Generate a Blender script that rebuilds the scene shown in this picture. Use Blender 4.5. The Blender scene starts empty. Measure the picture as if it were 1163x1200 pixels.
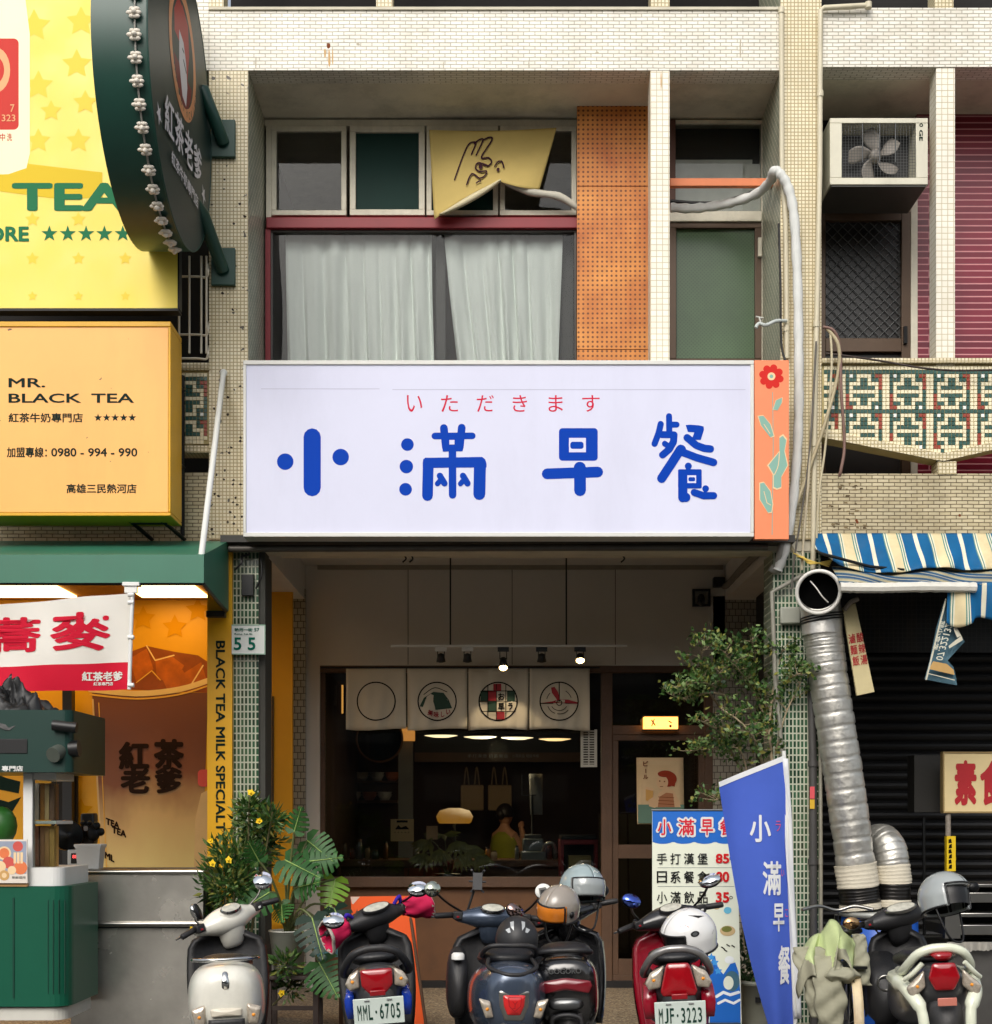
import bpy, bmesh, math, random
from mathutils import Vector, Matrix, noise
R = math.radians
PI = math.pi
S = bpy.context.scene
V = Vector
rng = random.Random(7)
# ------------------------------------------------------------------ camera, sky, sun, exposure
D, EY, PPM = 11.0, 1.55, 155.0          # camera distance to the facade, eye height, picture scale at the facade
cam_data = bpy.data.cameras.new('camera')
cam = bpy.data.objects.new('camera', cam_data)
S.collection.objects.link(cam)
cam.location = (0, -D, EY)
cam.rotation_euler = (R(90), 0, 0)
cam_data.sensor_fit = 'HORIZONTAL'
cam_data.sensor_width = 36.0
cam_data.lens = 36.0 * PPM * D / 1163.0
cam_data.shift_y = 360.0 / 1163.0
cam_data.clip_end = 2000
S.camera = cam
SUN_EL, SUN_ROT = 40.0, 196.0
world = bpy.data.worlds.new('World')
S.world = world
world.use_nodes = True
wn = world.node_tree
sky = wn.nodes.new('ShaderNodeTexSky')
sky.sky_type = 'NISHITA'
sky.sun_disc = False
sky.sun_elevation = R(SUN_EL)
sky.sun_rotation = R(SUN_ROT)
sky.dust_density = 4.0
sky.air_density = 1.2
hs = wn.nodes.new('ShaderNodeHueSaturation')
hs.inputs['Saturation'].default_value = 0.42
wn.links.new(sky.outputs[0], hs.inputs['Color'])
wn.links.new(hs.outputs[0], wn.nodes['Background'].inputs[0])
wn.nodes['Background'].inputs[1].default_value = 0.15
sun_data = bpy.data.lights.new('sun', 'SUN')
sun_data.energy = 1.0
sun_data.angle = R(32)
sun_data.color = (1.0, 0.95, 0.88)
sun = bpy.data.objects.new('sun', sun_data)
S.collection.objects.link(sun)
# direction towards the sun: behind the camera, a little to the left
az = R(SUN_ROT)
sdir = V((math.sin(az) * math.cos(R(SUN_EL)), math.cos(az) * math.cos(R(SUN_EL)), math.sin(R(SUN_EL))))
sun.rotation_euler = sdir.to_track_quat('Z', 'Y').to_euler()
S.view_settings.view_transform = 'Standard'
S.view_settings.look = 'None'
S.view_settings.exposure = 0.3
S.view_settings.gamma = 1.0
try:
    S.cycles.use_denoising = True
    S.cycles.max_bounces = 8
    S.cycles.transparent_max_bounces = 12
    S.cycles.caustics_reflective = False
    S.cycles.caustics_refractive = False
except Exception:
    pass

# ------------------------------------------------------------------ helpers
def P(px, py, y):
    """a point of the photograph's pixel grid taken to depth y (metres behind the facade)"""
    k = (D + y) / D / PPM
    return V(((px - 581.5) * k, y, EY + (960 - py) * k))
def X(px, y): return P(px, 0, y).x
def Z(py, y): return P(0, py, y).z
OFF = {}
def thing(name, label, cat, loc, group=None):
    o = bpy.data.objects.new(name, None)
    S.collection.objects.link(o)
    o.empty_display_size = 0.1
    o.location = loc
    OFF[o.name] = V(loc)
    o['label'] = label
    o['category'] = cat
    if group: o['group'] = group
    return o
def tag(o, label, cat, group=None, kind=None):
    o['label'] = label
    o['category'] = cat
    if group: o['group'] = group
    if kind: o['kind'] = kind
    return o
def struct(o, label, cat, kind='structure'):
    o['label'] = label; o['category'] = cat; o['kind'] = kind
    return o
def spline(pts, n=8):
    pts = [V(p) for p in pts]
    out = []
    for i in range(len(pts) - 1):
        p0 = pts[max(i - 1, 0)]; p1 = pts[i]; p2 = pts[i + 1]; p3 = pts[min(i + 2, len(pts) - 1)]
        for k in range(n):
            t = k / n
            out.append(0.5 * ((2 * p1) + (p2 - p0) * t + (2 * p0 - 5 * p1 + 4 * p2 - p3) * t * t + (3 * p1 - p0 - 3 * p2 + p3) * t ** 3))
    out.append(pts[-1])
    return out
def ring(y, w, zb, zt, n=20, e=2.8, x0=0.0):
    out = []
    zc, h = (zb + zt) / 2, (zt - zb) / 2
    for i in range(n):
        a = 2 * PI * i / n
        c, s = math.cos(a), math.sin(a)
        out.append(V((x0 + w * math.copysign(abs(c) ** (2 / e), c), y, zc + h * math.copysign(abs(s) ** (2 / e), s))))
    return out
class MB:
    def __init__(s):
        s.v, s.f, s.m, s.s = [], [], [], []
    def add(s, vs, fs, m=0, smooth=False, M=None):
        o = len(s.v)
        s.v += [(M @ V(v)) if M else V(v) for v in vs]
        for f in fs:
            s.f.append([i + o for i in f]); s.m.append(m); s.s.append(smooth)
        return s
    def box(s, x0, x1, y0, y1, z0, z1, m=0, ms=None, mb=None, M=None):
        vs = [(x0, y0, z0), (x1, y0, z0), (x1, y1, z0), (x0, y1, z0), (x0, y0, z1), (x1, y0, z1), (x1, y1, z1), (x0, y1, z1)]
        ms = m if ms is None else ms
        mb = m if mb is None else mb
        s.add(vs, [(0, 1, 5, 4), (2, 3, 7, 6)], m, M=M)
        o = len(s.v) - 8
        for f, k in (((1, 2, 6, 5), ms), ((3, 0, 4, 7), ms), ((4, 5, 6, 7), m), ((3, 2, 1, 0), mb)):
            s.f.append([i + o for i in f]); s.m.append(k); s.s.append(False)
        return s
    def pb(s, px0, px1, py0, py1, y0, y1, m=0, ms=None, mb=None):
        return s.box(X(px0, y0), X(px1, y0), y0, y1, Z(py1, y0), Z(py0, y0), m, ms, mb)
    def poly(s, pts, m=0):
        return s.add(pts, [list(range(len(pts)))], m)
    def prism(s, pts, vec, m=0):
        n = len(pts); vec = V(vec)
        vs = [V(p) for p in pts] + [V(p) + vec for p in pts]
        return s.add(vs, [list(range(n)), list(range(2 * n - 1, n - 1, -1))] + [(i, i + n, (i + 1) % n + n, (i + 1) % n) for i in range(n)], m)
    def tube(s, pts, r, n=8, m=0, cap=True, M=None):
        pts = [V(p) for p in pts]
        rs = r if isinstance(r, (list, tuple)) else [r] * len(pts)
        t = (pts[1] - pts[0]).normalized()
        up = V((0, 0, 1)) if abs(t.z) < 0.9 else V((1, 0, 0))
        a = t.cross(up).normalized()
        vs, fs = [], []
        for i, p in enumerate(pts):
            t = (pts[min(i + 1, len(pts) - 1)] - pts[max(i - 1, 0)])
            t = t.normalized() if t.length > 1e-9 else V((0, 0, 1))
            a = (a - t * a.dot(t))
            a = a.normalized() if a.length > 1e-6 else t.orthogonal().normalized()
            b = t.cross(a)
            vs += [p + (a * math.cos(2 * PI * k / n) + b * math.sin(2 * PI * k / n)) * rs[i] for k in range(n)]
        for i in range(len(pts) - 1):
            fs += [(i * n + k, i * n + (k + 1) % n, (i + 1) * n + (k + 1) % n, (i + 1) * n + k) for k in range(n)]
        s.add(vs, fs, m, True, M)
        if cap:
            s.add(vs[:n], [list(range(n))[::-1]], m, False, M); s.add(vs[-n:], [list(range(n))], m, False, M)
        return s
    def lathe(s, prof, n=24, M=None, m=0):
        vs, fs = [], []
        for r, h in prof:
            vs += [V((r * math.cos(2 * PI * k / n), r * math.sin(2 * PI * k / n), h)) for k in range(n)]
        for i in range(len(prof) - 1):
            fs += [(i * n + k, i * n + (k + 1) % n, (i + 1) * n + (k + 1) % n, (i + 1) * n + k) for k in range(n)]
        return s.add(vs, fs, m, True, M)
    def ell(s, c, r, n=16, m=0, M=None):
        prof = []
        vs, fs = [], []
        h = max(6, n // 2)
        T = Matrix.Translation(V(c)) @ Matrix.Diagonal((r[0], r[1], r[2], 1))
        if M: T = M @ T
        return s.lathe([(math.sin(PI * i / h) + 1e-5, -math.cos(PI * i / h)) for i in range(h + 1)], n, T, m)
    def loft(s, rings, m=0, cap=True, M=None):
        n = len(rings[0]); vs = [p for r in rings for p in r]
        fs = []
        for i in range(len(rings) - 1):
            fs += [(i * n + k, i * n + (k + 1) % n, (i + 1) * n + (k + 1) % n, (i + 1) * n + k) for k in range(n)]
        if cap: fs += [list(range(n))[::-1], [len(vs) - n + k for k in range(n)]]
        return s.add(vs, fs, m, True, M)
    def grid(s, fn, nu, nv, m=0, smooth=True, skip=None):
        vs = [fn(i / nu, j / nv) for j in range(nv + 1) for i in range(nu + 1)]
        fs = [(j * (nu + 1) + i, j * (nu + 1) + i + 1, (j + 1) * (nu + 1) + i + 1, (j + 1) * (nu + 1) + i)
              for j in range(nv) for i in range(nu) if not (skip and skip((i + .5) / nu, (j + .5) / nv))]
        return s.add(vs, fs, m, smooth)
    def build(s, name, mats, parent=None, bevel=0, sub=0, solid=0, smooth=None, seg=2, uv=None):
        me = bpy.data.meshes.new(name)
        off = OFF.get(parent.name, V()) if parent else None
        if off is None:
            lo = V([min(v[i] for v in s.v) for i in range(3)]); hi = V([max(v[i] for v in s.v) for i in range(3)])
            off = V(((lo.x + hi.x) / 2, (lo.y + hi.y) / 2, lo.z))
        me.from_pydata([tuple(v - off) for v in s.v], [], s.f)
        ul = me.uv_layers.new(name='UVMap')
        me.polygons.foreach_set('material_index', s.m)
        me.polygons.foreach_set('use_smooth', s.s if smooth is None else [smooth] * len(s.f))
        me.update()
        for p in me.polygons:
            n = p.normal; ax, ay, az_ = abs(n.x), abs(n.y), abs(n.z)
            for li in p.loop_indices:
                w = s.v[me.loops[li].vertex_index]
                if uv: q = uv(w)
                elif ay >= ax and ay >= az_: q = (w.x, w.z)
                elif ax >= az_: q = (w.y, w.z)
                else: q = (w.x, w.y)
                ul.data[li].uv = q
        if not isinstance(mats, (list, tuple)): mats = [mats]
        for mt in mats: me.materials.append(mt)
        o = bpy.data.objects.new(name, me)
        S.collection.objects.link(o)
        if parent:
            o.parent = parent; OFF[o.name] = off
        else:
            o.location = off; OFF[o.name] = off
        if solid:
            md = o.modifiers.new('Solidify', 'SOLIDIFY'); md.thickness = abs(solid); md.offset = -1 if solid > 0 else 1
        if bevel:
            md = o.modifiers.new('Bevel', 'BEVEL'); md.width = bevel; md.segments = seg; md.limit_method = 'ANGLE'; md.angle_limit = R(35)
            md.harden_normals = False
            me.set_sharp_from_angle(angle=R(35))
        if sub:
            md = o.modifiers.new('Subdivision', 'SUBSURF'); md.levels = sub; md.render_levels = sub
        return o

# ------------------------------------------------------------------ materials
def lin(c):
    return tuple(((x / 255) / 12.92 if x / 255 <= .04045 else ((x / 255 + .055) / 1.055) ** 2.4) for x in c) + (1.0,)
MATS = {}
def nt(name):
    m = bpy.data.materials.new(name); m.use_nodes = True
    t = m.node_tree
    b = t.nodes['Principled BSDF']
    MATS[name] = m
    return m, t, b
def N(t, kind, **kw):
    n = t.nodes.new(kind)
    for k, v in kw.items():
        if k in n.inputs: n.inputs[k].default_value = v
        else: setattr(n, k, v)
    return n
def mixc(t, a, b, f, mode='MIX'):
    n = t.nodes.new('ShaderNodeMix'); n.data_type = 'RGBA'; n.blend_type = mode
    for sock, val in ((n.inputs[0], f), (n.inputs[6], a), (n.inputs[7], b)):
        if hasattr(val, 'links') or hasattr(val, 'is_linked'): t.links.new(val, sock)
        else: sock.default_value = val
    return n.outputs[2]
def ramp(t, fac, stops, mode='LINEAR'):
    n = t.nodes.new('ShaderNodeValToRGB'); n.color_ramp.interpolation = mode
    e = n.color_ramp.elements
    while len(e) < len(stops): e.new(0.5)
    for i, (p, c) in enumerate(stops):
        e[i].position = p; e[i].color = c if len(c) == 4 else tuple(c) + (1,)
    t.links.new(fac, n.inputs[0])
    return n.outputs[0]
def G(v): return (v, v, v, 1)
def finish(t, b, col, coord, var, vs, bump, bs, stain=0, stainc=(60, 45, 30), ss=2.0, speck=0):
    if var:
        nz = N(t, 'ShaderNodeTexNoise', Scale=vs, Detail=6.0, Roughness=.62)
        t.links.new(coord, nz.inputs['Vector'])
        f = ramp(t, nz.outputs[0], [(.25, G(1 - var)), (.75, G(1 + var * .5))])
        col = mixc(t, col, f, 1.0, 'MULTIPLY')
    if stain:
        mp = N(t, 'ShaderNodeMapping'); mp.inputs['Scale'].default_value = (1, 1, .25)
        t.links.new(coord, mp.inputs[0])
        nz = N(t, 'ShaderNodeTexNoise', Scale=ss, Detail=8.0, Roughness=.7)
        t.links.new(mp.outputs[0], nz.inputs['Vector'])
        f = ramp(t, nz.outputs[0], [(.5, G(0)), (.72, G(stain))])
        col = mixc(t, col, lin(stainc), f)
    if speck:
        nz = N(t, 'ShaderNodeTexNoise', Scale=17.0, Detail=2.0, Roughness=.5)
        t.links.new(coord, nz.inputs['Vector'])
        f = ramp(t, nz.outputs[0], [(speck, G(0)), (speck + .02, G(.9))])
        col = mixc(t, col, lin((45, 36, 28)), f)
    t.links.new(col, b.inputs['Base Color']) if not isinstance(col, tuple) else None
    if bump:
        nz = N(t, 'ShaderNodeTexNoise', Scale=bs, Detail=4.0)
        t.links.new(coord, nz.inputs['Vector'])
        bp = N(t, 'ShaderNodeBump', Strength=bump, Distance=.01)
        t.links.new(nz.outputs[0], bp.inputs['Height'])
        t.links.new(bp.outputs[0], b.inputs['Normal'])
        rr = ramp(t, nz.outputs[0], [(.3, G(max(0, b.inputs['Roughness'].default_value - .1))), (.7, G(min(1, b.inputs['Roughness'].default_value + .12)))])
        t.links.new(rr, b.inputs['Roughness'])
def mk(name, c, r=.6, metal=0, var=.14, vs=7, bump=0, bs=60, spec=.5, coat=0, stain=0, stainc=(60, 45, 30), ss=2.0, emit=0, speck=0, transl=0):
    m, t, b = nt(name)
    c = lin(c)
    b.inputs['Base Color'].default_value = c
    b.inputs['Roughness'].default_value = r
    b.inputs['Metallic'].default_value = metal
    b.inputs['Specular IOR Level'].default_value = spec if (var or coat) else min(spec, .08)   # printed inks carry no sheen of their own
    b.inputs['Coat Weight'].default_value = coat
    b.inputs['Coat Roughness'].default_value = .06
    tc = t.nodes.new('ShaderNodeTexCoord')
    if var or bump or stain or speck: finish(t, b, c, tc.outputs['Object'], var, vs, bump, bs, stain, stainc, ss, speck)
    if emit:
        b.inputs['Emission Color'].default_value = c
        b.inputs['Emission Strength'].default_value = emit
    return m
def lamp(name, c, strength):
    m, t, b = nt(name)
    b.inputs['Base Color'].default_value = G(.8)
    b.inputs['Emission Color'].default_value = lin(c)
    b.inputs['Emission Strength'].default_value = strength
    return m
def tile(name, c1, c2, mortar, bw, rh, ms, off=0.0, bump=.5, rot=0, rough=.35, var=.15, stain=.25, stainc=(120, 95, 55), speck=0, wob=.0, spec=.5, ss=1.3):
    m, t, b = nt(name)
    b.inputs['Roughness'].default_value = rough
    b.inputs['Specular IOR Level'].default_value = spec
    tc = t.nodes.new('ShaderNodeTexCoord')
    mp = N(t, 'ShaderNodeMapping'); mp.inputs['Rotation'].default_value = (0, 0, R(rot))
    t.links.new(tc.outputs['UV'], mp.inputs[0])
    vec = mp.outputs[0]
    if wob:
        nz = N(t, 'ShaderNodeTexNoise', Scale=5.0, Detail=2.0); t.links.new(vec, nz.inputs['Vector'])
        sb = N(t, 'ShaderNodeVectorMath', operation='MULTIPLY_ADD')
        t.links.new(nz.outputs['Color'], sb.inputs[0]); sb.inputs[1].default_value = (wob, wob, 0); t.links.new(vec, sb.inputs[2])
        vec = sb.outputs[0]
    br = N(t, 'ShaderNodeTexBrick')
    br.offset = off; br.squash = 1
    br.inputs['Color1'].default_value = lin(c1); br.inputs['Color2'].default_value = lin(c2); br.inputs['Mortar'].default_value = lin(mortar)
    br.inputs['Scale'].default_value = 1.0
    br.inputs['Mortar Size'].default_value = ms; br.inputs['Mortar Smooth'].default_value = .25; br.inputs['Bias'].default_value = -.2
    br.inputs['Brick Width'].default_value = bw; br.inputs['Row Height'].default_value = rh
    t.links.new(vec, br.inputs['Vector'])
    finish(t, b, br.outputs['Color'], tc.outputs['Object'], var, 3.0, 0, 0, stain, stainc, ss, speck)
    if bump:
        bp = N(t, 'ShaderNodeBump', Strength=bump, Distance=.006); bp.invert = True
        t.links.new(br.outputs['Fac'], bp.inputs['Height'])
        t.links.new(bp.outputs[0], b.inputs['Normal'])
    return m
def glass(name, tint=(235, 240, 238), refl=1.0, rough=.02):
    m = bpy.data.materials.new(name); m.use_nodes = True
    t = m.node_tree; t.nodes.clear()
    out = t.nodes.new('ShaderNodeOutputMaterial')
    tr = t.nodes.new('ShaderNodeBsdfTransparent'); tr.inputs[0].default_value = lin(tint)
    gl = t.nodes.new('ShaderNodeBsdfGlossy'); gl.inputs['Roughness'].default_value = rough; gl.inputs[0].default_value = G(refl)
    fr = t.nodes.new('ShaderNodeFresnel'); fr.inputs[0].default_value = 1.45
    mx = t.nodes.new('ShaderNodeMixShader')
    t.links.new(fr.outputs[0], mx.inputs[0]); t.links.new(tr.outputs[0], mx.inputs[1]); t.links.new(gl.outputs[0], mx.inputs[2])
    t.links.new(mx.outputs[0], out.inputs[0])
    MATS[name] = m
    return m
def cloth(name, c, r=.85, transl=.0, var=.1, vs=5, weave=400, stain=0, stainc=(120, 95, 60)):
    m, t, b = nt(name)
    b.inputs['Base Color'].default_value = lin(c); b.inputs['Roughness'].default_value = r
    b.inputs['Specular IOR Level'].default_value = .2
    tc = t.nodes.new('ShaderNodeTexCoord')
    finish(t, b, lin(c), tc.outputs['Object'], var, vs, .12, weave, stain, stainc)
    if transl:
        tl = t.nodes.new('ShaderNodeBsdfTranslucent'); tl.inputs[0].default_value = lin(c)
        mx = t.nodes.new('ShaderNodeMixShader'); mx.inputs[0].default_value = transl
        out = t.nodes['Material Output']
        t.links.new(b.outputs[0], mx.inputs[1]); t.links.new(tl.outputs[0], mx.inputs[2]); t.links.new(mx.outputs[0], out.inputs[0])
    return m
def leafmat(name, c1, c2, r=.45):
    m, t, b = nt(name)
    b.inputs['Roughness'].default_value = r
    b.inputs['Specular IOR Level'].default_value = .4
    tc = t.nodes.new('ShaderNodeTexCoord')
    nz = N(t, 'ShaderNodeTexNoise', Scale=9.0, Detail=3.0); t.links.new(tc.outputs['Object'], nz.inputs['Vector'])
    col = ramp(t, nz.outputs[0], [(.35, lin(c1)), (.65, lin(c2))])
    t.links.new(col, b.inputs['Base Color'])
    tl = t.nodes.new('ShaderNodeBsdfTranslucent'); t.links.new(col, tl.inputs[0])
    mx = t.nodes.new('ShaderNodeMixShader'); mx.inputs[0].default_value = .22
    out = t.nodes['Material Output']
    t.links.new(b.outputs[0], mx.inputs[1]); t.links.new(tl.outputs[0], mx.inputs[2]); t.links.new(mx.outputs[0], out.inputs[0])
    return m
def uvstripes(name, period, stops, axis=0, r=.8, dirt=.2):
    m, t, b = nt(name)
    b.inputs['Roughness'].default_value = r
    b.inputs['Specular IOR Level'].default_value = .25
    tc = t.nodes.new('ShaderNodeTexCoord')
    sx = t.nodes.new('ShaderNodeSeparateXYZ'); t.links.new(tc.outputs['UV'], sx.inputs[0])
    d = N(t, 'ShaderNodeMath', operation='DIVIDE'); t.links.new(sx.outputs[axis], d.inputs[0]); d.inputs[1].default_value = period
    f = N(t, 'ShaderNodeMath', operation='FRACT'); t.links.new(d.outputs[0], f.inputs[0])
    col = ramp(t, f.outputs[0], stops, 'CONSTANT')
    finish(t, b, col, tc.outputs['Object'], dirt, 6.0, 0, 0, .25, (90, 80, 60), 2.5)
    return m
def pegboard(name, c1, c2, dot, pitch):
    m, t, b = nt(name)
    b.inputs['Roughness'].default_value = .6
    tc = t.nodes.new('ShaderNodeTexCoord')
    sc = N(t, 'ShaderNodeVectorMath', operation='SCALE'); sc.inputs['Scale'].default_value = 1 / pitch
    t.links.new(tc.outputs['UV'], sc.inputs[0])
    fr = N(t, 'ShaderNodeVectorMath', operation='FRACTION'); t.links.new(sc.outputs[0], fr.inputs[0])
    sb = N(t, 'ShaderNodeVectorMath', operation='DISTANCE'); t.links.new(fr.outputs[0], sb.inputs[0]); sb.inputs[1].default_value = (.5, .5, 0)
    sx = t.nodes.new('ShaderNodeSeparateXYZ')
    f = ramp(t, sb.outputs['Value'], [(.2, G(1)), (.28, G(0))])
    nz = N(t, 'ShaderNodeTexNoise', Scale=2.2, Detail=6.0); t.links.new(tc.outputs['Object'], nz.inputs['Vector'])
    base = ramp(t, nz.outputs[0], [(.35, lin(c1)), (.65, lin(c2))])
    col = mixc(t, base, lin(dot), f)
    finish(t, b, col, tc.outputs['Object'], .15, 12.0, 0, 0)
    return m

# ------------------------------------------------------------------ flat lettering and drawn marks
_glyph = {}
def glyphs(body):
    """outline of a word as flat faces, in units of the letter height, with its bounds"""
    if body in _glyph: return _glyph[body]
    cu = bpy.data.curves.new('lettering', 'FONT')
    cu.body = body; cu.size = 1.0; cu.resolution_u = 3
    o = bpy.data.objects.new('lettering', cu)
    S.collection.objects.link(o)
    dg = bpy.context.evaluated_depsgraph_get()
    me = bpy.data.meshes.new_from_object(o.evaluated_get(dg))
    vs = [v.co.copy() for v in me.vertices]; fs = [list(p.vertices) for p in me.polygons]
    bpy.data.objects.remove(o); bpy.data.curves.remove(cu); bpy.data.meshes.remove(me)
    _glyph[body] = vs, fs, min(v.x for v in vs), max(v.x for v in vs), min(v.y for v in vs), max(v.y for v in vs)
    return _glyph[body]
def lettering(parent, items, mat, name='lettering', bold=0.0):
    """items: (text, fn(u, v) -> point) pairs joined as one painted mark; bold thickens every stroke by that share of the letter height"""
    mb = MB()
    for body, fn in items:
        vs, fs, x0, x1, y0, y1 = glyphs(body)
        nrm = (fn(.51, .5) - fn(.49, .5)).cross(fn(.5, .51) - fn(.5, .49)).normalized()
        ds = [(0, 0)]
        if bold > 0: ds += [(bold * math.cos(PI * k / 4), bold * math.sin(PI * k / 4)) for k in range(8)]
        q = max(bold, 0)
        W, H = max(x1 - x0 + 2 * q, 1e-6), max(y1 - y0 + 2 * q, 1e-6)
        for k, (dx, dy) in enumerate(ds):
            mb.add([fn((v.x + dx - x0 + q) / W, (v.y + dy - y0 + q) / H) + nrm * (.00012 * k) for v in vs], fs)
    return mb.build(name, mat, parent)
def tb(px0, py0, px1, py1, y, slant=0.0):
    return lambda u, v: P(px0 + (px1 - px0) * u, py1 + (py0 - py1) * v + slant * u, y)
class Ink:
    """painted shapes lying on a surface; each new stroke lies a hair above the one before"""
    def __init__(s, fn, step=.00006):
        s.fn, s.mb, s.d, s.step = fn, MB(), 0.0, step
    def poly(s, pts, m=0):
        s.d += s.step
        s.mb.poly([s.fn(x, y, s.d) for x, y in pts], m); return s
    def disc(s, x, y, r, m=0, n=24, ry=None):
        ry = ry or r
        return s.poly([(x + r * math.cos(2 * PI * k / n), y + ry * math.sin(2 * PI * k / n)) for k in range(n)], m)
    def ring(s, x, y, r, w, m=0, n=40, a0=0, a1=360, ry=None):
        s.d += s.step
        q = (ry or r) / r
        for k in range(n):
            a, b = R(a0 + (a1 - a0) * k / n), R(a0 + (a1 - a0) * (k + 1) / n)
            ro, ri = r + w / 2, r - w / 2
            s.mb.poly([s.fn(x + rr * math.cos(t), y + q * rr * math.sin(t), s.d) for rr, t in ((ro, a), (ro, b), (ri, b), (ri, a))], m)
        return s
    def seg(s, pts, w, m=0, caps=True, smooth=0):
        if smooth: pts = [(p.x, p.y) for p in spline([(x, y, 0) for x, y in pts], smooth)]
        for (x0, y0), (x1, y1) in zip(pts[:-1], pts[1:]):
            L = math.hypot(x1 - x0, y1 - y0) or 1e-6
            nx, ny = -(y1 - y0) / L * w / 2, (x1 - x0) / L * w / 2
            s.poly([(x0 + nx, y0 + ny), (x1 + nx, y1 + ny), (x1 - nx, y1 - ny), (x0 - nx, y0 - ny)], m)
        if caps:
            for x, y in pts: s.disc(x, y, w / 2, m, 12)
        return s
    def star(s, x, y, r, m=0, q=.42, rx=1.0):
        return s.poly([(x + rx * (r if k % 2 == 0 else r * q) * math.sin(PI * k / 5), y - (r if k % 2 == 0 else r * q) * math.cos(PI * k / 5)) for k in range(10)], m)
    def rrect(s, x0, y0, x1, y1, r, m=0):
        pts = []
        for cx, cy, a in ((x1 - r, y0 + r, -90), (x1 - r, y1 - r, 0), (x0 + r, y1 - r, 90), (x0 + r, y0 + r, 180)):
            pts += [(cx + r * math.cos(R(a + 15 * k)), cy + r * math.sin(R(a + 15 * k))) for k in range(7)]
        return s.poly(pts, m)
    def build(s, name, mats, parent): return s.mb.build(name, mats, parent)
def front(y): return lambda px, py, d: P(px, py, y) + V((0, -d - .0008, 0))
# ------------------------------------------------------------------ materials of the place
CREAM = lambda n, **k: tile(n, (236, 226, 196), (226, 213, 176), (172, 156, 114), .0272, .0272, .0042, 0, .5, **k)
m_tile = CREAM('cream_mosaic_tile', stain=.3, var=.14)
m_tile_chip = CREAM('chipped_cream_mosaic_tile', stain=.4, var=.18, speck=.66)
m_brick = tile('cream_split_tile', (240, 237, 226), (226, 221, 206), (176, 170, 152), .085, .0275, .0035, .5, .9, var=.16, stain=.3, stainc=(150, 138, 112), ss=2.2, wob=.006)
m_brick_old = tile('stained_split_tile', (206, 194, 160), (186, 172, 136), (112, 98, 70), .085, .0275, .0035, .5, .9, var=.28, stain=.5, stainc=(92, 78, 54), wob=.006)
m_white_tile = tile('white_oblong_tile', (240, 236, 222), (230, 224, 206), (196, 184, 152), .045, .045, .003, 0, .5, var=.08, stain=.12)
m_diamond = tile('green_diamond_tile', (150, 158, 136), (112, 128, 106), (205, 204, 184), .05, .05, .008, 0, .4, rot=45, var=.2, stain=.2)
m_green_tile = tile('green_glass_mosaic', (58, 100, 72), (24, 46, 36), (196, 200, 178), .0285, .055, .0062, 0, .5, rough=.2, var=.3, stain=.25)
m_grey_tile = tile('grey_wall_tile', (172, 166, 150), (148, 140, 126), (78, 72, 64), .055, .06, .004, .5, .4, var=.2, stain=.3)
m_red_tile = tile('red_brick_tile', (128, 26, 48), (100, 18, 38), (206, 140, 144), 7.0, .052, .006, .5, .5, rough=.3, var=.18, stain=.1)
m_soffit = mk('old_plaster', (214, 208, 188), .9, var=.2, vs=2, bump=.2, bs=30, stain=.35, stainc=(86, 84, 66), ss=2.5)
m_ceil = mk('arcade_ceiling_paint', (208, 206, 202), .9, var=.1, vs=3)
m_backwall = mk('beige_render', (214, 208, 198), .9, var=.06, vs=2, bump=.1, bs=120)
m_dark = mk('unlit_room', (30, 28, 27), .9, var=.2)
m_room = mk('brown_room_wall', (112, 96, 84), .9, var=.2, vs=2)
m_frame = mk('cream_painted_timber', (222, 216, 196), .55, var=.16, vs=8, bump=.2, bs=40, stain=.3)
m_redpaint = mk('dark_red_paint', (138, 34, 44), .5, var=.12)
m_glass = glass('window_glass', (250, 252, 251), .42)
m_glassd = glass('shop_glass', (205, 208, 206), .8)
m_greenpane = mk('dark_green_panel', (20, 52, 46), .5, var=.2, vs=2, spec=.12)
m_brown = mk('brown_aluminium', (84, 66, 50), .4, metal=.3, var=.1)
m_wood = mk('shop_timber', (88, 62, 42), .6, var=.3, vs=4, bump=.2)
m_wood2 = mk('sill_timber', (104, 68, 38), .5, var=.3, vs=4)
m_black = mk('black_plastic', (18, 18, 19), .45, var=.1)
m_blackm = mk('black_metal', (26, 27, 28), .4, metal=.6, var=.1)
m_grey = mk('grey_steel', (92, 94, 94), .45, metal=.6, var=.15)
m_white = mk('white_plastic', (224, 224, 220), .4, var=.06)
m_steel = mk('brushed_steel', (172, 170, 164), .28, metal=1, var=.12, vs=3)
m_asphalt = mk('asphalt', (104, 102, 98), .95, var=.25, vs=30, bump=.4, bs=200)
m_orange = mk('orange_paint', (214, 122, 74), .55, var=.12, stain=.2)
m_pvc = mk('pvc_pipe', (206, 198, 172), .5, var=.1, stain=.2)

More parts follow.
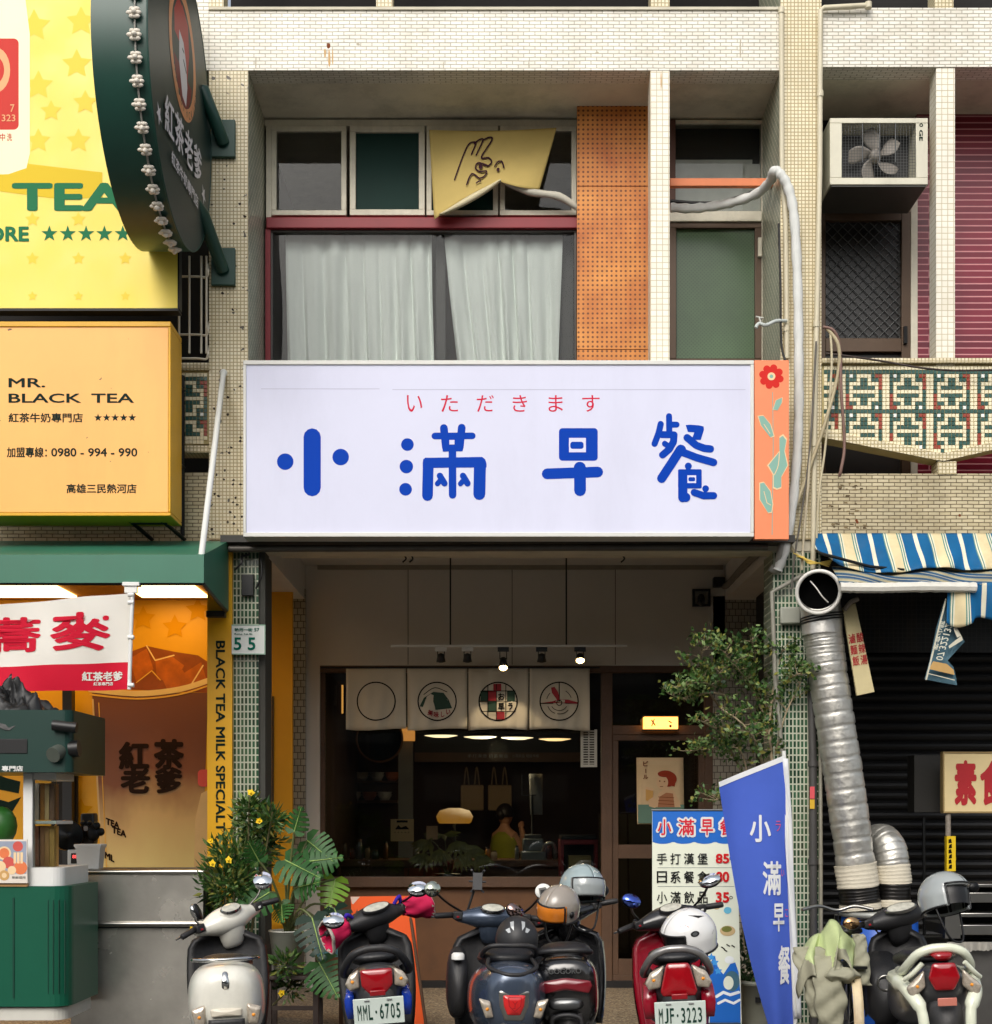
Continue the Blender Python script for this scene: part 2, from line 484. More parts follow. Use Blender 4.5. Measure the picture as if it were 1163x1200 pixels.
def pebble():
    m, t, b = nt('washed_pebble_floor')
    b.inputs['Roughness'].default_value = .75
    tc = t.nodes.new('ShaderNodeTexCoord')
    vo = N(t, 'ShaderNodeTexVoronoi', Scale=75.0); t.links.new(tc.outputs['Object'], vo.inputs['Vector'])
    c = ramp(t, vo.outputs['Color'], [(.1, lin((160, 142, 114))), (.45, lin((126, 108, 84))), (.65, lin((78, 64, 52))), (.9, lin((188, 174, 146)))])
    finish(t, b, c, tc.outputs['Object'], .2, 2.0, .5, 90)
    return m
m_pebble = pebble()
def mesh_glass():
    m, t, b = nt('green_patterned_glass')
    b.inputs['Roughness'].default_value = .3
    tc = t.nodes.new('ShaderNodeTexCoord')
    sx = t.nodes.new('ShaderNodeSeparateXYZ'); t.links.new(tc.outputs['UV'], sx.inputs[0])
    waves = []
    for i in (0, 1):
        d = N(t, 'ShaderNodeMath', operation='MULTIPLY'); t.links.new(sx.outputs[i], d.inputs[0]); d.inputs[1].default_value = 2 * PI / .03
        s_ = N(t, 'ShaderNodeMath', operation='SINE'); t.links.new(d.outputs[0], s_.inputs[0]); waves.append(s_)
    mu = N(t, 'ShaderNodeMath', operation='MULTIPLY'); t.links.new(waves[0].outputs[0], mu.inputs[0]); t.links.new(waves[1].outputs[0], mu.inputs[1])
    c = ramp(t, mu.outputs[0], [(.1, lin((70, 96, 62))), (.7, lin((52, 76, 50)))])
    finish(t, b, c, tc.outputs['Object'], .4, 1.6, 0, 0)
    return m
m_meshglass = mesh_glass()

# ------------------------------------------------------------------ ground
SZ = -.05
g = MB(); g.box(-400, 400, -400, -.32, SZ - .3, SZ)
struct(g.build('road', m_asphalt), 'grey asphalt street in front of the shophouses', 'road')
g = MB(); g.box(-40, 40, -.32, 8, -.3, 0)
struct(g.build('pavement', m_pebble), 'brown washed pebble arcade floor', 'pavement')

# the other side of the street, behind the camera: it shades the low sky and shows in the glass
g = MB()
for k in range(9):
    x = -46 + 10.2 * k
    g.box(x, x + 10.15, -34, -24 - .4 * (k % 2), SZ, 6.5 + 2.0 * ((k * 7) % 3))
struct(g.build('far_street_side', tile('far_street_windows', (120, 116, 108), (96, 92, 86), (44, 46, 50), 2.4, 1.6, .5, 0, 0)), 'plain row of buildings across the street that shows only as a dark reflection', 'buildings')

# ------------------------------------------------------------------ middle shophouse
mid = thing('shophouse', 'cream tiled shophouse in the middle with the breakfast shop on its ground floor', 'building', (0, 0, 0))
zt, zb = Z(12, 0), Z(82, 0)
xl0, xl1, xr0, xr1 = X(245, 0), X(291, 0), X(915, 0), X(963, 0)
z_sl = Z(632, 0)
mb = MB(); mb.box(xl0, xl1, 0, .9, z_sl, zb - .002, 0, 1); mb.build('pillar', [m_tile_chip, m_diamond], mid)
mb = MB(); mb.box(xr0, xr1, 0, .9, z_sl, zt + 1.2, 0, 1); mb.build('pillar', [m_tile, m_diamond], mid)
mb = MB(); mb.box(xl0, xr0 - .001, 0, .2, zb, zt, 0); mb.build('parapet_beam', m_brick, mid)
mb = MB(); mb.box(xl0, xr0 - .001, -.015, .22, zt, zt + .02); mb.build('coping', mk('cream_cement', (206, 200, 180), .8), mid)
for a, b in ((235, 262), (441, 460), (763, 785)):
    mb = MB(); mb.box(X(a, 0), X(b, 0), .003, .18, zt + .02, zt + 1.2); mb.build('pillar', m_tile, mid)
mb = MB(); mb.box(xl0, xr0, .2, 3.2, zb + .004, zb + .16); mb.build('soffit', m_soffit, mid)
mb = MB(); mb.box(xl0, xr0, .9, 1.0, zt + .2, zt + 1.2); mb.box(xl0, xr0, .22, .9, zt + 1.19, zt + 1.2); mb.build('upper_room', m_dark, mid)
mb = MB(); mb.box(X(762.5, 0), X(785, 0), .003, .17, z_sl, zb - .002); mb.build('column', m_white_tile, mid)
# rust and dirt on the tiles
ik = Ink(front(0))
for x, y, w_, h_, m in ((385, 50, 5, 7, 0), (386, 56, 3, 24, 1), (381, 56, 2.5, 12, 1), (390, 58, 1.8, 18, 1), (775, 84, 1.5, 20, 1), (700, 60, 4, 3, 2), (420, 50, 4, 3, 2), (868, 44, 2, 26, 2), (620, 70, 1.4, 11, 2), (520, 72, 1.2, 9, 2), (300, 66, 1.6, 14, 2)):
    ik.poly([(x + w_ * (.5 + .12 * rng.uniform(-1, 1)) * math.cos(2 * PI * k / 9), y + h_ * .5 + h_ * (.5 + .1 * rng.uniform(-1, 1)) * math.sin(2 * PI * k / 9)) for k in range(9)], m)
ik.build('rust_stains', [mk('dark_rust', (120, 62, 24), .9, var=.3), mk('pale_rust', (206, 170, 116), .9, var=.2), mk('grime', (186, 178, 156), .9, var=.2)], mid)
r6 = random.Random(4)
ik = Ink(front(0))
for k in range(46):
    x, y = r6.uniform(248, 288), r6.choice((r6.uniform(84, 630), r6.uniform(440, 626), r6.uniform(560, 626)))
    ik.poly([(x + r6.uniform(.8, 2.4) * math.cos(2 * PI * q / 7), y + r6.uniform(.8, 2.2) * math.sin(2 * PI * q / 7)) for q in range(7)])
ik.build('chipped_spots', mk('chip_dark', (58, 46, 34), .9, var=.3), mid)
# slab and front beam above the arcade
mb = MB(); mb.box(xl0, xr1, .02, .24, 3.58, z_sl); mb.build('arcade_beam', m_soffit, mid)
mb = MB(); mb.box(xl1, xr0, .05, .9, z_sl + .02, z_sl + .3); mb.build('balcony_floor', m_soffit, mid)
# upstairs room
YW = .75
mb = MB()
mb.box(xl1, xr0, 3.1, 3.2, 3.9, zb); mb.box(xl1 - .05, xl1, .9, 3.1, 3.9, zb); mb.box(xr0, xr0 + .05, .9, 3.1, 3.9, zb); mb.box(X(690, YW), X(690, YW) + .08, 1.0, 3.1, 3.9, zb)
mb.build('room_walls', m_room, mid)
mb = MB(); mb.box(xl1, xr0, .9, 3.1, 4.2, 4.3); mb.build('room_floor', m_dark, mid)
def win(parent, name, px0, px1, py0, py1, y, w, mat_f, mat_p, dep=.06, pane_y=.03):
    """a framed window: bars of w pixels round a pane"""
    mb = MB()
    mb.pb(px0, px1, py0, py0 + w, y, y + dep); mb.pb(px0, px1, py1 - w, py1, y, y + dep)
    mb.pb(px0, px0 + w, py0 + w, py1 - w, y, y + dep); mb.pb(px1 - w, px1, py0 + w, py1 - w, y, y + dep)
    f = mb.build(name, mat_f, parent, bevel=.004)
    if mat_p:
        mb = MB(); mb.pb(px0 + w, px1 - w, py0 + w, py1 - w, y + pane_y, y + pane_y + .006); mb.build('pane', mat_p, f)
    return f
mb = MB(); mb.pb(310, 680, 140, 147, YW, YW + .12); mb.pb(312, 318, 147, 256, YW + .002, YW + .1); mb.build('lintel', m_frame, mid)
win(mid, 'window', 318, 406, 147, 252, YW, 6, m_frame, m_glass)
win(mid, 'window', 410, 498, 147, 252, YW, 7, m_frame, m_greenpane)
win(mid, 'window', 500, 584, 147, 252, YW, 6, m_frame, m_greenpane)
win(mid, 'window', 586, 676, 147, 252, YW, 6, m_frame, m_glass)
mb = MB(); mb.pb(312, 678, 254, 267, YW - .04, YW + .1); mb.build('window_beam', m_redpaint, mid, bevel=.006)
mb = MB(); mb.pb(311, 317, 268, 424, YW - .02, YW + .1); mb.build('window_jamb', m_redpaint, mid)
f = win(mid, 'window', 317, 676, 269, 432, YW, 3, mk('grey_window_frame', (70, 66, 62), .5), m_glass)
for a, b in ((511, 522), (657, 674)): mb = MB(); mb.pb(a, b, 272, 430, YW + .2, YW + .24); mb.build('mullion', mk('charcoal_mullion', (52, 48, 47), .6) if 'charcoal_mullion' not in MATS else MATS['charcoal_mullion'], f)
# warm bulbs behind the curtain
m_bulb = lamp('warm_bulb', (255, 190, 110), 9)
# right sub-bay: transom window over a green glass door
mb = MB(); mb.pb(785, 792, 140, 252, YW - .01, YW + .1); mb.build('window_jamb', mk('brown_jamb', (92, 58, 44), .6), mid)
mb = MB(); mb.pb(893, 899, 140, 440, YW, YW + .1); mb.pb(785, 893, 247, 259, YW - .02, YW + .1); mb.pb(792, 893, 140, 144, YW, YW + .1); mb.build('transom_frame', m_frame, mid, bevel=.004)
w = MB(); w.pb(792, 893, 144, 247, YW + .03, YW + .036); w = w.build('window', m_glass, mid)
mb = MB(); mb.pb(792, 882, 187, 247, YW + .06, YW + .08); mb.pb(882, 893, 192, 247, YW + .06, YW + .08)
mb.build('blanking_board', mk('pale_grey_board', (178, 178, 170), .7, var=.15, stain=.2), w)
mb = MB(); mb.pb(792, 893, 144, 247, YW + .12, YW + .13); mb.build('backing', m_dark, w)
d = win(mid, 'door', 785, 893, 259, 428, YW, 8, m_brown, m_meshglass)
mb = MB(); mb.pb(889, 893, 278, 300, YW - .03, YW - .001); mb.build('hinge', m_frame, d)
# ground-floor arcade
YB = 2.37
AC = 3.88
xa0, xa1 = X(358, YB), X(850, YB)
mb = MB(); mb.box(xa0, xa1, .24, YB, AC, AC + .1); mb.build('arcade_ceiling', m_ceil, mid)
mb = MB(); mb.pb(372, 848, 660, 667, YB - .03, YB - .002); mb.build('ceiling_trim', mk('trim_paint', (150, 142, 126), .8), mid)
for a, b in ((xa0 - .42, xa0), (xa1, xa1 + .5)):
    mb = MB(); mb.box(a, b, .24, YB + .1, 3.565, AC + .1); mb.build('cross_beam', m_ceil, mid)
mb = MB(); mb.pb(358, 850, 655, 780, YB, YB + .12); mb.pb(358, 375, 780, 1158, YB, YB + .12); mb.build('back_wall', m_backwall, mid)
mk('dark_joint', (92, 84, 72), .9)
for q in (478, 600, 721): mb = MB(); mb.pb(q, q + .8, 667, 779, YB - .0015, YB); mb.build('wall_joint', MATS['dark_joint'], mid)
mb = MB(); mb.pb(337, 358, 690, 1158, YB - .06, YB + .2); mb.build('rear_pilaster', m_grey_tile, mid)
mb = MB(); mb.box(X(836, YB), X(836, YB) + .55, YB, YB + .2, 0, 3.6); mb.build('rear_pilaster', m_grey_tile, mid)
# street pillars of the arcade, green glass mosaic
for a, b in ((272, 303), (906, 962)):
    mb = MB(); mb.box(X(a, .03), X(b, .03), .03, .4, 0, 3.58, 0, 0); mb.build('arcade_pillar', m_green_tile, mid)
mb = MB(); mb.box(X(303.2, .06), X(311, .06), .06, .38, 0, 3.58); mb.build('pillar_edge', mk('dark_cement', (66, 66, 60), .8, stain=.3), mid)
# shop front: timber frame and panes
YS = YB + .03
fr = MB()
fr.pb(375, 836, 780, 788, YS - .03, YS + .08)
fr.pb(375, 381, 788, 1150, YS, YS + .08)
fr.pb(705, 718, 788, 1152, YS - .02, YS + .08)
fr.pb(826, 836, 788, 1152, YS - .02, YS + .08)
fr.pb(381, 705, 1028, 1040, YS - .06, YS + .1)
fr.pb(718, 826, 850, 861, YS - .01, YS + .08)
sf = fr.build('shop_front', m_wood, mid, bevel=.005)
for a, b, c, d_, mt in ((381, 705, 788, 1028, m_glassd), (718, 826, 788, 850, m_glassd)):
    mb = MB(); mb.pb(a, b, c, d_, YS + .03, YS + .036); mb.build('pane', mt, sf)
mb = MB(); mb.pb(381, 705, 1040, 1152, YS + .02, YS + .06); mb.build('apron_panel', m_wood2, sf)
mb = MB(); mb.pb(381, 836, 1150, 1158, YS - .05, YS + .1); mb.build('plinth', m_dark, sf)
d = win(mid, 'door', 718, 826, 861, 1150, YS, 7, m_wood, None)
for a, b in ((990, 1006), (1124, 1143)): mb = MB(); mb.pb(725, 819, a, b, YS, YS + .05); mb.build('rail', m_wood, d)
mb = MB(); mb.pb(725, 819, 868, 990, YS + .03, YS + .036); mb.pb(725, 819, 1006, 1124, YS + .03, YS + .036); mb.build('pane', m_glassd, d)
# the room behind the shop front
mb = MB()
x0, x1 = X(372, YS), X(840, YS)
mb.box(x0, x1, 6.4, 6.5, 0, 3.0); mb.box(x0 - .08, x0, YS + .1, 6.4, 0, 3.0); mb.box(x1, x1 + .08, YS + .1, 6.4, 0, 3.0)
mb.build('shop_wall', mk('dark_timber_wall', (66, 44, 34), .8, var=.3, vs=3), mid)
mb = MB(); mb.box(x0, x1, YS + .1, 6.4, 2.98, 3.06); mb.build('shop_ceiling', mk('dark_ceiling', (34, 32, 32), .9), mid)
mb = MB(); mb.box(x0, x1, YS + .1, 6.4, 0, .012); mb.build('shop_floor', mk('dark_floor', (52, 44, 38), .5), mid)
mb = MB(); mb.pb(467, 484, 850, 1015, 5.2, 5.3); mb.build('interior_post', mk('grey_post', (120, 122, 124), .7), mid)

# ------------------------------------------------------------------ right shophouse
rt = thing('shophouse', 'cream tiled shophouse at the right edge with red tiled wall and patterned balcony', 'building', (xr1 + 1.5, 0, 0))
xe = 6.2
zb2 = Z(78, 0)
mb = MB(); mb.box(xr1 + .001, xe, 0, .2, zb2, zt + .02); mb.build('parapet_beam', m_brick, rt)
mb = MB(); mb.box(xr1, xe, .2, .9, zb2 + .004, zb2 + .16); mb.build('soffit', m_soffit, rt)
mb = MB(); mb.box(X(1096, 0), X(1118, 0), .003, .18, zt + .021, zt + 1.2); mb.build('pillar', m_tile, rt)
mb = MB(); mb.box(xr1, xe, .9, 1.0, zt, zt + 1.2); mb.build('upper_room', m_dark, rt)
mb = MB(); mb.box(X(1098, 0), X(1120, 0), .01, .18, Z(428, 0), zb2 - .001); mb.build('column', m_white_tile, rt)
mb = MB(); mb.box(X(1075, YW), xe, YW, YW + .1, 3.8, zb2 + .1); mb.build('red_wall', m_red_tile, rt)
mb = MB(); mb.pb(963, 1075, 120, 240, YW + .1, YW + .2); mb.build('blanking_wall', m_dark, rt)
mb = MB(); mb.pb(1068, 1076, 232, 570, YW - .01, YW + .1); mb.pb(960, 1068, 238, 248, YW, YW + .1); mb.build('door_jamb', m_frame, rt, bevel=.004)
d = MB(); d.pb(960, 968, 248, 570, YW, YW + .06); d.pb(1057, 1068, 248, 570, YW, YW + .06); d.pb(968, 1057, 248, 258, YW, YW + .06); d.pb(968, 1057, 396, 412, YW, YW + .06)
d = d.build('door', m_brown, rt, bevel=.004)
mb = MB(); mb.pb(968, 1057, 258, 570, YW + .05, YW + .055); mb.build('door_panel', mk('smoked_panel', (34, 32, 30), .35, var=.3, vs=2), d)
mb = MB()
p0, p1 = P(968, 396, YW + .03), P(1057, 258, YW + .03)
w_, h_ = p1.x - p0.x, p1.z - p0.z
st = .085
k = -int(h_ / st) - 1
while k * st < w_:
    for sgn in (1, -1):
        a = k * st
        u0 = max(a, 0); u1 = min(a + h_, w_)
        if u1 > u0:
            pa, pb_ = (u0, u0 - a), (u1, u1 - a)
            if sgn < 0: pa, pb_ = (w_ - pa[0], pa[1]), (w_ - pb_[0], pb_[1])
            mb.tube([(p0.x + pa[0], YW + .035 + .003 * sgn, p0.z + pa[1]), (p0.x + pb_[0], YW + .035 + .003 * sgn, p0.z + pb_[1])], .0045, 5)
    k += 1
mb.build('door_grille', m_grey, d)
mb = MB(); mb.pb(1060, 1064, 382, 402, YW - .03, YW - .001); mb.build('handle', m_blackm, d)
mb = MB(); mb.box(xr1, xe, .9, 1.0, 3.8, zb2); mb.build('inner_wall', m_dark, rt)
mb = MB(); mb.box(xr1 + .001, xe, 0, .24, Z(640, 0), Z(555, 0)); mb.build('slab_beam', m_brick_old, rt)
mb = MB(); mb.box(xr1, xe, .24, .9, Z(570, 0), Z(555, 0) - .004); mb.build('balcony_floor', m_soffit, rt)
ik = Ink(front(0))
for k in range(34):
    x = 968 + 44 * r6.random() ** 1.3; y = 562 + 60 * r6.random()
    x += (y - 562) * .3 * r6.random()
    ik.poly([(x, y), (x + r6.uniform(2, 6), y + r6.uniform(-.6, .6)), (x + r6.uniform(2, 6), y + r6.uniform(1, 2.6)), (x + r6.uniform(-1, 1), y + r6.uniform(1, 2.4))], k % 2)
for x, y in ((1125, 604), (1004, 610), (1005, 612)): ik.disc(x, y, 1.6, 2)
ik.build('broken_tile_patch', [mk('bare_mortar', (128, 112, 82), .95, var=.2), mk('broken_tile_dark', (92, 78, 56), .95, var=.2), MATS['dark_rust']], rt)  # mortar and darker brown pieces where the tiles broke
# patterned mosaic parapet
PAT = ["GWG....GRR..", "GGG.GG.GGR..", "G...GG...R..", "G.GGGGGG.R..", "G........G..", "R.GGGGGG.G..", "R...GG...G..", "RGG.GG.GGG..", "RR.....GWG..", "GGGGGGGGGGGG"]
m_mos = [mk('cream_mosaic', (240, 230, 196), .35, var=.12, vs=12), mk('green_mosaic', (52, 92, 84), .25, var=.35, vs=14), mk('rust_mosaic', (156, 66, 48), .3, var=.25, vs=14), mk('white_mosaic', (240, 242, 236), .3, var=.08)]
m_grout = mk('mosaic_grout', (176, 162, 116), .9)
def mosaic(parent, pxa, pxb, top, bottom, c0, r0, name='mosaic_panel'):
    pw, ph = 4.29, 4.63
    pxs = [pxa + (pxb - pxa) * i / 24 for i in range(25)]
    pl = [P(x, bottom(x), 0) for x in pxs] + [P(pxb, top, 0), P(pxa, top, 0)]
    mb = MB(); mb.prism([p + V((0, .012, 0)) for p in pl], (0, .16, 0)); base = mb.build(name, m_grout, parent)
    mb = MB()
    c = int((pxa - c0) / pw) - 1
    while c0 + c * pw < pxb:
        x = c0 + c * pw
        for r in range(-3, 26):
            y = r0 + r * ph
            if x < pxa or x + pw > pxb or y < top or y + ph > bottom(x + pw / 2): continue
            k = '.' if r < -1 else ('G' if r == -1 else PAT[r % 10][c % 12])
            if y + ph > bottom(x + pw / 2) - 9: k = '.'
            j = lambda: rng.uniform(-.12, .12)
            mb.pb(x + .45 + j(), x + pw - .3 + j(), y + .45 + j(), y + ph - .3 + j(), .001 + rng.uniform(0, .002), .0118, '.GRW'.index(k))
        c += 1
    mb.build('mosaic_tiles', m_mos, base)
    return base
bot = lambda x: 512 + (x - 963) * .2 if x < 1105 else max(540.4 - (x - 1105) * .23, 500)
mosaic(rt, 964, 1270, 425, bot, 991.4, 438)
mb = MB()
pxs = [964 + (1270 - 964) * i / 30 for i in range(31)]
mb.loft([[P(x, bot(x) - 9, -.022), P(x, bot(x), -.022), P(x, bot(x), .17), P(x, bot(x) - 9, .17)] for x in pxs])
mb.build('parapet_lip', m_tile, rt, smooth=False)
mb = MB(); mb.box(X(963, 0) + .002, X(1270, 0), -.03, .18, Z(426, 0), Z(421, 0)); mb.build('coping', m_tile, rt)
mb = MB(); mb.box(X(1099, 0), X(1121, 0), -.01, .15, Z(556, 0), Z(541, 0)); mb.build('parapet_foot', m_tile, rt)
# dark arcade of the right house
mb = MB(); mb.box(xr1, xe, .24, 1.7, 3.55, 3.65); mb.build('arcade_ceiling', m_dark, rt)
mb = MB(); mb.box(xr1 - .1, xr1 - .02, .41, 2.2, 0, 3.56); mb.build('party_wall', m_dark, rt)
sh = MB()
ys = 1.6
z0, z1 = 0, Z(765, ys)
n = int((z1 - z0) / .085)
prof = []
for i in range(n * 4 + 1):
    prof.append((z0 + (z1 - z0) * i / (n * 4), .028 * abs(math.sin(PI * i / 4))))
sh.grid(lambda u, v: V((xr1 - .05 + (xe - xr1) * u, ys - prof[min(int(round(v * n * 4)), n * 4)][1], prof[min(int(round(v * n * 4)), n * 4)][0])), 1, n * 4, smooth=False)
sh.build('roller_shutter', mk('black_shutter', (22, 22, 23), .5, var=.2, metal=.2), rt)
mb = MB(); mb.box(xr1 - .05, xe, ys - .01, ys + .1, z1, 3.6); mb.build('shutter_box', tile('dark_tile', (26, 26, 26), (20, 20, 20), (46, 46, 44), .04, .04, .004, 0, .3), rt)

# ------------------------------------------------------------------ left shophouse
lf = thing('shophouse', 'cream tiled shophouse at the left edge behind the yellow tea shop signs', 'building', (-4.2, 0, 0))
xw = -5.6
mb = MB(); mb.box(xw, xl0 - .002, 0, .2, zb, zt + .5); mb.build('parapet_beam', m_brick, lf)
mb = MB(); mb.box(xw, xl0 - .002, .02, .24, Z(655, 0), Z(553, 0)); mb.build('slab_beam', m_brick_old, lf)
mb = MB(); mb.box(xw, xl0 - .003, .7, .8, Z(560, 0), zb); mb.box(xw, xl0, .2, .8, zb, zb + .1); mb.build('inner_wall', m_dark, lf)
botl = lambda x: 522 - (x - 205) * .06
mosaic(lf, 198, 244.6, 433, botl, 200, 446)
mb = MB(); mb.pb(198, 244.6, 522, 530, -.02, .16); mb.build('parapet_lip', m_tile, lf)
mb = MB(); mb.pb(198, 244.6, 425, 433, -.02, .16); mb.build('coping', m_tile, lf)
cage = MB()
yc = -.12
for x in (210, 222, 236, 242): cage.tube([P(x, 300, yc), P(x, 414, yc)], .009, 6)
for y in (324, 392, 420):
    cage.tube(spline([P(196, y, yc), P(230, y, yc), P(242, y + .5, yc), P(244, y - 8, yc), P(244.5, y - 14, .1)], 5), .009, 6)
cage.build('window_cage', mk('cream_bar', (206, 198, 178), .4, stain=.3), lf)
mb = MB(); mb.box(xw, X(272, .06), .1, 1.5, 3.40, 3.50); mb.build('arcade_ceiling', mk('warm_ceiling_board', (150, 102, 40), .6), lf)
YC = 1.3
m_yel = mk('yellow_wall_panel', (226, 164, 12), .45, var=.08, vs=3)
mb = MB(); mb.box(xw, X(246, YC), YC, YC + .1, 0, 3.4); wall = mb.build('yellow_wall', m_yel, lf)
mb = MB(); mb.pb(243, 272, 640, 1180, -.02, .05); strip = mb.build('sign_strip', mk('yellow_strip_board', (232, 172, 14), .4, var=.05), lf)
def rd(px0, py0, px1, py1, y):   # text running downwards, tops of the letters to the right
    return lambda u, v: P(px0 + (px1 - px0) * v, py0 + (py1 - py0) * u, y)
m_blk = mk('dark_green_letter', (20, 40, 34), .5, var=0)
lettering(strip, [('BLACK TEA MILK SPECIALTY', rd(253, 751, 264, 987, -.024))], m_blk, bold=.025)
mb = MB(); mb.pb(305, 343, 690, 1105, 1.9, 1.95); mb.build('yellow_side_panel', m_yel, lf)
mb = MB(); mb.pb(319, 320.5, 816, 940, 1.88, 1.898); mb.build('panel_slot', m_black, lf)
mb = MB(); mb.pb(318, 335, 1040, 1084, 1.7, 1.72); mb.build('yellow_flap', m_yel, lf)
# the big drink picture on the wall
def tea():
    m, t, b = nt('printed_tea')
    b.inputs['Roughness'].default_value = .4
    tc = t.nodes.new('ShaderNodeTexCoord')
    sx = t.nodes.new('ShaderNodeSeparateXYZ'); t.links.new(tc.outputs['Generated'], sx.inputs[0])
    nz = N(t, 'ShaderNodeTexNoise', Scale=3.0, Detail=3.0); t.links.new(tc.outputs['Generated'], nz.inputs['Vector'])
    ad = N(t, 'ShaderNodeMath', operation='MULTIPLY_ADD'); t.links.new(nz.outputs[0], ad.inputs[0]); ad.inputs[1].default_value = .35; t.links.new(sx.outputs[2], ad.inputs[2])
    c = ramp(t, ad.outputs[0], [(.24, lin((228, 206, 132))), (.52, lin((216, 178, 116))), (.72, lin((138, 84, 52))), (.95, lin((118, 68, 40)))])
    t.links.new(c, b.inputs['Base Color'])
    return m
yf = YC - .001
cup = MB(); cup.poly([P(108, 812, yf), P(120, 1040, yf), P(236, 1040, yf), P(244, 812, yf)]); cup = cup.build('drink_picture', tea(), wall)
ik = Ink(front(YC - .001))
m_ink = [mk('print_dark_brown', (42, 26, 16), .5, var=0), mk('print_amber', (190, 98, 20), .4, var=.4, vs=9), mk('print_cream', (240, 206, 140), .4, var=.1), mk('print_pink', (222, 96, 90), .4, var=0), mk('print_pale', (226, 190, 130), .4, var=.1), mk('print_yellow_star', (214, 150, 8), .5, var=0), mk('print_brown', (150, 74, 16), .4, var=.3, vs=9), mk('print_orange', (236, 180, 70), .4, var=.1), m_yel]
ik.poly([(150, 765), (172, 757), (205, 764), (232, 768), (244, 776), (244, 812), (150, 808)], 6)
for pts in ([(152, 772), (172, 760), (180, 784), (160, 800)], [(182, 772), (200, 768), (216, 780), (204, 800), (184, 796)], [(214, 790), (236, 776), (243, 800), (222, 806)], [(190, 795), (214, 785), (226, 806), (196, 808)]):
    ik.poly(pts, 1)
ik.seg([(172, 757), (182, 774), (204, 768)], 1.5, 2); ik.seg([(222, 806), (238, 780)], 1.6, 2); ik.seg([(160, 800), (178, 786), (188, 797)], 1.2, 7)
ik.seg([(106, 808), (160, 813), (210, 808), (246, 797)], 6.5, 2, smooth=4); ik.seg([(106, 814), (160, 819), (210, 814), (246, 803)], 2, 7, smooth=4); ik.seg([(109, 820), (121, 1036)], 2, 4); ik.seg([(116, 824), (126, 1036)], 1.2, 7)
ik.poly([(227, 1040), (229, 960), (236, 930), (246, 925), (246, 1040)], 4)
ik.rrect(232, 902, 248, 922, 5, 3)
for x, y in ((90, 850), (95, 1000), (168, 725), (205, 735), (232, 715), (88, 900), (60, 838), (20, 845), (95, 950)): ik.star(x, y, 15, 5, .5)
ik.build('printed_shapes', m_ink, cup)
lettering(cup, [('紅', tb(139, 869, 175, 902, YC - .0068)), ('茶', tb(180, 866, 216, 902, YC - .0068)), ('老', tb(141, 899, 176, 930, YC - .0068)), ('爹', tb(181, 899, 214, 930, YC - .0068)),
                ('TEA', lambda u, v: P(124 + 16 * u, 966 - 8 * v + 6 * u, YC - .0068)), ('TEA', lambda u, v: P(131 + 17 * u, 976 - 8 * v + 6 * u, YC - .0068)), ('ML', lambda u, v: P(123 + 11 * u, 1006 - 8 * v + 5 * u, YC - .0068))], m_ink[0], bold=.045)
ik = Ink(front(YC - .001))
for pts in ([(-8, 905), (8, 912), (24, 916), (22, 930), (-8, 924)], [(-8, 935), (10, 940), (25, 934), (14, 952), (-8, 950)], [(-8, 962), (15, 957), (14, 968), (-8, 972)]): ik.poly(pts)
ik.build('printed_brush_marks', m_blk, wall)
mb = MB(); mb.pb(73, 84, 805, 1100, 1.1, 1.2); mb.build('dark_post', m_black, lf)
mb = MB(); mb.box(X(60, 1.2), X(90, 1.2), 1.2, 1.25, 0, Z(905, 1.2)); mb.build('dark_opening', m_dark, lf)
# lit ceiling panels
for a, b in ((-60, 88), (165, 243)):
    mb = MB(); x0_, x1_ = X(a, 1.0), X(b, 1.0)
    mb.box(x0_, x1_, .45, 1.05, 3.385, 3.398); mb.build('ceiling_light', lamp('warm_light_panel', (255, 204, 118), 7), lf)
# ------------------------------------------------------------------ things on the upper facade
# big white shop sign
YG = -.35
sg = thing('shop_sign', 'wide white sign board with large blue characters and small red kana above the shop', 'sign', P(585, 630, -.2))
mb = MB(); mb.pb(287.5, 881.5, 425.5, 625.5, YG + .012, -.02); mb.build('sign_face', mk('lavender_white_sheet', (216, 218, 238), .45, var=.05, vs=1.3, spec=.12, stain=.10, stainc=(150, 150, 165), ss=1.8, bump=.05, bs=2.5), sg)
mb = MB()
mb.pb(285, 884, 422, 427, YG, -.015); mb.pb(285, 884, 624, 629, YG, -.015); mb.pb(285, 288.5, 427, 624, YG, -.015); mb.pb(880, 884, 427, 624, YG, -.015)
mb.build('sign_frame', mk('white_sign_frame', (214, 214, 208), .4, var=.05), sg, bevel=.004)
mb = MB(); mb.pb(306, 445, 455.3, 455.9, YG + .0112, YG + .0118); mb.pb(460, 874, 456.2, 456.8, YG + .0112, YG + .0118); mb.build('sheet_seam', mk('seam_grey', (180, 180, 200), .6, var=0), sg)
YI = YG + .012
m_blue = mk('sign_blue', (0, 62, 172), .5, var=0, spec=.08)
m_lav = mk('sign_gap_white', (216, 217, 240), .45, var=0, spec=.3)
def sub(ox, oy, s, y=YI):
    return lambda px, py, d: P(ox + px / s, oy + py / s, y) + V((0, -d - .0008, 0))
ik = Ink(sub(0, 0, 1), .00005)
ik.seg([(366, 512), (366, 571.5)], 20.2); ik.disc(334.4, 541, 9.7); ik.disc(399.4, 535.6, 9.7)
ik.build('character_little', m_blue, sg)
ik = Ink(sub(460, 490, 9.69), .00005)
for x, y, r in ((171, 300, 72), (159, 550, 77), (150, 808, 72)): ik.disc(x, y, r)
ik.seg([(482, 203), (908, 201)], 76); ik.seg([(585, 112), (608, 335)], 88); ik.seg([(788, 108), (765, 335)], 88)
ik.poly([(555, 170), (825, 170), (797, 377), (572, 380)])
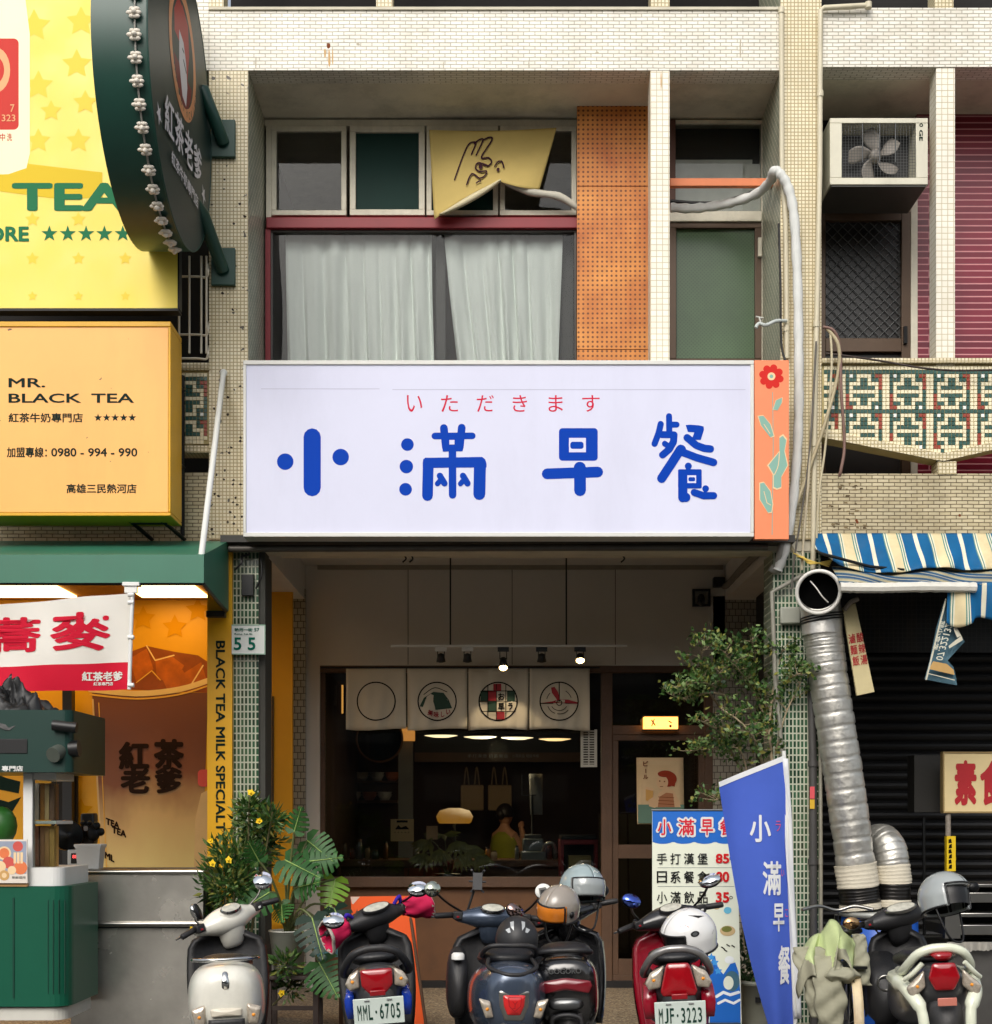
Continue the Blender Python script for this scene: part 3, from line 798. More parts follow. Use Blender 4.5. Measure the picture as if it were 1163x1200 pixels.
ik.seg([(682, 340), (684, 872)], 86)
ik.poly([(345, 505), (350, 470), (375, 449), (430, 450), (1020, 440), (1055, 470), (1070, 520), (1070, 560), (345, 566)])
ik.seg([(408, 515), (399, 880)], 122); ik.seg([(995, 515), (988, 862)], 136)
ik.poly([(648, 248), (706, 248), (706, 300), (648, 300)], 1)
for q in (0, 262):
    ik.seg([(540 + q, 655), (592 + q, 742)], 72); ik.seg([(556 + q, 695), (512 + q, 745)], 60)
ik.build('character_full', [m_blue, m_lav], sg)
ik = Ink(sub(590, 400, 3.323), .00005)
ik.rrect(217, 338, 368, 465, 14); ik.rrect(256, 376, 322, 432, 1, 1); ik.rrect(261, 391, 313, 419, 10)
ik.disc(298, 492, 23); ik.seg([(299, 492), (299, 580)], 46); ik.seg([(171, 516), (368, 509)], 42)
ik.build('character_early', [m_blue, m_lav], sg)
ik = Ink(sub(750, 470, 9.23), .00005)
ik.seg([(317, 163), (320, 350)], 66); ik.seg([(335, 255), (398, 255)], 66); ik.seg([(227, 248), (205, 345), (160, 463)], 68)
ik.seg([(235, 362), (372, 366)], 76); ik.seg([(370, 366), (365, 440), (320, 520), (247, 583)], 78); ik.seg([(270, 460), (315, 495)], 62)
ik.poly([(498, 260), (540, 256), (640, 262), (690, 275), (695, 310), (660, 420), (560, 420), (590, 338), (520, 332)])
ik.seg([(512, 396), (610, 478), (700, 512), (765, 518)], 80)
ik.seg([(443, 520), (345, 672), (237, 836)], 100); ik.seg([(450, 548), (610, 610), (798, 664)], 82); ik.disc(446, 528, 55)
ik.disc(525, 704, 38); ik.poly([(500, 720), (548, 720), (548, 760), (500, 760)])
ik.rrect(414, 738, 670, 945, 16); ik.rrect(508, 804, 610, 888, 1, 1); ik.rrect(526, 824, 600, 869, 18)
ik.seg([(465, 800), (465, 1045)], 100); ik.disc(498, 1042, 50)
ik.seg([(588, 988), (690, 1025), (800, 1023)], 76); ik.disc(712, 948, 36); ik.seg([(712, 948), (708, 1000)], 36)
ik.build('character_meal', [m_blue, m_lav], sg)
kana = [('い', 477, 495), ('た', 517, 537), ('だ', 559, 579), ('き', 601, 618), ('ま', 643, 660), ('す', 682.5, 703)]
lettering(sg, [(c, tb(a, 463, b, 482.5, YI - .0012)) for c, a, b in kana], mk('sign_red', (206, 34, 66), .45, var=0), bold=-.006)
# orange flower board
fb = thing('flower_board', 'narrow orange board with a red flower and pale green leaves right of the white sign', 'sign', P(905, 632, -.3))
mb = MB(); mb.pb(884.6, 925, 422, 632, -.34, -.29); mb.build('board', mk('salmon_board', (240, 138, 92), .5, var=.05), fb, bevel=.003)
ik = Ink(front(-.34))
o_ = lambda x, y: (863 + x / 3.75, 380 + y / 3.75)
m_fb = [mk('flower_red', (208, 48, 42), .5, var=0), mk('leaf_grey_green', (136, 178, 164), .5, var=0), mk('flower_cream', (240, 206, 160), .5, var=0)]
for k in range(8):
    a = PI * k / 4 + .25
    cx, cy = o_(155, 230)
    ik.seg([(cx + 4 * math.cos(a), cy + 4 * math.sin(a)), (cx + 10.5 * math.cos(a), cy + 10.5 * math.sin(a))], 8.4)
ik.disc(*o_(155, 229), 4.6, 2); ik.disc(*o_(155, 229), 2.2, 1)
ik.seg([o_(160, 300), o_(163, 520), o_(158, 925)], .8, 1)
for pts in ([(163, 375), (175, 335), (202, 322), (200, 345), (182, 378)], [(98, 405), (120, 402), (150, 440), (165, 490), (150, 497), (110, 445)], [(165, 715), (165, 660), (142, 620), (190, 560), (190, 500), (205, 490), (220, 510), (212, 560), (225, 620), (198, 670), (198, 715), (180, 722)], [(105, 700), (122, 696), (150, 735), (160, 790), (155, 825), (140, 828), (105, 770)]):
    c = (sum(p[0] for p in pts) / len(pts), sum(p[1] for p in pts) / len(pts))
    ik.poly([o_(c[0] + (x - c[0]) * 1.13, c[1] + (y - c[1]) * 1.06) for x, y in pts], 2); ik.poly([o_(x, y) for x, y in pts], 1)
ik.seg([o_(190, 560), o_(185, 620), o_(168, 662)], .9, 2, smooth=3); ik.seg([o_(122, 440), o_(148, 480)], .8, 2); ik.seg([o_(122, 735), o_(135, 785), o_(152, 795)], .8, 2)
ik.build('painted_flower', m_fb, fb)
# pegboard panel
pg = thing('pegboard_panel', 'tall orange brown perforated board beside the curtained window', 'board', P(719, 420, .56))
m_peg = pegboard('perforated_hardboard', (222, 148, 70), (184, 100, 40), (112, 60, 24), .0375)
for a, b in ((124, 217.5), (218.5, 409), (410, 440)):
    mb = MB(); mb.pb(676.5, 763.5, a, b, .56, .585); mb.build('board', m_peg, pg)
mb = MB(); mb.pb(677, 763, 126, 440, .588, .62); mb.build('batten', m_wood, pg)
# curtains
m_cur = cloth('white_voile', (244, 248, 244), .8, .06, var=.04)
def curtain(label, pxa, pxb, sa, sb, seed, lean):
    rr = random.Random(seed)
    t = thing('curtain', label, 'curtain', P((pxa + pxb) / 2, 424, .95))
    nf = (pxb - pxa) / 21.0
    ph = rr.uniform(0, 6)
    def fn(u, v):
        x = pxa + (pxb - pxa) * u + (sa * (1 - u) + sb * u) * (1 - v)
        a = ph + u * nf * 2 * PI + 1.3 * math.sin(u * 7 + ph)
        amp = .012 + .02 * (1 - v) + .01 * math.sin(u * 11 + ph * 3)
        p = P(x, 440 + (274 - 440) * v + (1.5 * math.sin(u * nf * PI) if v > .98 else 0), .95)
        p.y += amp * math.sin(a) + .012 * math.sin(a * 2.3 + 4 * v) * (1 - v) + .02 * noise.noise((u * 6, v * 3, seed))
        p.x += .012 * math.sin(a * 1 + 2 * v)
        p.y -= .07
        return p
    mb = MB(); mb.grid(fn, 150, 24); mb.build('cloth', m_cur, t)
    def fn2(u, v):
        p = fn(u, .96 + .045 * v); p.y -= .012; return p
    mb = MB(); mb.grid(fn2, 120, 2); mb.build('heading', m_cur, t)
curtain('left white voile curtain hanging in soft folds behind the upstairs window', 338, 508, 0, 2, 3, 0)
curtain('right white voile curtain drawn aside with a slanting left edge upstairs', 522, 658, 16, -3, 11, 0)
rail = MB(); rail.tube([P(322, 271, .86), P(672, 271, .86)], .008, 8)
tag(rail.build('curtain_rail', m_white), 'thin white rail above the two upstairs curtains', 'rail')
# pulled yellow banner cloth
hb = thing('hanging_cloth', 'faded yellow cloth with a line drawing pulled aside over the upper window panes', 'banner', P(575, 256, .7))
TL, TR, BL, BR, BM = (503, 152), (652.5, 149.5), (509, 257), (632.5, 222), (585, 212)
def hcl(u, v):   # v 0 top .. 1 bottom
    top = V((TL[0] + (TR[0] - TL[0]) * u, TL[1] + (TR[1] - TL[1]) * u + 2.2 * math.sin(PI * u), 0))
    if u < .62: q = u / .62; bo = V((BL[0] + (BM[0] - BL[0]) * q, BL[1] + (BM[1] - BL[1]) * q - 3 * math.sin(PI * q), 0))
    else: q = (u - .62) / .38; bo = V((BM[0] + (BR[0] - BM[0]) * q, BM[1] + (BR[1] - BM[1]) * q + 2 * math.sin(PI * q), 0))
    p = top + (bo - top) * v
    dep = .66 - .07 * v * (1 - .6 * abs(u - .6)) - .05 * math.sin(PI * u) * v ** 2 + .012 * math.sin(9 * u + 4 * v)
    return P(p.x, p.y, dep)
mb = MB(); mb.grid(lambda u, v: hcl(u, 1 - v), 40, 24); mb.build('cloth', cloth('yellowed_cloth', (212, 188, 116), .8, .15, var=.12, vs=3), hb, solid=.003)
mb = MB()
def hfold(u, v):
    a = hcl(.05 + .58 * u, .995); w = 15 * math.sin(PI * min(1, u * .9 + .05)) ** .7
    return a + V((w / 155 * .35 * v, -.05 * math.sin(PI * v * .8), w / 155 * -.55 * v + .0))
mb.grid(hfold, 20, 5); mb.build('turned_hem', cloth('pale_cloth_back', (226, 216, 180), .8, .2), hb, solid=.003)
def hmap(px, py, d):
    # crop pixels of the drawing taken onto the cloth
    x, y = 480 + px / 5.286, 130 + py / 5.286
    u = (x - 503) / 150; top = 152 + 2 * math.sin(PI * u)
    bo = 257 - (u / .62) * 45 if u < .62 else 212 + (u - .62) / .38 * 10
    return hcl(u, min(max((y - top) / (bo - top), 0), .99)) + V((0, -.006 - d, 0))
ik = Ink(hmap)
for pts in ([(278, 437), (335, 290), (370, 215), (405, 200), (415, 215), (392, 277)], [(408, 210), (440, 185), (462, 190), (424, 283)], [(460, 190), (500, 172), (520, 190), (460, 297), (510, 300), (535, 325), (515, 350), (480, 345)],
            [(510, 350), (440, 335), (425, 370), (460, 390), (505, 385), (500, 410), (460, 432), (400, 405), (365, 475)], [(562, 355), (580, 325), (610, 322), (630, 355)]):
    ik.seg(pts, 10, smooth=4)
ik.disc(460, 360, 15); ik.disc(592, 372, 12); ik.seg([(438, 465), (455, 452), (470, 452)], 9)
ik.build('line_drawing', mk('drawn_purple', (62, 34, 46), .6, var=0), hb)
mb = MB(); mb.tube(spline([P(588, 208, .62), P(620, 224, .62), P(655, 230, .63), P(676, 243, .66)], 5), [.03, .034, .036, .034, .03, .032, .03, .028, .026, .03, .032, .03, .028, .026, .025, .022], 10)
tag(mb.build('wrapped_pipe', cloth('pipe_wrap', (204, 200, 186), .7, var=.2)), 'short white wrapped pipe end sticking out under the yellow cloth', 'pipe')
# painted bar, conduit and the big wrapped hose
mb = MB(); mb.box(X(785.5, .3), X(914.5, .3), .3, .35, Z(217.5, .3), Z(208.5, .3))
tag(mb.build('painted_bar', m_orange, bevel=.003), 'orange painted steel bar across the narrow bay beside the white column', 'bar')
m_hose = cloth('white_pipe_wrap', (214, 216, 212), .6, var=.12, vs=10, stain=.2)
mb = MB()
hp = [P(786, 243, .5), P(815, 244, .5), P(850, 239, .45), P(885, 228, .3), P(903, 212, .1), P(907, 201, -.06), P(914, 203, -.1), P(924, 220, -.1), P(931, 255, -.1), P(935, 330, -.1), P(936.5, 420, -.1), P(936, 500, -.1), P(931, 575, -.1), P(921, 640, -.1), P(912, 668, -.06)]
hs_ = spline(hp, 6)
mb.tube(hs_, [.034 + .004 * math.sin(i * 2.1) + .003 * rng.random() for i in range(len(hs_))], 12)
tag(mb.build('wrapped_hose', m_hose), 'thick white wrapped hose arching out and down the pillar beside the orange board', 'pipe')
mb = MB(); mb.tube(spline([P(786, 236, .55), P(840, 238, .55), P(885, 224, .5), P(903, 212, .3)], 6), .018, 8)
tag(mb.build('conduit', m_black), 'thin dark cable lying on the wrapped hose in the narrow bay', 'cable')
def pipe(label, pts, r, mat, name='drain_pipe', cat='pipe', n=4, col=()):
    t = thing(name, label, cat, pts[-1])
    mb = MB(); mb.tube(spline(pts, n) if n > 1 else pts, r, 10); mb.build('tube', mat, t)
    for c in col:
        mb = MB(); mb.tube([c + V((0, 0, .022)), c - V((0, 0, .022))], r * 1.28, 10); mb.build('collar', mat, t)
    return t
pipe('cream drain pipe running up the left edge of the right pillar to the roof', [P(916, 8, -.03), P(916.5, 100, -.03), P(917, 205, -.03), P(921, 260, -.03), P(922.5, 420, -.03)], .019, m_pvc, n=3, col=[P(916, 12, -.03), P(922, 385, -.03)])
pipe('cream pipe on the right edge of the right pillar bending over at its top', [P(1020, 6, -.05), P(966, 9, -.04), P(962, 12, -.04), P(961.5, 60, -.04), P(961, 200, -.04), P(958, 350, -.04), P(955, 480, -.04), P(953.5, 640, -.04), P(953, 668, -.04)], .02, m_pvc, n=1, col=[P(1018, 6, -.05) + V((0, 0, 0)), P(961.5, 110, -.04), P(957, 380, -.04), P(954.5, 520, -.04)])
# garden tap
tp = thing('water_tap', 'small pale tap and elbow sticking out of the pillar above the orange board', 'tap', P(922, 385, -.06))
mb = MB(); mb.tube(spline([P(922, 376, -.06), P(910, 376, -.1), P(898, 381, -.12), P(890, 379, -.12), P(886, 384, -.12)], 4), .014, 8); mb.build('spout', mk('pale_grey_pipe', (186, 194, 190), .5), tp)
mb = MB(); mb.tube([P(892, 379, -.12), P(890, 372, -.12)], .009, 8); mb.tube([P(886, 371, -.12), P(895, 373, -.12)], .008, 8); mb.build('handle', mk('tap_metal', (190, 190, 180), .35, metal=.7), tp)
# loose cables
cab = [('long beige cable swinging down the pillar to the yellow tie', [(970, 385), (983, 405), (982, 440), (966, 500), (945, 560), (928, 610), (927, 640), (942, 655)], .014, (176, 164, 132)),
       ('brown cable looping in front of the patterned balcony', [(965, 383), (978, 388), (985, 410), (986, 455), (990, 520), (986, 550), (984, 558)], .012, (122, 94, 84)),
       ('pale cable hanging straight beside the patterned balcony', [(973, 385), (975, 430), (968, 520), (960, 580), (957, 640)], .009, (190, 180, 150)),
       ('grey cable running down beside the big hose', [(957, 400), (950, 520), (940, 600), (932, 650), (928, 690)], .008, (96, 92, 84)),
       ('thin cream cable between pipe and hose on the right pillar', [(952, 470), (948, 560), (943, 620), (940, 668)], .01, (186, 176, 150)),
       ('dark cable inside the green tiled reveal by the tap', [(913, 262), (915, 330), (916, 400), (921, 424)], .009, (24, 24, 24)),
       ('dark brown cable drooping along the top of the patterned balcony', [(968, 414), (1000, 418), (1040, 424), (1080, 431), (1120, 434), (1175, 433)], .008, (58, 46, 40))]
for lb, pts, r, c in cab:
    mb = MB(); mb.tube(spline([P(x, y, -.08 - .02 * (i % 2)) for i, (x, y) in enumerate(pts)], 6), r, 7)
    tag(mb.build('cable', mk('cable_' + str(c[0]) + str(c[1]), c, .6, var=.15)), lb, 'cable', 'cables on the right pillar')
mb = MB()
for k in range(5): mb.tube(spline([P(934 + 2 * k, 652, -.12), P(950, 657 + k, -.14), P(972 + k, 664 - 2 * k, -.13)], 4), .005, 5)
for k in range(3): mb.tube([P(952, 658, -.14), P(930 + 6 * k, 648 + 4 * k, -.15)], .004, 5)
tag(mb.build('yellow_tie', mk('yellow_twine', (226, 196, 96), .8)), 'knotted yellow twine tie round the cables above the silver duct', 'tie')
# window air conditioner
ac = thing('air_conditioner', 'old cream window air conditioner with a grey fan over the right door', 'air conditioner', P(1030, 245, .25))
m_ac = mk('aged_cream_enamel', (212, 208, 188), .45, var=.08, stain=.25)
YA = .03
mb = MB()
mb.pb(973, 1088, 138, 144, YA, YA + .5); mb.pb(973, 1088, 208, 216, YA, YA + .5); mb.pb(973, 987, 144, 208, YA, YA + .5); mb.pb(1074, 1088, 144, 208, YA, YA + .5)
mb.pb(987, 1074, 144, 208, YA + .2, YA + .5, 1)
mb.build('casing', [m_ac, m_black, mk('ac_underside', (66, 66, 62), .6)], ac, bevel=.004)
mb = MB(); mb.box(X(975, YA), X(1086, YA), YA + .01, YA + .5, Z(216, YA) - .012, Z(216, YA) - .001); mb.build('drip_tray', mk('grey_tray', (74, 74, 70), .5, metal=.4), ac)
fan = MB()
cc = P(1026, 183, YA + .1)
for k in range(5):
    a0 = 2 * PI * k / 5 + .3
    def bl(u, v, a0=a0):
        r = .03 + .175 * u; wd = (.25 + .55 * math.sin(PI * (.15 + .8 * u)))
        a = a0 + (v - .5) * wd * 1.1 + .35 * u
        return cc + V((r * math.cos(a), .05 * (v - .5), r * math.sin(a)))
    fan.grid(bl, 8, 6)
fan.lathe([(.001, .05), (.03, .045), (.042, .02), (.042, -.03)], 16, Matrix.Translation(cc) @ Matrix.Rotation(R(90), 4, 'X'))
fan.build('fan', mk('grey_fan_blade', (150, 144, 136), .5, var=.2), ac, solid=.004)
gr = MB()
for i in range(26): x = 988 + i * 3.4; gr.tube([P(x, 144, YA + .012), P(x, 208, YA + .012)], .0014, 4)
for i in range(19): y = 146 + i * 3.4; gr.tube([P(987, y, YA + .016), P(1074, y, YA + .016)], .0014, 4)
for x in (1011, 1031, 1050): gr.tube([P(x, 144, YA + .008), P(x, 190, YA + .008)], .004, 5)
gr.build('wire_guard', m_grey, ac)
lettering(ac, [('GE', lambda u, v: P(1077.5 + 4.5 * v, 152 + 13 * u, YA - .002))], m_blk, bold=.03)
ik = Ink(front(YA)); ik.ring(1080, 146.5, 1.6, 1.2); ik.build('round_badge', m_blk, ac)

# ------------------------------------------------------------------ tea shop signs on the left
tb_ = thing('tea_signboard', 'large bright yellow tea board at the top left with green letters and stars', 'sign', P(90, 362, -.5))
YY = -.55
m_ly = mk('printed_lemon_vinyl', (246, 222, 92), .45, var=.06, vs=2, bump=.08, bs=4, stain=.12, stainc=(206, 170, 60), ss=1.6)
mb = MB(); mb.pb(-80, 208, -60, 361, YY, YY + .04); mb.build('panel', m_ly, tb_)
mb = MB(); mb.pb(-80, 209, 361.3, 364, YY - .01, YY + .1); mb.pb(208.3, 210, -60, 361, YY + .005, YY + .1); mb.build('edge_frame', m_blackm, tb_)
ik = Ink(front(YY))
m_ty = [mk('print_star_yellow', (242, 213, 82), .4, var=0), mk('print_bottle_cream', (238, 236, 190), .4, var=.03), mk('print_label_red', (206, 62, 54), .4, var=0), mk('print_green', (34, 116, 76), .4, var=0), mk('print_shade_yellow', (226, 194, 50), .4, var=0), mk('print_peach', (236, 176, 128), .4, var=0)]
for x, y, r in ((40, 30, 20), (95, 25, 18), (45, 100, 18), (90, 75, 18), (45, 165, 15), (92, 165, 15), (38, 303, 8), (92, 303, 8), (147, 303, 8), (38, 347, 6), (92, 347, 6), (147, 347, 6), (38, 257, 9), (92, 257, 9), (60, 130, 13), (100, 120, 15)): ik.star(x, y, r, 0, .5)
ik.poly([(-30, 212), (32, 190), (34, 192), (120, 202), (120, 232), (60, 232), (-30, 220)], 4)
ik.poly([(-40, -60), (26, -60), (30, 0), (35, 40), (35, 180), (31, 197), (10, 204), (-40, 206)], 1)
ik.rrect(-40, 45, 22, 152, 6, 2); ik.disc(-4, 82, 16, 5, ry=26); ik.disc(-6, 82, 11, 2, ry=16)
for k in range(6): ik.star(58 + 21.5 * k, 274, 10, 3, .4)
ik.build('printed_picture', m_ty, tb_)
lettering(tb_, [('TEA', tb(14, 214, 150, 247, YY - .0025)), ('STORE', tb(-44, 265, 34, 283, YY - .0025))], m_ty[3], bold=.035)
lettering(tb_, [('7', tb(12, 122, 17, 131, YY - .0032)), ('323', tb(2, 134, 18, 142, YY - .0032))], m_ty[5], bold=.01)
lettering(tb_, [('中', tb(0, 156, 6, 165, YY - .0025)), ('洗', tb(8, 156, 14, 165, YY - .0025))], m_ty[2], bold=.01)
# orange light box
lb_ = thing('lightbox_sign', 'orange tea shop box sign with small dark green lettering below the yellow board', 'sign', P(90, 612, -.5))
YL = -.7
mb = MB(); mb.pb(-70, 197, 383, 600, YL + .01, -.34); mb.build('box_face', mk('apricot_acrylic', (250, 182, 92), .4, var=.07, vs=1.5, speck=.76, stain=.15, stainc=(190, 120, 50), ss=1.5), lb_)
mb = MB()
mb.pb(-70, 200, 376.5, 382.5, YL, -.335); mb.pb(-70, 200, 600.5, 604.5, YL, -.335); mb.pb(197.2, 200, 383, 600, YL, -.335)
mb.build('box_rim', mk('golden_rim', (222, 166, 12), .4, var=.1), lb_, bevel=.004)
yt = YL + .0088
lettering(lb_, [('MR.', tb(10, 443, 53, 454, yt)), ('BLACK', tb(10, 461, 95, 472, yt)), ('TEA', tb(107, 461, 157, 472, yt)),
                ('加盟專線：', tb(8, 524, 55, 536, yt)), ('0980 - 994 - 990', tb(60, 525, 161, 535, yt)),
                ('高雄三民熱河店', tb(78, 567, 160, 578, yt)), ('紅茶牛奶專門店', tb(10, 484, 97, 495, yt))], m_blk, bold=.018)
ik = Ink(front(YL + .01))
for k in range(5): ik.star(115 + 10 * k, 489.5, 4.8, 0, .42)
ik.build('star_row', m_blk, lb_)
bk = thing('sign_bracket', 'black steel angle bracket holding the orange box sign to the wall', 'bracket', P(190, 640, -.2))
mb = MB()
mb.tube([P(214, 440, -.1), P(214, 628, -.1)], .017, 4); mb.tube([P(150, 608, -.5), P(178, 632, -.05)], .02, 4); mb.tube([P(188, 608, -.5), P(216, 632, -.05)], .02, 4); mb.tube([P(155, 612, -.45), P(196, 612, -.45)], .018, 4); mb.tube([P(205, 448, -.3), P(216, 458, -.08)], .014, 4); mb.tube([P(205, 540, -.3), P(216, 548, -.08)], .014, 4)
mb.build('frame', m_blackm, bk)
# round projecting sign
ds = thing('round_sign', 'big round dark green sign projecting from the pillar with a row of white flowers', 'sign', (-2.32, -1.04, 5.44))
m_dg = mk('deep_green_enamel', (20, 46, 42), .42, var=.12, stain=.1, stainc=(70, 90, 84))
m_dg2 = mk('green_sign_rim', (24, 66, 56), .4, var=.1)
CX, CY, CZ, RR = -2.148, -1.04, 6.51, 1.0
Mx = Matrix.Translation((CX, CY, CZ)) @ Matrix.Rotation(R(90), 4, 'Y')
mb = MB(); mb.lathe([(RR, -.35), (RR, -.002)], 72, Mx); mb.build('rim', m_dg2, ds)
mb = MB(); mb.poly([V((CX, CY + .992 * math.cos(2 * PI * k / 72), CZ + .992 * math.sin(2 * PI * k / 72))) for k in range(72)])
mb.poly([V((CX - .352, CY - .992 * math.cos(2 * PI * k / 72), CZ + .992 * math.sin(2 * PI * k / 72))) for k in range(72)])
mb.build('face', m_dg, ds)
mb = MB()
for i, a in enumerate(range(72)):
    pass
mb.tube([V((CX - .002, CY + 1.0 * math.cos(2 * PI * k / 72), CZ + 1.0 * math.sin(2 * PI * k / 72))) for k in range(73)], .006, 5, cap=False)
mb.build('face_trim', m_dg2, ds)
fx = lambda a, b, d: V((CX + d + .002, a, b))
ik = Ink(fx)
m_em = [mk('emblem_peach', (228, 160, 112), .4, var=0), mk('emblem_dark', (60, 66, 58), .4, var=0), mk('emblem_red', (184, 54, 48), .4, var=0), mk('emblem_white', (224, 220, 222), .4, var=0), mk('emblem_maroon', (120, 26, 30), .4, var=0)]
ec, ez = -1.03, 6.80
ik.disc(ec, ez, .43, 0, 40); ik.disc(ec, ez, .345, 1, 40)
ik.poly([(ec + .30 * math.cos(R(a)), ez - .02 + .335 * math.sin(R(a))) for a in range(200, 345, 12)], 4)
ik.poly([(ec - .26, ez + .02), (ec - .27, ez + .16), (ec - .15, ez + .31), (ec + .02, ez + .30), (ec + .02, ez + .02)], 2)
ik.poly([(ec - .03, ez + .32), (ec + .16, ez + .27), (ec + .2, ez + .08), (ec + .12, ez - .18), (ec, ez - .05)], 2)
ik.poly([(ec - .12, ez + .10), (ec + .02, ez + .08), (ec + .10, ez - .02), (ec + .14, ez - .17), (ec + .10, ez - .32), (ec - .02, ez - .30), (ec - .12, ez - .12)], 3)
ik.seg([(ec + .02, ez - .04), (ec + .10, ez - .08)], .02, 1); ik.seg([(ec - .02, ez + .02), (ec + .03, ez + .02)], .015, 1)
ik.star(-1.74, 6.04, .075, 3); ik.star(-.33, 6.13, .075, 3)
ik.build('emblem', m_em, ds)
lettering(ds, [(c, (lambda u, v, k=k: V((CX + .012, -1.62 + .30 * k + .27 * u, 6.00 + .25 * v + .035 * k + .03 * u)))) for k, c in enumerate('紅茶老爹')] +
          [('紅茶牛奶專門店', lambda u, v: V((CX + .012, -1.42 + .85 * u, 5.87 + .095 * v + .05 * u)))], m_em[3], bold=.02)
lettering(ds, [(c, (lambda u, v, a=R(215 + 12.5 * i): V((CX + .014, ec + (.362 + .05 * v) * math.cos(a + .12 * u), ez + (.362 + .05 * v) * math.sin(a + .12 * u))))) for i, c in enumerate('MR.BLACKTEA')], m_em[1], bold=.0)
for s_ in (-1, 1):
    pass
fl0 = None
mfl = mk('white_petal', (222, 214, 200), .6, var=.1)
for k in range(25):
    a = R(100 + k * 7.3)
    c = V((CX - .075, CY + 1.03 * math.cos(a), CZ + 1.03 * math.sin(a)))
    if fl0 is None:
        mb = MB()
        for q in range(6):
            b = PI * q / 3
            mb.ell((.026 * math.cos(b), .026 * math.sin(b), .008), (.02 + .006 * (q % 2), .014, .012), 8)
        mb.ell((0, 0, .02), (.018, .018, .02), 8)
        fl0 = mb.build('flower', mfl, ds)
        base = fl0
        o = fl0
    else:
        o = fl0.copy(); S.collection.objects.link(o); o.parent = ds
    off = V(ds.location)
    o.location = c - off
    o.rotation_euler = V((0, math.cos(a), math.sin(a))).to_track_quat('Z', 'Y').to_euler()
me = fl0.data
lo = V([sum(v.co[i] for v in me.vertices) / len(me.vertices) for i in range(3)])
for v in me.vertices: v.co -= lo
mb = MB(); mb.tube([V((CX - .075, CY + 1.012 * math.cos(R(100 + k * 3)), CZ + 1.012 * math.sin(R(100 + k * 3)))) for k in range(62)], .007, 5); mb.build('flower_string', mk('grey_cord', (150, 148, 140), .6), ds)
for y in (163, 313):
    c = P(262, y, -.02)
    mb = MB(); mb.box(c.x - .09, c.x + .09, -.04, -.001, c.z - .14, c.z + .14); pl = mb.build('wall_plate', m_dg2, ds, bevel=.004)
    z_ = c.z + (.25 if y < 200 else .3)
    mb = MB(); mb.tube([V((c.x, -.04, c.z - .03)), V((c.x - .09, -.35, z_ - .04)), V((CX - .13, -.62 if y > 200 else -.2, z_ + (.06 if y < 200 else .1)))], .05, 10); mb.build('arm', m_dg2, pl)
# white stay rod
mb = MB(); mb.tube([P(262, 437, -.05), P(235, 660, -1.08)], .022, 8)
mb.ell(P(262, 437, -.05), (.03, .02, .03), 10)
tag(mb.build('stay_rod', mk('white_rod', (214, 216, 210), .4, var=.05)), 'white diagonal stay rod from the left pillar down to the green awning', 'rod')
# green awning
aw = thing('green_awning', 'green fabric awning over the tea shop counter at the left', 'awning', (-4, -.6, 3.0))
YF, YBk = -1.1, -.06
m_awn = mk('green_vinyl_awning', (44, 110, 86), .42, var=.1, vs=2, stain=.15, spec=.6)
xa, xb = -5.8, X(239, YF)
zf0, zf1, zk = Z(683, YF), Z(650, YF), Z(634, YBk)
xbk, zbk = X(268, YBk), Z(716, YBk)
mb = MB(); mb.add([(xa, YF, zf0), (xb, YF, zf0), (xb, YF, zf1), (xa, YF, zf1), (xa, YBk, zk), (xbk, YBk, zk), (xbk, YBk, zbk)],
       [(0, 1, 2, 3), (3, 2, 5, 4), (1, 6, 5, 2)]); mb.build('cover', m_awn, aw, solid=.01)
mb = MB()
for q in ([V((xa, YF + .02, zf0)), V((xb - .012, YF + .02, zf0))], [V((xb - .012, YF + .02, zf0)), V((xbk - .02, YBk, zbk))], [V((xbk - .03, YBk, zbk)), V((xbk - .03, YBk, zk - .02))], [V((xb - .02, YF + .02, zf0)), V((xb - .02, YF + .02, zf1 - .02))]): mb.tube(q, .016, 6)
mb.build('frame', m_blackm, aw)
mb = MB(); mb.box(xbk - .16, xbk - .02, YBk - .05, YBk + .02, zbk - .05, zbk - .005); mb.build('wall_bracket', m_black, aw)
mb = MB(); mb.box(X(144, YF), X(164, YF), YF - .02, YF + .05, Z(687, YF), Z(682.5, YF)); mb.box(X(146, YF), X(161, YF), YF - .01, YF + .02, Z(695, YF), Z(687, YF) - .001); mb.build('clip', m_white, aw, bevel=.003)
# noodle banner
bn = thing('cloth_banner', 'white and red cloth banner with big red characters hanging under the green awning', 'banner', P(75, 812, -1.15))
YN = -1.15
def bmap(u, v):   # v 0 top
    x = -40 + 195 * u
    y0 = 709.5 - 13 * u + 1.5 * math.sin(5 * u); y1 = 812 - 4 * u
    p = P(x - 3 * v * u, y0 + (y1 - y0) * v, YN)
    p.y += .025 * math.sin(7 * u + 2 * v) * (v + .3) + .018 * math.sin(16 * u - 5 * v) * (u * .8 + .2)
    return p
m_bw = cloth('white_banner_cloth', (232, 230, 222), .75, .15, var=.03)
m_br = cloth('red_banner_cloth', (206, 22, 52), .7, .12, var=.04)
mb = MB(); mb.grid(lambda u, v: bmap(u, 1 - v), 60, 28)
mb.m = [1 if i // 60 < 7.5 else 0 for i in range(60 * 28)]
mb.build('cloth', [m_bw, m_br], bn)
def bt(px0, py0, px1, py1):
    def f(u, v):
        x = px0 + (px1 - px0) * u; y = py1 + (py0 - py1) * v
        uu = (x + 40) / 195; t0 = 709.5 - 13 * uu; t1 = 812 - 4 * uu
        return bmap(uu, (y - t0) / (t1 - t0)) + V((0, -.0035, 0))
    return f
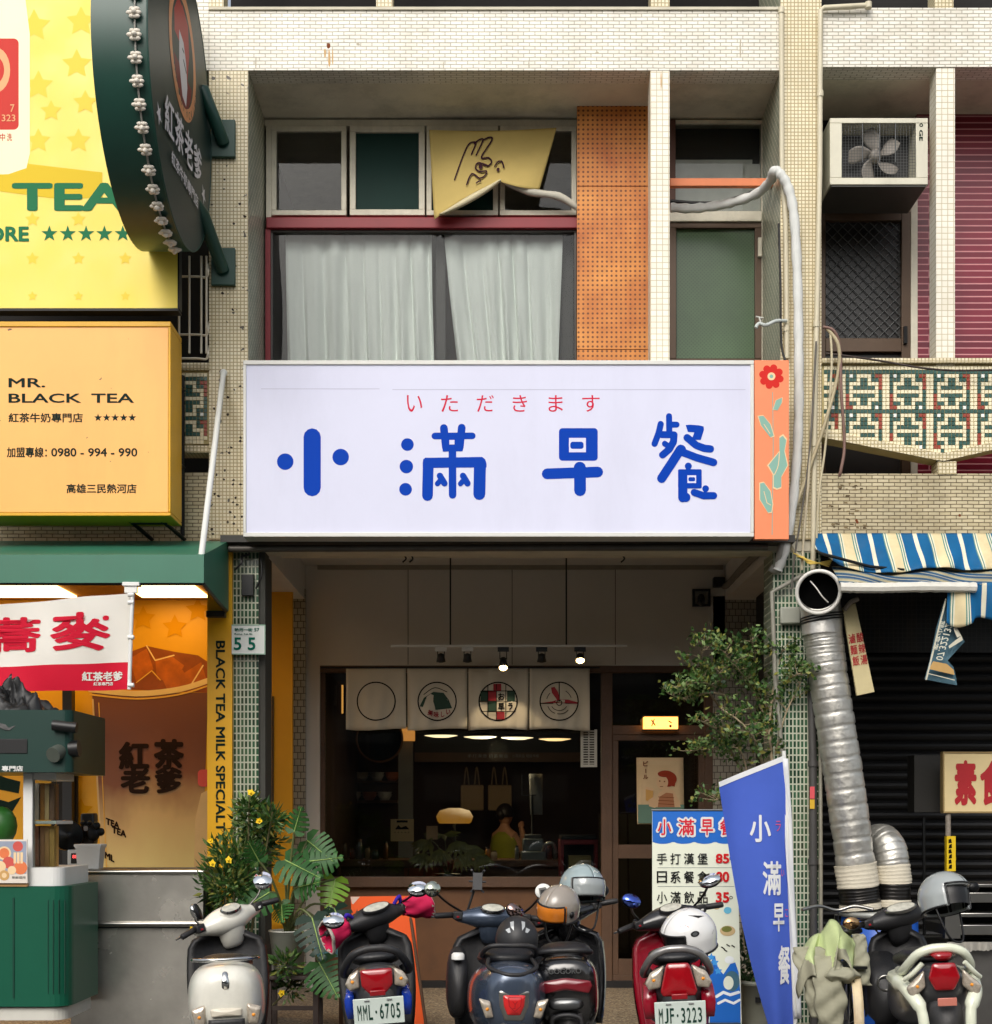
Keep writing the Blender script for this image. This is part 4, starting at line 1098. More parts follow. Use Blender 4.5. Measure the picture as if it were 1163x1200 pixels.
lettering(bn, [('蕎', bt(-14, 722, 50, 764)), ('麥', bt(60, 718, 131, 763))], m_br, bold=.03)
lettering(bn, [('紅茶老爹', bt(97, 787, 146, 798)), ('紅茶專門店', bt(110, 799, 134, 803))], m_bw, bold=.03)
mb = MB(); mb.tube([P(155.5, 694, YN - .01), P(153.5, 740, YN - .01), P(151.5, 808, YN - .01)], .014, 8); mb.build('pole', m_white, bn)
mb = MB()
for y in (697, 706, 747, 803): mb.tube([P(150, y, YN - .016), P(157, y, YN - .016)], .016, 6)
mb.build('pole_clips', m_white, bn)
# house number plate
hn = thing('house_number', 'white house number plate reading 55 in green on the left green pillar', 'plate', P(292, 767, .02))
mb = MB(); mb.pb(271.5, 311, 732, 767, -.04, -.025); mb.build('plate', mk('plate_white', (224, 228, 222), .3, var=.03), hn, bevel=.003)
mb = MB()
mb.pb(271.5, 311, 732, 733, -.043, -.0405); mb.pb(271.5, 311, 766, 767, -.043, -.0405); mb.pb(310, 311, 733, 766, -.043, -.0405); mb.build('plate_border', mk('plate_border_green', (150, 186, 164), .4, var=0), hn)
m_pg = mk('number_green', (14, 104, 84), .4, var=0)
lettering(hn, [('5', tb(274, 747, 283, 762, -.044)), ('5', tb(290.5, 747, 299.5, 762, -.044)), ('熱河一街', tb(275, 736, 296, 740, -.044)), ('57', tb(298, 736, 304, 740, -.044)), ('Rehe 1st St', tb(275, 742, 296, 744, -.044))], m_pg, bold=.02)
# pipes and clutter under the white sign
mb = MB(); mb.tube([P(268, 643, -.1), P(900, 641, -.1)], .026, 10)
tag(mb.build('steel_pipe', mk('weathered_pipe', (96, 92, 86), .5, metal=.4, stain=.3)), 'long grey steel pipe running along under the white sign', 'pipe')
mb = MB(); mb.box(X(262, -.03), X(928, -.03), -.16, .0, Z(639, -.03), Z(631, -.03))
tag(mb.build('sign_support', mk('dark_sign_rail', (58, 56, 52), .6)), 'dark rail carrying the white sign along its bottom edge', 'rail')
mb = MB()
for a, b in (((275, 668), (283, 652)), ((283, 652), (292, 648)), ((300, 690), (306, 655))): mb.tube(spline([P(a[0], a[1], -.03), P((a[0] + b[0]) / 2 + 4, (a[1] + b[1]) / 2, -.05), P(b[0], b[1], -.03)], 5), .008, 6)
tag(mb.build('wires', m_black), 'tangle of black wires at the head of the left green pillar', 'cable')
mb = MB(); mb.pb(283, 297, 673, 698, -.02, .02)
tag(mb.build('junction_box', m_black, bevel=.004), 'black junction box on the left green pillar above the house number', 'box')
mb = MB(); mb.tube(spline([P(903, 665, -.02), P(911, 668, -.02), P(914, 650, -.1), P(918, 636, -.1)], 4), .03, 8)
tag(mb.build('hose_end', mk('grey_hose', (150, 148, 140), .6, var=.2)), 'grey end of the wrapped hose curling under the orange board', 'pipe')
pipe('grey pipe elbow leading from the silver duct to the green pillar', [P(941, 674, -.03), P(912, 690, -.03), P(905, 694, -.03), P(906, 720, -.03), P(909, 800, -.03), P(914, 850, -.03), P(918, 905, -.03)], .017, mk('grey_pvc', (140, 138, 126), .5, var=.15), n=1)
mb = MB(); mb.pb(915, 939, 711, 731, -.05, .0)
tag(mb.build('meter_box', mk('grey_meter', (150, 152, 140), .5, var=.1), bevel=.012), 'grey rounded meter box high on the right green pillar behind the shrub', 'box')
for k, (x, r, c, lb) in enumerate(((953, .030, (72, 70, 68), 'thick dark grey downpipe on the right green pillar'), (962, .014, (150, 146, 130), 'thin beige pipe beside the dark downpipe on the right green pillar'))):
    t = pipe(lb, [P(x - 2, 790, -.02), P(x, 900, -.02), P(x + 1, 1200, -.02)], r, mk('downpipe_%s' % 'ab'[k], c, .5, var=.2), n=1, col=[P(x, 895, -.02), P(x, 1010, -.02)])
    if k == 0:
        ik = Ink(lambda px, py, d: P(px, py, -.055)); ik.poly([(949.5, 922), (955, 922), (955, 936), (949.5, 936)]); ik.poly([(949.5, 937), (955, 937), (955, 948), (949.5, 948)], 1)
        ik.build('sticker', [mk('sticker_pink', (214, 90, 96), .5, var=0), mk('sticker_yellow', (210, 170, 60), .5, var=0)], t)
# ------------------------------------------------------------------ things in the arcade of the breakfast shop
nr = thing('noren_curtain', 'off-white four panel noren curtain with round emblems over the shop window', 'curtain', P(549, 855, 2.2))
YNR = 2.2
m_nor = cloth('noren_linen', (206, 196, 176), .9, .12, var=.06, vs=6)
def nmap(px, py):
    k = (px - 405) / 71.75; f = k % 1.0
    v = (py - 783) / 72.0
    p = P(px, py, YNR)
    p.y += .02 * math.sin(f * 2 * PI * 1.5 + int(k) * 2) * v + .012 * math.sin(px * .33 + v * 3) * v + .02 * v * noise.noise((px * .05, v * 2, 1))
    return p
for k in range(4):
    a, b = 405 + 71.75 * k + .7, 405 + 71.75 * (k + 1) - .7
    mb = MB(); mb.grid(lambda u, v: nmap(a + (b - a) * u, 855 - 72 * v + 1.2 * math.sin(u * 5 + k) * (1 - v)), 18, 14); mb.build('panel', m_nor, nr, solid=.002)
mb = MB(); mb.tube([P(376, 782.5, YNR), P(703, 782.5, YNR)], .008, 8); mb.build('rod', m_blackm, nr)
m_nk = [mk('noren_black', (24, 20, 18), .8, var=0), mk('noren_red', (150, 34, 44), .8, var=.05), mk('noren_green', (34, 62, 48), .8, var=.1), m_nor]
nf = lambda px, py, d: nmap(px, py) + V((0, -.006 - d, 0))
cx = [441, 512.5, 584, 655.5]
ik = Ink(nf)
for c in cx: ik.ring(c, 822, 22.3, 1.5, 0)
# plain hill shape, chequer disc, propeller
ik.poly([(492, 828), (497, 818), (508, 811), (520, 812), (526, 820), (530, 830), (512, 832)], 2); ik.seg([(497, 814), (510, 806), (524, 811)], .9, 0, smooth=4)
for (x0, y0, x1, y1, m) in ((578, 801.5, 588, 810, 1), (563, 810, 572, 822, 2), (572, 810, 582, 822, 1), (594, 810, 604, 822, 2), (572, 822, 582, 834, 2), (582, 834, 592, 843, 1)):
    ik.poly([(x0 + .4, y0), (x1 - .4, y0), (x1 - .4, y1), (x0 + .4, y1)], m)
for x in (572, 582, 593): ik.seg([(x, 802 if x > 572 else 804), (x, 843 if x > 572 else 840)], .9)
for y in (810, 822, 834): ik.seg([(564 if y != 822 else 562, y), (604 if y != 822 else 606, y)], .9)
ik.seg([(655.5, 800), (655.5, 822)], 1.2); ik.poly([(654, 822), (647, 812), (646, 806), (650, 805), (654, 811), (656, 820)], 1)
ik.poly([(634, 824), (648, 822), (655, 819.5), (666, 820), (677, 823), (677, 825), (655, 824)], 1)
ik.seg([(634, 824.5), (677, 824)], 1); ik.ring(655.5, 824, 3, 1, 0)
for r_, a0, a1 in ((10, 30, 150), (14, 40, 100), (14, 110, 160), (15, 195, 225), (15, 300, 340)): ik.ring(655.5, 823, r_, .8, 0, 10, a0, a1)
ik.build('emblems', m_nk, nr)
def nbox(px0, py0, px1, py1): return lambda u, v: nmap(px0 + (px1 - px0) * u, py1 + (py0 - py1) * v) + V((0, -.0085, 0))
lettering(nr, [('お', nbox(584, 812, 591.5, 820.5)), ('早', nbox(584, 824, 591.5, 832.5)), ('ラ', nbox(595.5, 824, 601, 832))], m_nk[0], bold=.03)
lettering(nr, [('美', lambda u, v: nmap(501 + 6 * u + 1.5 * v, 838 - 6.5 * v + 2 * u) + V((0, -.0085, 0))), ('味', nbox(508.5, 834, 514.5, 841)), ('し', nbox(517, 834, 521, 840.5)), ('い', nbox(523, 831.5, 528, 837.5))], m_nk[1], bold=.03)
# ceiling track with spotlights
tk = thing('track_light', 'white ceiling track with five small spotlights hung on two black rods', 'ceiling light', P(597, 757, 1.9))
YT = 1.9
mb = MB(); mb.box(X(458, YT), X(735, YT), YT, YT + .035, Z(758, YT), Z(755.6, YT)); mb.build('rail', m_white, tk)
for x in (528, 664): mb = MB(); mb.tube([P(x, 756, YT + .017), V((P(x, 0, YT).x, YT + .017, AC))], .008, 6); mb.build('rod', m_black, tk)
m_spot = lamp('spot_glow', (255, 214, 140), 22)
for x, lit, wh in ((517, 0, 1), (548, 0, 1), (590, 1, 0), (635, 0, 0), (680, 1, 1)):
    c = P(x, 757, YT + .017)
    mb = MB(); mb.box(c.x - .05, c.x + .05, YT, YT + .034, c.z - .05, c.z - .012); sp = mb.build('spotlight', m_white if wh and x < 600 else m_black, tk)
    mb = MB(); mb.tube([c + V((-.03, 0, -.05)), c + V((-.03, 0, -.12))], .004, 5); mb.tube([c + V((.03, 0, -.05)), c + V((.03, 0, -.12))], .004, 5); mb.build('yoke', m_blackm, sp)
    tilt = Matrix.Translation(c + V((0, -.02, -.16 if x == 590 else -.11))) @ Matrix.Rotation(R(-35 if lit else 10), 4, 'X')
    mb = MB(); L = .11 if x == 590 else .07
    mb.lathe([(.001, L / 2 + .01), (.028, L / 2), (.042, -L / 2), (.04, -L / 2), (.036, -L / 2 + .02)], 16, tilt); mb.build('lamp_head', m_black, sp)
    mb = MB(); mb.ell((0, 0, -L / 2 + .01), (.036, .036, .02), 12, 0, tilt); mb.build('bulb', m_spot if lit else mk('unlit_bulb', (90, 90, 86), .3), sp)
    if lit:
        ld = bpy.data.lights.new('spot_bulb', 'SPOT'); ld.energy = 9; ld.color = (1, .8, .52); ld.spot_size = R(80); ld.shadow_soft_size = .04
        lo = bpy.data.objects.new('spot_bulb', ld); S.collection.objects.link(lo)
        lo.location = tilt @ V((0, 0, -L / 2 - .03)); lo.rotation_euler = (R(20 if x < 600 else -35), 0, 0)
# small framed camera on the wall
cw = thing('wall_camera', 'small dark security camera in a square frame on the beige wall', 'camera', P(822, 711, 2.33))
mb = MB()
mb.pb(812, 833, 690, 692.5, 2.33, 2.368); mb.pb(812, 833, 708, 710.5, 2.33, 2.368); mb.pb(812, 814.5, 692.5, 708, 2.33, 2.368); mb.pb(830.5, 833, 692.5, 708, 2.33, 2.368); mb.build('frame', m_black, cw)
mb = MB(); mb.pb(814.5, 830.5, 692.5, 708, 2.355, 2.366); mb.build('back_plate', mk('pale_plate', (150, 146, 136), .6), cw)
mb = MB(); mb.ell(P(822, 702, 2.33), (.035, .03, .05), 12); mb.ell(P(821, 706, 2.30), (.03, .03, .03), 12); mb.build('lens_body', m_black, cw)
mb = MB(); mb.tube(spline([P(846, 684, 2.3), P(852, 686, 2.2), P(868, 668, 1.4), P(885, 651, .6), P(893, 645, .3)], 5), .03, 8)
tag(mb.build('ceiling_pipe', mk('grey_wrap', (120, 116, 108), .7, var=.2)), 'grey lagged pipe running under the right arcade beam to the wall', 'pipe')
mb = MB(); mb.pb(837, 850, 676, 687, 2.25, 2.34)
tag(mb.build('cable_box', m_black, bevel=.004), 'black box at the top right corner of the beige wall', 'box')
mb = MB()
for x in (474, 482, 730): mb.tube(spline([P(x, 651, .6), P(x + 2, 655, .6), P(x - 2, 659, .6)], 4), .007, 5)
tag(mb.build('ceiling_hooks', m_black), 'tiny black hooks in the arcade ceiling above the track', 'hook')
# lit lantern sign, vent, poster on the shop front
ln = thing('lantern_sign', 'small glowing orange box lantern above the shop door', 'lantern', P(775, 855, 2.3))
mb = MB(); mb.pb(755, 795, 840, 854.5, 2.27, 2.37); mb.build('shade', lamp('lantern_glow', (255, 176, 70), 2.6), ln, bevel=.006)
ik = Ink(front(2.27)); ik.seg([(764, 844), (768, 850)], 1.5); ik.seg([(767, 843), (764, 851)], 1.2); ik.seg([(784, 845), (787, 847)], 1.4); ik.disc(786, 851, 1.6); ik.build('brush_marks', m_redpaint, ln)
mb = MB(); mb.pb(754, 796, 838.6, 840, 2.268, 2.375); mb.pb(754, 796, 854.5, 856, 2.268, 2.375); mb.build('cap', m_wood, ln)
vt = thing('wall_vent', 'white louvred vent beside the shop door post', 'vent', P(690, 899, 2.36))
mb = MB(); mb.pb(681, 684, 855, 899, 2.34, 2.38); mb.pb(697, 700, 855, 899, 2.34, 2.38); mb.pb(684, 697, 896, 899, 2.34, 2.38)
for k in range(14): mb.pb(684, 697, 856 + 2.9 * k, 857.4 + 2.9 * k, 2.345, 2.38)
mb.pb(689.8, 691.2, 855, 896, 2.343, 2.38); mb.build('louvre', mk('vent_white', (176, 172, 160), .6), vt)
po = thing('wall_poster', 'cream paper poster of a red-haired woman raising a glass on the shop door', 'poster', P(776, 965, 2.38))
YP = 2.375
mb = MB(); mb.grid(lambda u, v: P(747 + 55 * u + v * -.8, 966 - 78 * v, YP) + V((0, .006 * math.sin(4 * u + 3 * v), 0)), 8, 8); mb.build('paper', cloth('poster_paper', (214, 184, 142), .8, 0, var=.08), po, solid=.001)
ik = Ink(lambda px, py, d: P(px, py, YP - .012 - d))
m_po = [mk('poster_brown', (120, 66, 42), .8, var=0), mk('poster_hair', (150, 58, 38), .8, var=0), mk('poster_skin', (216, 178, 138), .8, var=0), mk('poster_dress', (176, 118, 84), .8, var=0), mk('poster_teal', (104, 132, 116), .8, var=0), mk('poster_beer', (206, 158, 92), .8, var=0)]
ik.poly([(748, 943), (802, 943), (802, 965), (748, 965)], 4)
ik.poly([(766, 946), (772, 930), (780, 924), (789, 926), (796, 938), (798, 946)], 2); ik.poly([(771, 946), (773, 934), (781, 929), (789, 930), (791, 946)], 3)
ik.disc(783, 913, 10.5, 1, ry=9); ik.poly([(784, 906), (793, 910), (791, 922), (787, 921)], 1); ik.disc(776.5, 917, 6.8, 2, ry=8); ik.disc(780, 907, 9, 1, ry=4); ik.poly([(778, 922), (784, 922), (786, 928), (778, 928)], 2)
ik.poly([(757, 922), (766, 924), (765, 940), (757, 938)], 5); ik.poly([(757, 922), (766, 924), (766, 927), (757, 925)], 2)
ik.poly([(760, 938), (766, 934), (772, 942), (768, 947), (761, 945)], 2)
for x, y in ((773.5, 915.5), (779, 916)): ik.disc(x, y, .9, 0, 8)
ik.seg([(774, 922), (777, 922)], .8, 0)
for k in range(3): ik.seg([(772, 934 + 4 * k), (790, 935 + 4 * k)], .7, 0)
ik.build('printed_woman', m_po, po)
lettering(po, [('ビ', tb(754, 892, 760, 898, YP - .0125)), ('ー', lambda u, v: P(756.5 + 1.2 * v, 901 + 5 * u, YP - .0125)), ('ル', tb(754, 908, 760, 913, YP - .0125))], m_po[0], bold=.03)
# ------------------------------------------------------------------ inside the shop
def disc_lamp(i, a, b, y):
    t = thing('pendant_lamp', ['leftmost of the four thin pendant discs glowing inside the shop window', 'second of the four thin pendant discs glowing inside the shop window', 'third of the four thin pendant discs glowing inside the shop window', 'rightmost of the four thin pendant discs glowing inside the shop window'][i], 'lamp', P((a + b) / 2, y, 3.6), 'pendant discs inside the shop')
    c = P((a + b) / 2, y, 3.6); r = (X(b, 3.6) - X(a, 3.6)) / 2
    mb = MB(); mb.lathe([(.001, .02), (r * .4, .03), (r, .004), (r, -.004), (r * .98, -.006)], 28, Matrix.Translation(c)); mb.build('shade', m_black, t)
    mb = MB(); mb.lathe([(r * .97, -.006), (r * .5, -.022), (.001, -.026)], 28, Matrix.Translation(c)); mb.build('diffuser', lamp('pendant_glow' + str(i), (255, 226, 176) if i != 3 else (255, 206, 140), 3.0), t)
    mb = MB(); mb.tube([c + V((0, 0, .02)), V((c.x, c.y, 2.98))], .004, 5); mb.build('cord', m_black, t)
for i, (a, b, y) in enumerate(((497, 537, 861.5), (543, 583, 863), (587, 626, 864), (631, 670, 865.5))): disc_lamp(i, a, b, y)
YM = 5.0
rm = thing('round_mirror', 'round wood-rimmed wall mirror seen through the left of the shop window', 'mirror', P(445, 893, YM))
c = P(445, 866, YM); r = 28 / (PPM * D / (D + YM))
Mm = Matrix.Translation(c) @ Matrix.Rotation(R(90), 4, 'X')
mb = MB(); mb.lathe([(r, -.02), (r, .03), (r * .92, .03), (r * .92, 0)], 40, Mm); mb.build('rim', m_wood2, rm)
mb = MB(); mb.poly([c + V((r * .93 * math.cos(2 * PI * k / 40), -.004, r * .93 * math.sin(2 * PI * k / 40))) for k in range(40)]); mb.build('mirror_glass', mk('dim_mirror', (70, 72, 74), .08, metal=1), rm)
mb = MB(); mb.pb(471, 486, 852, 868, YM, YM + .1)
tag(mb.build('lit_cabinet', lamp('amber_glow', (255, 160, 60), .9)), 'amber lit cabinet end beside the round mirror inside the shop', 'cabinet')
mb = MB(); mb.pb(390, 402, 796, 836, 4.5, 4.56)
tag(mb.build('strip_lamp', lamp('amber_strip', (255, 176, 80), 1.2), bevel=.01), 'amber upright strip lamp behind the left edge of the window', 'lamp')
mbd = thing('menu_board', 'long black menu board with faint chalk writing inside the shop', 'board', P(590, 895, 5.4))
mb = MB(); mb.pb(486, 690, 857, 882, 5.4, 5.44); mb.build('board', mk('blackboard', (16, 18, 20), .6), mbd)
mb = MB(); mb.pb(486, 690, 882, 893, 5.38, 5.44); mb.build('ledge', m_wood, mbd)
lettering(mbd, [('手打漢堡 日系餐盒', tb(548, 884, 596, 888, 5.37)), ('小滿飲品 現做早餐', tb(600, 884, 632, 888, 5.37))], mk('chalk_white', (150, 154, 156), .9, var=0))
# counter, machine, register
ct = thing('shop_counter', 'dark timber counter across the shop behind the window', 'counter', P(560, 1130, 3.4))
mb = MB(); mb.pb(395, 690, 1008, 1016, 3.3, 4.0); mb.build('counter_top', m_wood2, ct, bevel=.005)
mb = MB(); mb.pb(400, 686, 1016, 1120, 3.36, 3.95); mb.build('front', m_wood, ct)
def small(name, label, cat, boxes, mats, yb, bevel=.008, names=None):
    t = thing(name, label, cat, P((boxes[0][0] + boxes[0][1]) / 2, max(b[3] for b in boxes), yb))
    for i, b in enumerate(boxes):
        mb = MB(); mb.pb(b[0], b[1], b[2], b[3], yb + b[4], yb + b[5]); mb.build(names[i], mats[i % len(mats)], t, bevel=bevel)
    return t
mgm = mk('machine_grey', (120, 128, 126), .35, metal=.5, var=.2)
mch = small('coffee_machine', 'grey enamel coffee machine on the shop counter', 'coffee machine', [(613, 637, 983, 998, 0, .35), (611, 640, 998, 1010, -.05, .35), (615, 635, 978, 983, .05, .3)], [mgm, mgm, m_grey], 3.4, .012, ['boiler', 'drip_tray', 'top_rack'])
mb = MB(); mb.tube(spline([P(636, 1000, 3.38), P(640, 990, 3.36), P(648, 989, 3.36), P(652, 1000, 3.36)], 5), .02, 8); mb.build('steam_arm', m_steel, mch)
lp = thing('table_lamp', 'small lamp with a glowing mustard rattan shade inside the shop', 'lamp', P(533, 1008, 3.6))
c = P(533, 957, 3.6)
mb = MB(); mb.lathe([(.06, .085), (.15, .06), (.185, .0), (.17, -.05), (.15, -.07)], 24, Matrix.Translation(c)); mb.build('shade', lamp('mustard_shade', (226, 150, 30), .55), lp)
mb = MB(); mb.tube([c + V((0, 0, -.07)), P(533, 1008, 3.6)], .012, 8); mb.lathe([(.001, .02), (.09, .012), (.09, 0)], 18, Matrix.Translation(P(533, 1008, 3.6))); mb.build('stem', m_blackm, lp)
ld = bpy.data.lights.new('lamp_bulb', 'POINT'); ld.energy = 4; ld.color = (1, .72, .38); ld.shadow_soft_size = .08
lo = bpy.data.objects.new('lamp_bulb', ld); S.collection.objects.link(lo); lo.location = c + V((0, 0, -.16))
for i, (a, b, lb) in enumerate(((540, 567, 'left canvas tote bag hanging inside the shop'), (572, 600, 'right canvas tote bag hanging inside the shop'))):
    t = thing('tote_bag', lb, 'bag', P((a + b) / 2, 952, 5.3), 'tote bags hanging inside the shop')
    mb = MB(); mb.pb(a, b, 920, 950, 5.3, 5.35); mb.build('body', cloth('canvas_%d' % i, (150, 128, 100), .9), t, bevel=.015)
    mb = MB()
    for q in (.25, .7): mb.tube(spline([P(a + (b - a) * (q - .1), 921, 5.29), P(a + (b - a) * q, 899, 5.29), P(a + (b - a) * (q + .12), 921, 5.29)], 6), .008, 5)
    mb.build('handles', cloth('strap_%d' % i, (130, 110, 84), .9), t)
def card(name, label, cat, px0, px1, py0, py1, y, c, dots=0):
    t = thing(name, label, cat, P((px0 + px1) / 2, py1, y))
    mb = MB(); mb.pb(px0, px1, py0, py1, y, y + .01); mb.build('sheet', mk(name + str(px0), c, .8, var=.06), t)
    if dots:
        ik = Ink(front(y)); ik.poly([(px0 + 5, py0 + 12), (px0 + 9, py0 + 7), (px0 + 12, py0 + 10), (px1 - 9, py0 + 8), (px1 - 5, py0 + 12)])
        for k in range(5): ik.disc(px0 + 5 + 4 * k, py0 + 15.5, .6)
        ik.rrect(px0 + 7, py0 + 1.5, px1 - 7, py0 + 4, .6); ik.build('print', m_nk[0], t)
card('paper_bag', 'kraft paper bag with a dark print standing in the shop window', 'bag', 458, 485, 960, 986, 2.62, (204, 166, 116), 1)
card('price_card', 'small tan card standing in the shop window by the plant', 'card', 500, 513, 968, 984, 2.7, (186, 146, 106))
t = small('cash_register', 'dark cabinet with a red top and beige drawer near the shop door', 'cabinet', [(658, 700, 979, 984, 0, .5), (660, 698, 984, 990, .01, .5), (657, 661, 984, 1120, .0, .5), (697, 701, 984, 1120, 0, .5), (667, 693, 1003, 1020, -.02, .4), (661, 697, 990, 1120, .2, .5)], [m_black, m_redpaint, m_redpaint, m_redpaint, mk('beige_drawer', (150, 132, 82), .6), m_black], 2.9, .004, ['top', 'band', 'side', 'side', 'drawer', 'back'])
st = thing('sign_stand', 'thin metal stand with a small pale flag on the shop counter', 'stand', P(624, 978, 3.5))
mb = MB(); mb.tube([P(624, 978, 3.5), P(624, 932, 3.5)], .012, 6); mb.tube([P(612, 908, 3.5), P(612, 932, 3.5), P(636, 932, 3.5)], .006, 6); mb.build('post', m_grey, st)
mb = MB(); mb.grid(lambda u, v: P(622 + 14 * u - 2 * v * (1 - u), 955 - 48 * v + 20 * (1 - u) * (1 - v) * 0, 3.5) + V((0, .02 * math.sin(3 * v + 4 * u), 0)), 6, 8); mb.build('flag', cloth('pale_flag', (170, 170, 166), .8), st, solid=.002)
jb = None
for i, (x, w_, h_, c_) in enumerate(((404, 7, 20, (140, 120, 96)), (413, 6, 15, (120, 66, 40)), (421, 8, 24, (90, 96, 90)), (431, 6, 16, (170, 150, 120)), (440, 9, 12, (66, 84, 70)), (452, 6, 22, (110, 70, 44)), (488, 7, 18, (150, 150, 140)), (572, 6, 15, (176, 120, 60)), (579, 8, 11, (196, 180, 150)), (606, 5, 17, (120, 130, 128)), (644, 6, 19, (150, 80, 60)), (651, 5, 14, (130, 130, 120)))):
    c = P(x, 1008, 3.5); r_ = w_ / 230; hh = h_ / 118
    t = thing('jar', ['tan', 'rust brown', 'grey', 'cream', 'dark green', 'brown', 'pale grey', 'amber', 'ivory', 'steel grey', 'reddish', 'dull grey'][i] + ' jar on the shop counter' + [' at the far left end', ' second from the left end', ' between two lower jars at left', ' left of the squat green one', ', squat and wide', ' tallest left of the paper bag', ' just right of the paper bag', ' left of the person', ', squat, beside the person', ' left of the coffee machine', ' right of the coffee machine', ' at the right end by the cabinet'][i], 'jar', c, 'jars on the shop counter')
    mb = MB(); mb.lathe([(.001, 0), (r_, 0), (r_, hh * .75), (r_ * .7, hh * .86), (r_ * .7, hh * .9)], 14, Matrix.Translation(c)); mb.build('jar_body', mk('jar_%d' % i, c_, .25, var=.2, coat=.4), t)
    mb = MB(); mb.lathe([(r_ * .75, hh * .9), (r_ * .75, hh), (.001, hh)], 14, Matrix.Translation(c)); mb.build('lid', m_blackm if i % 2 else m_wood, t)
shf = thing('wall_shelf', 'dark wall shelf with stacked bowls on the left wall inside the shop', 'shelf', P(420, 945, 6.2))
mb = MB(); mb.pb(400, 466, 938, 941, 6.1, 6.4); mb.pb(400, 466, 915, 917, 6.1, 6.4); mb.build('boards', m_wood2, shf)
for i in range(7):
    c = P(406 + 9 * i, 938 if i % 2 else 915, 6.25)
    mb = MB(); mb.lathe([(.001, 0), (.05, 0), (.09, .07), (.085, .07), (.001, .02)], 14, Matrix.Translation(c)); mb.lathe([(.001, .03), (.05, .03), (.09, .10), (.085, .10), (.001, .05)], 14, Matrix.Translation(c)); mb.build('bowl', m_white if i % 3 else m_orange, shf)
# staff person, seen small from behind through the window: standing, one arm raised to the face
def skin(name, verts, edges, radii, mat, parent, root=0):
    me = bpy.data.meshes.new(name); off = OFF[parent.name]
    me.from_pydata([tuple(V(v) - off) for v in verts], edges, [])
    o = bpy.data.objects.new(name, me); S.collection.objects.link(o)
    o.parent = parent; OFF[o.name] = off
    md = o.modifiers.new('Skin', 'SKIN'); md.use_smooth_shade = True
    for i, r_ in enumerate(radii):
        s_ = me.skin_vertices[0].data[i]; s_.radius = (r_, r_) if not isinstance(r_, tuple) else r_; s_.use_root = (i == root)
    sb = o.modifiers.new('Subdivision', 'SUBSURF'); sb.levels = 1; sb.render_levels = 2
    me.materials.append(mat)
    return o
m_skin = mk('warm_skin', (196, 140, 104), .55, var=.05)
pb_ = P(592, 1100, 5.0); pb_.z = .012
ps = thing('person', 'person seen from behind in a yellow green top raising one hand inside the shop', 'person', pb_)
bx_, by_ = pb_.x, pb_.y
q = lambda x, y, z: (bx_ - x, by_ + y, z)
sk = [q(0, 0, .92), q(0, 0, 1.08), q(0, 0, 1.26), q(0, .01, 1.38), q(0, .01, 1.46), q(0, -.01, 1.54),
      q(.11, 0, 1.36), q(.2, -.06, 1.18), q(.13, -.16, 1.40), q(.10, -.17, 1.46),
      q(-.11, 0, 1.36), q(-.17, 0, 1.12), q(-.15, -.12, .95), q(-.14, -.16, .89),
      q(.07, 0, .86), q(.075, -.02, .48), q(.075, .02, .09), q(.075, -.1, .04), q(-.07, 0, .86), q(-.075, -.02, .48), q(-.075, .02, .09), q(-.075, -.1, .04)]
ed = [(0, 1), (1, 2), (2, 3), (3, 4), (4, 5), (3, 6), (6, 7), (7, 8), (8, 9), (3, 10), (10, 11), (11, 12), (12, 13), (0, 14), (14, 15), (15, 16), (16, 17), (0, 18), (18, 19), (19, 20), (20, 21)]
rd_ = [.11, .10, .12, .10, .05, .055, .06, .045, .033, .03, .06, .045, .033, .03, .085, .06, .04, .035, .085, .06, .04, .035]
body = skin('body', sk, ed, rd_, m_skin, ps)
mb = MB(); mb.ell(q(0, -.01, 1.585), (.075, .09, .11), 18); mb.ell(q(0, -.10, 1.575), (.012, .018, .02), 8); mb.ell(q(.076, 0, 1.58), (.012, .02, .03), 8); mb.ell(q(-.076, 0, 1.58), (.012, .02, .03), 8); mb.build('head', m_skin, ps)
mb = MB()
for s_ in (-1, 1): mb.ell(q(.028 * s_, -.092, 1.60), (.011, .008, .007), 8)
mb.ell(q(0, -.094, 1.535), (.022, .008, .006), 8); mb.build('face', mk('dark_feature', (52, 30, 26), .5, var=0), ps)
mb = MB(); mb.grid(lambda u, v: V(q(0, -.01, 1.60)) + V((.086 * math.cos(2 * PI * u) * math.sin(.05 + v * 1.75), .10 * math.sin(2 * PI * u) * math.sin(.05 + v * 1.75) + .012, .115 * math.cos(.05 + v * 1.75))), 20, 8, skip=lambda u, v: .62 < u < .88 and v > .55)
mb.ell(q(0, .09, 1.60), (.05, .05, .06), 10); mb.build('hair', mk('dark_hair', (30, 20, 16), .5), ps, solid=.012)
mb = MB(); mb.loft([[V((bx_ + w * math.cos(2 * PI * k / 20), by_ + d_ * math.sin(2 * PI * k / 20), z_)) for k in range(20)] for z_, w, d_ in ((.86, .19, .15), (1.0, .165, .135), (1.15, .16, .135), (1.28, .172, .14), (1.36, .15, .12), (1.41, .08, .085))])
mb.build('top', cloth('yellow_green_top', (150, 150, 44), .8, 0, var=.2), ps)
ps.rotation_euler.z = R(148)
for s_, h in ((1, q(.10, -.17, 1.46)), (-1, q(-.14, -.16, .89))):
    for k in range(5):
        a = (k - 2) * .011
        L = (.045, .06, .066, .06, .048)[k]
        mb = MB(); mb.tube(spline([V(h) + V((a, 0, 0)), V(h) + V((a * 1.4, -.012, .5 * L if s_ > 0 else -.5 * L)), V(h) + V((a * 1.5 + (.02 if k == 0 else 0), -.03, L if s_ > 0 else -L))], 3), .0075, 6); mb.build('finger', m_skin, body)
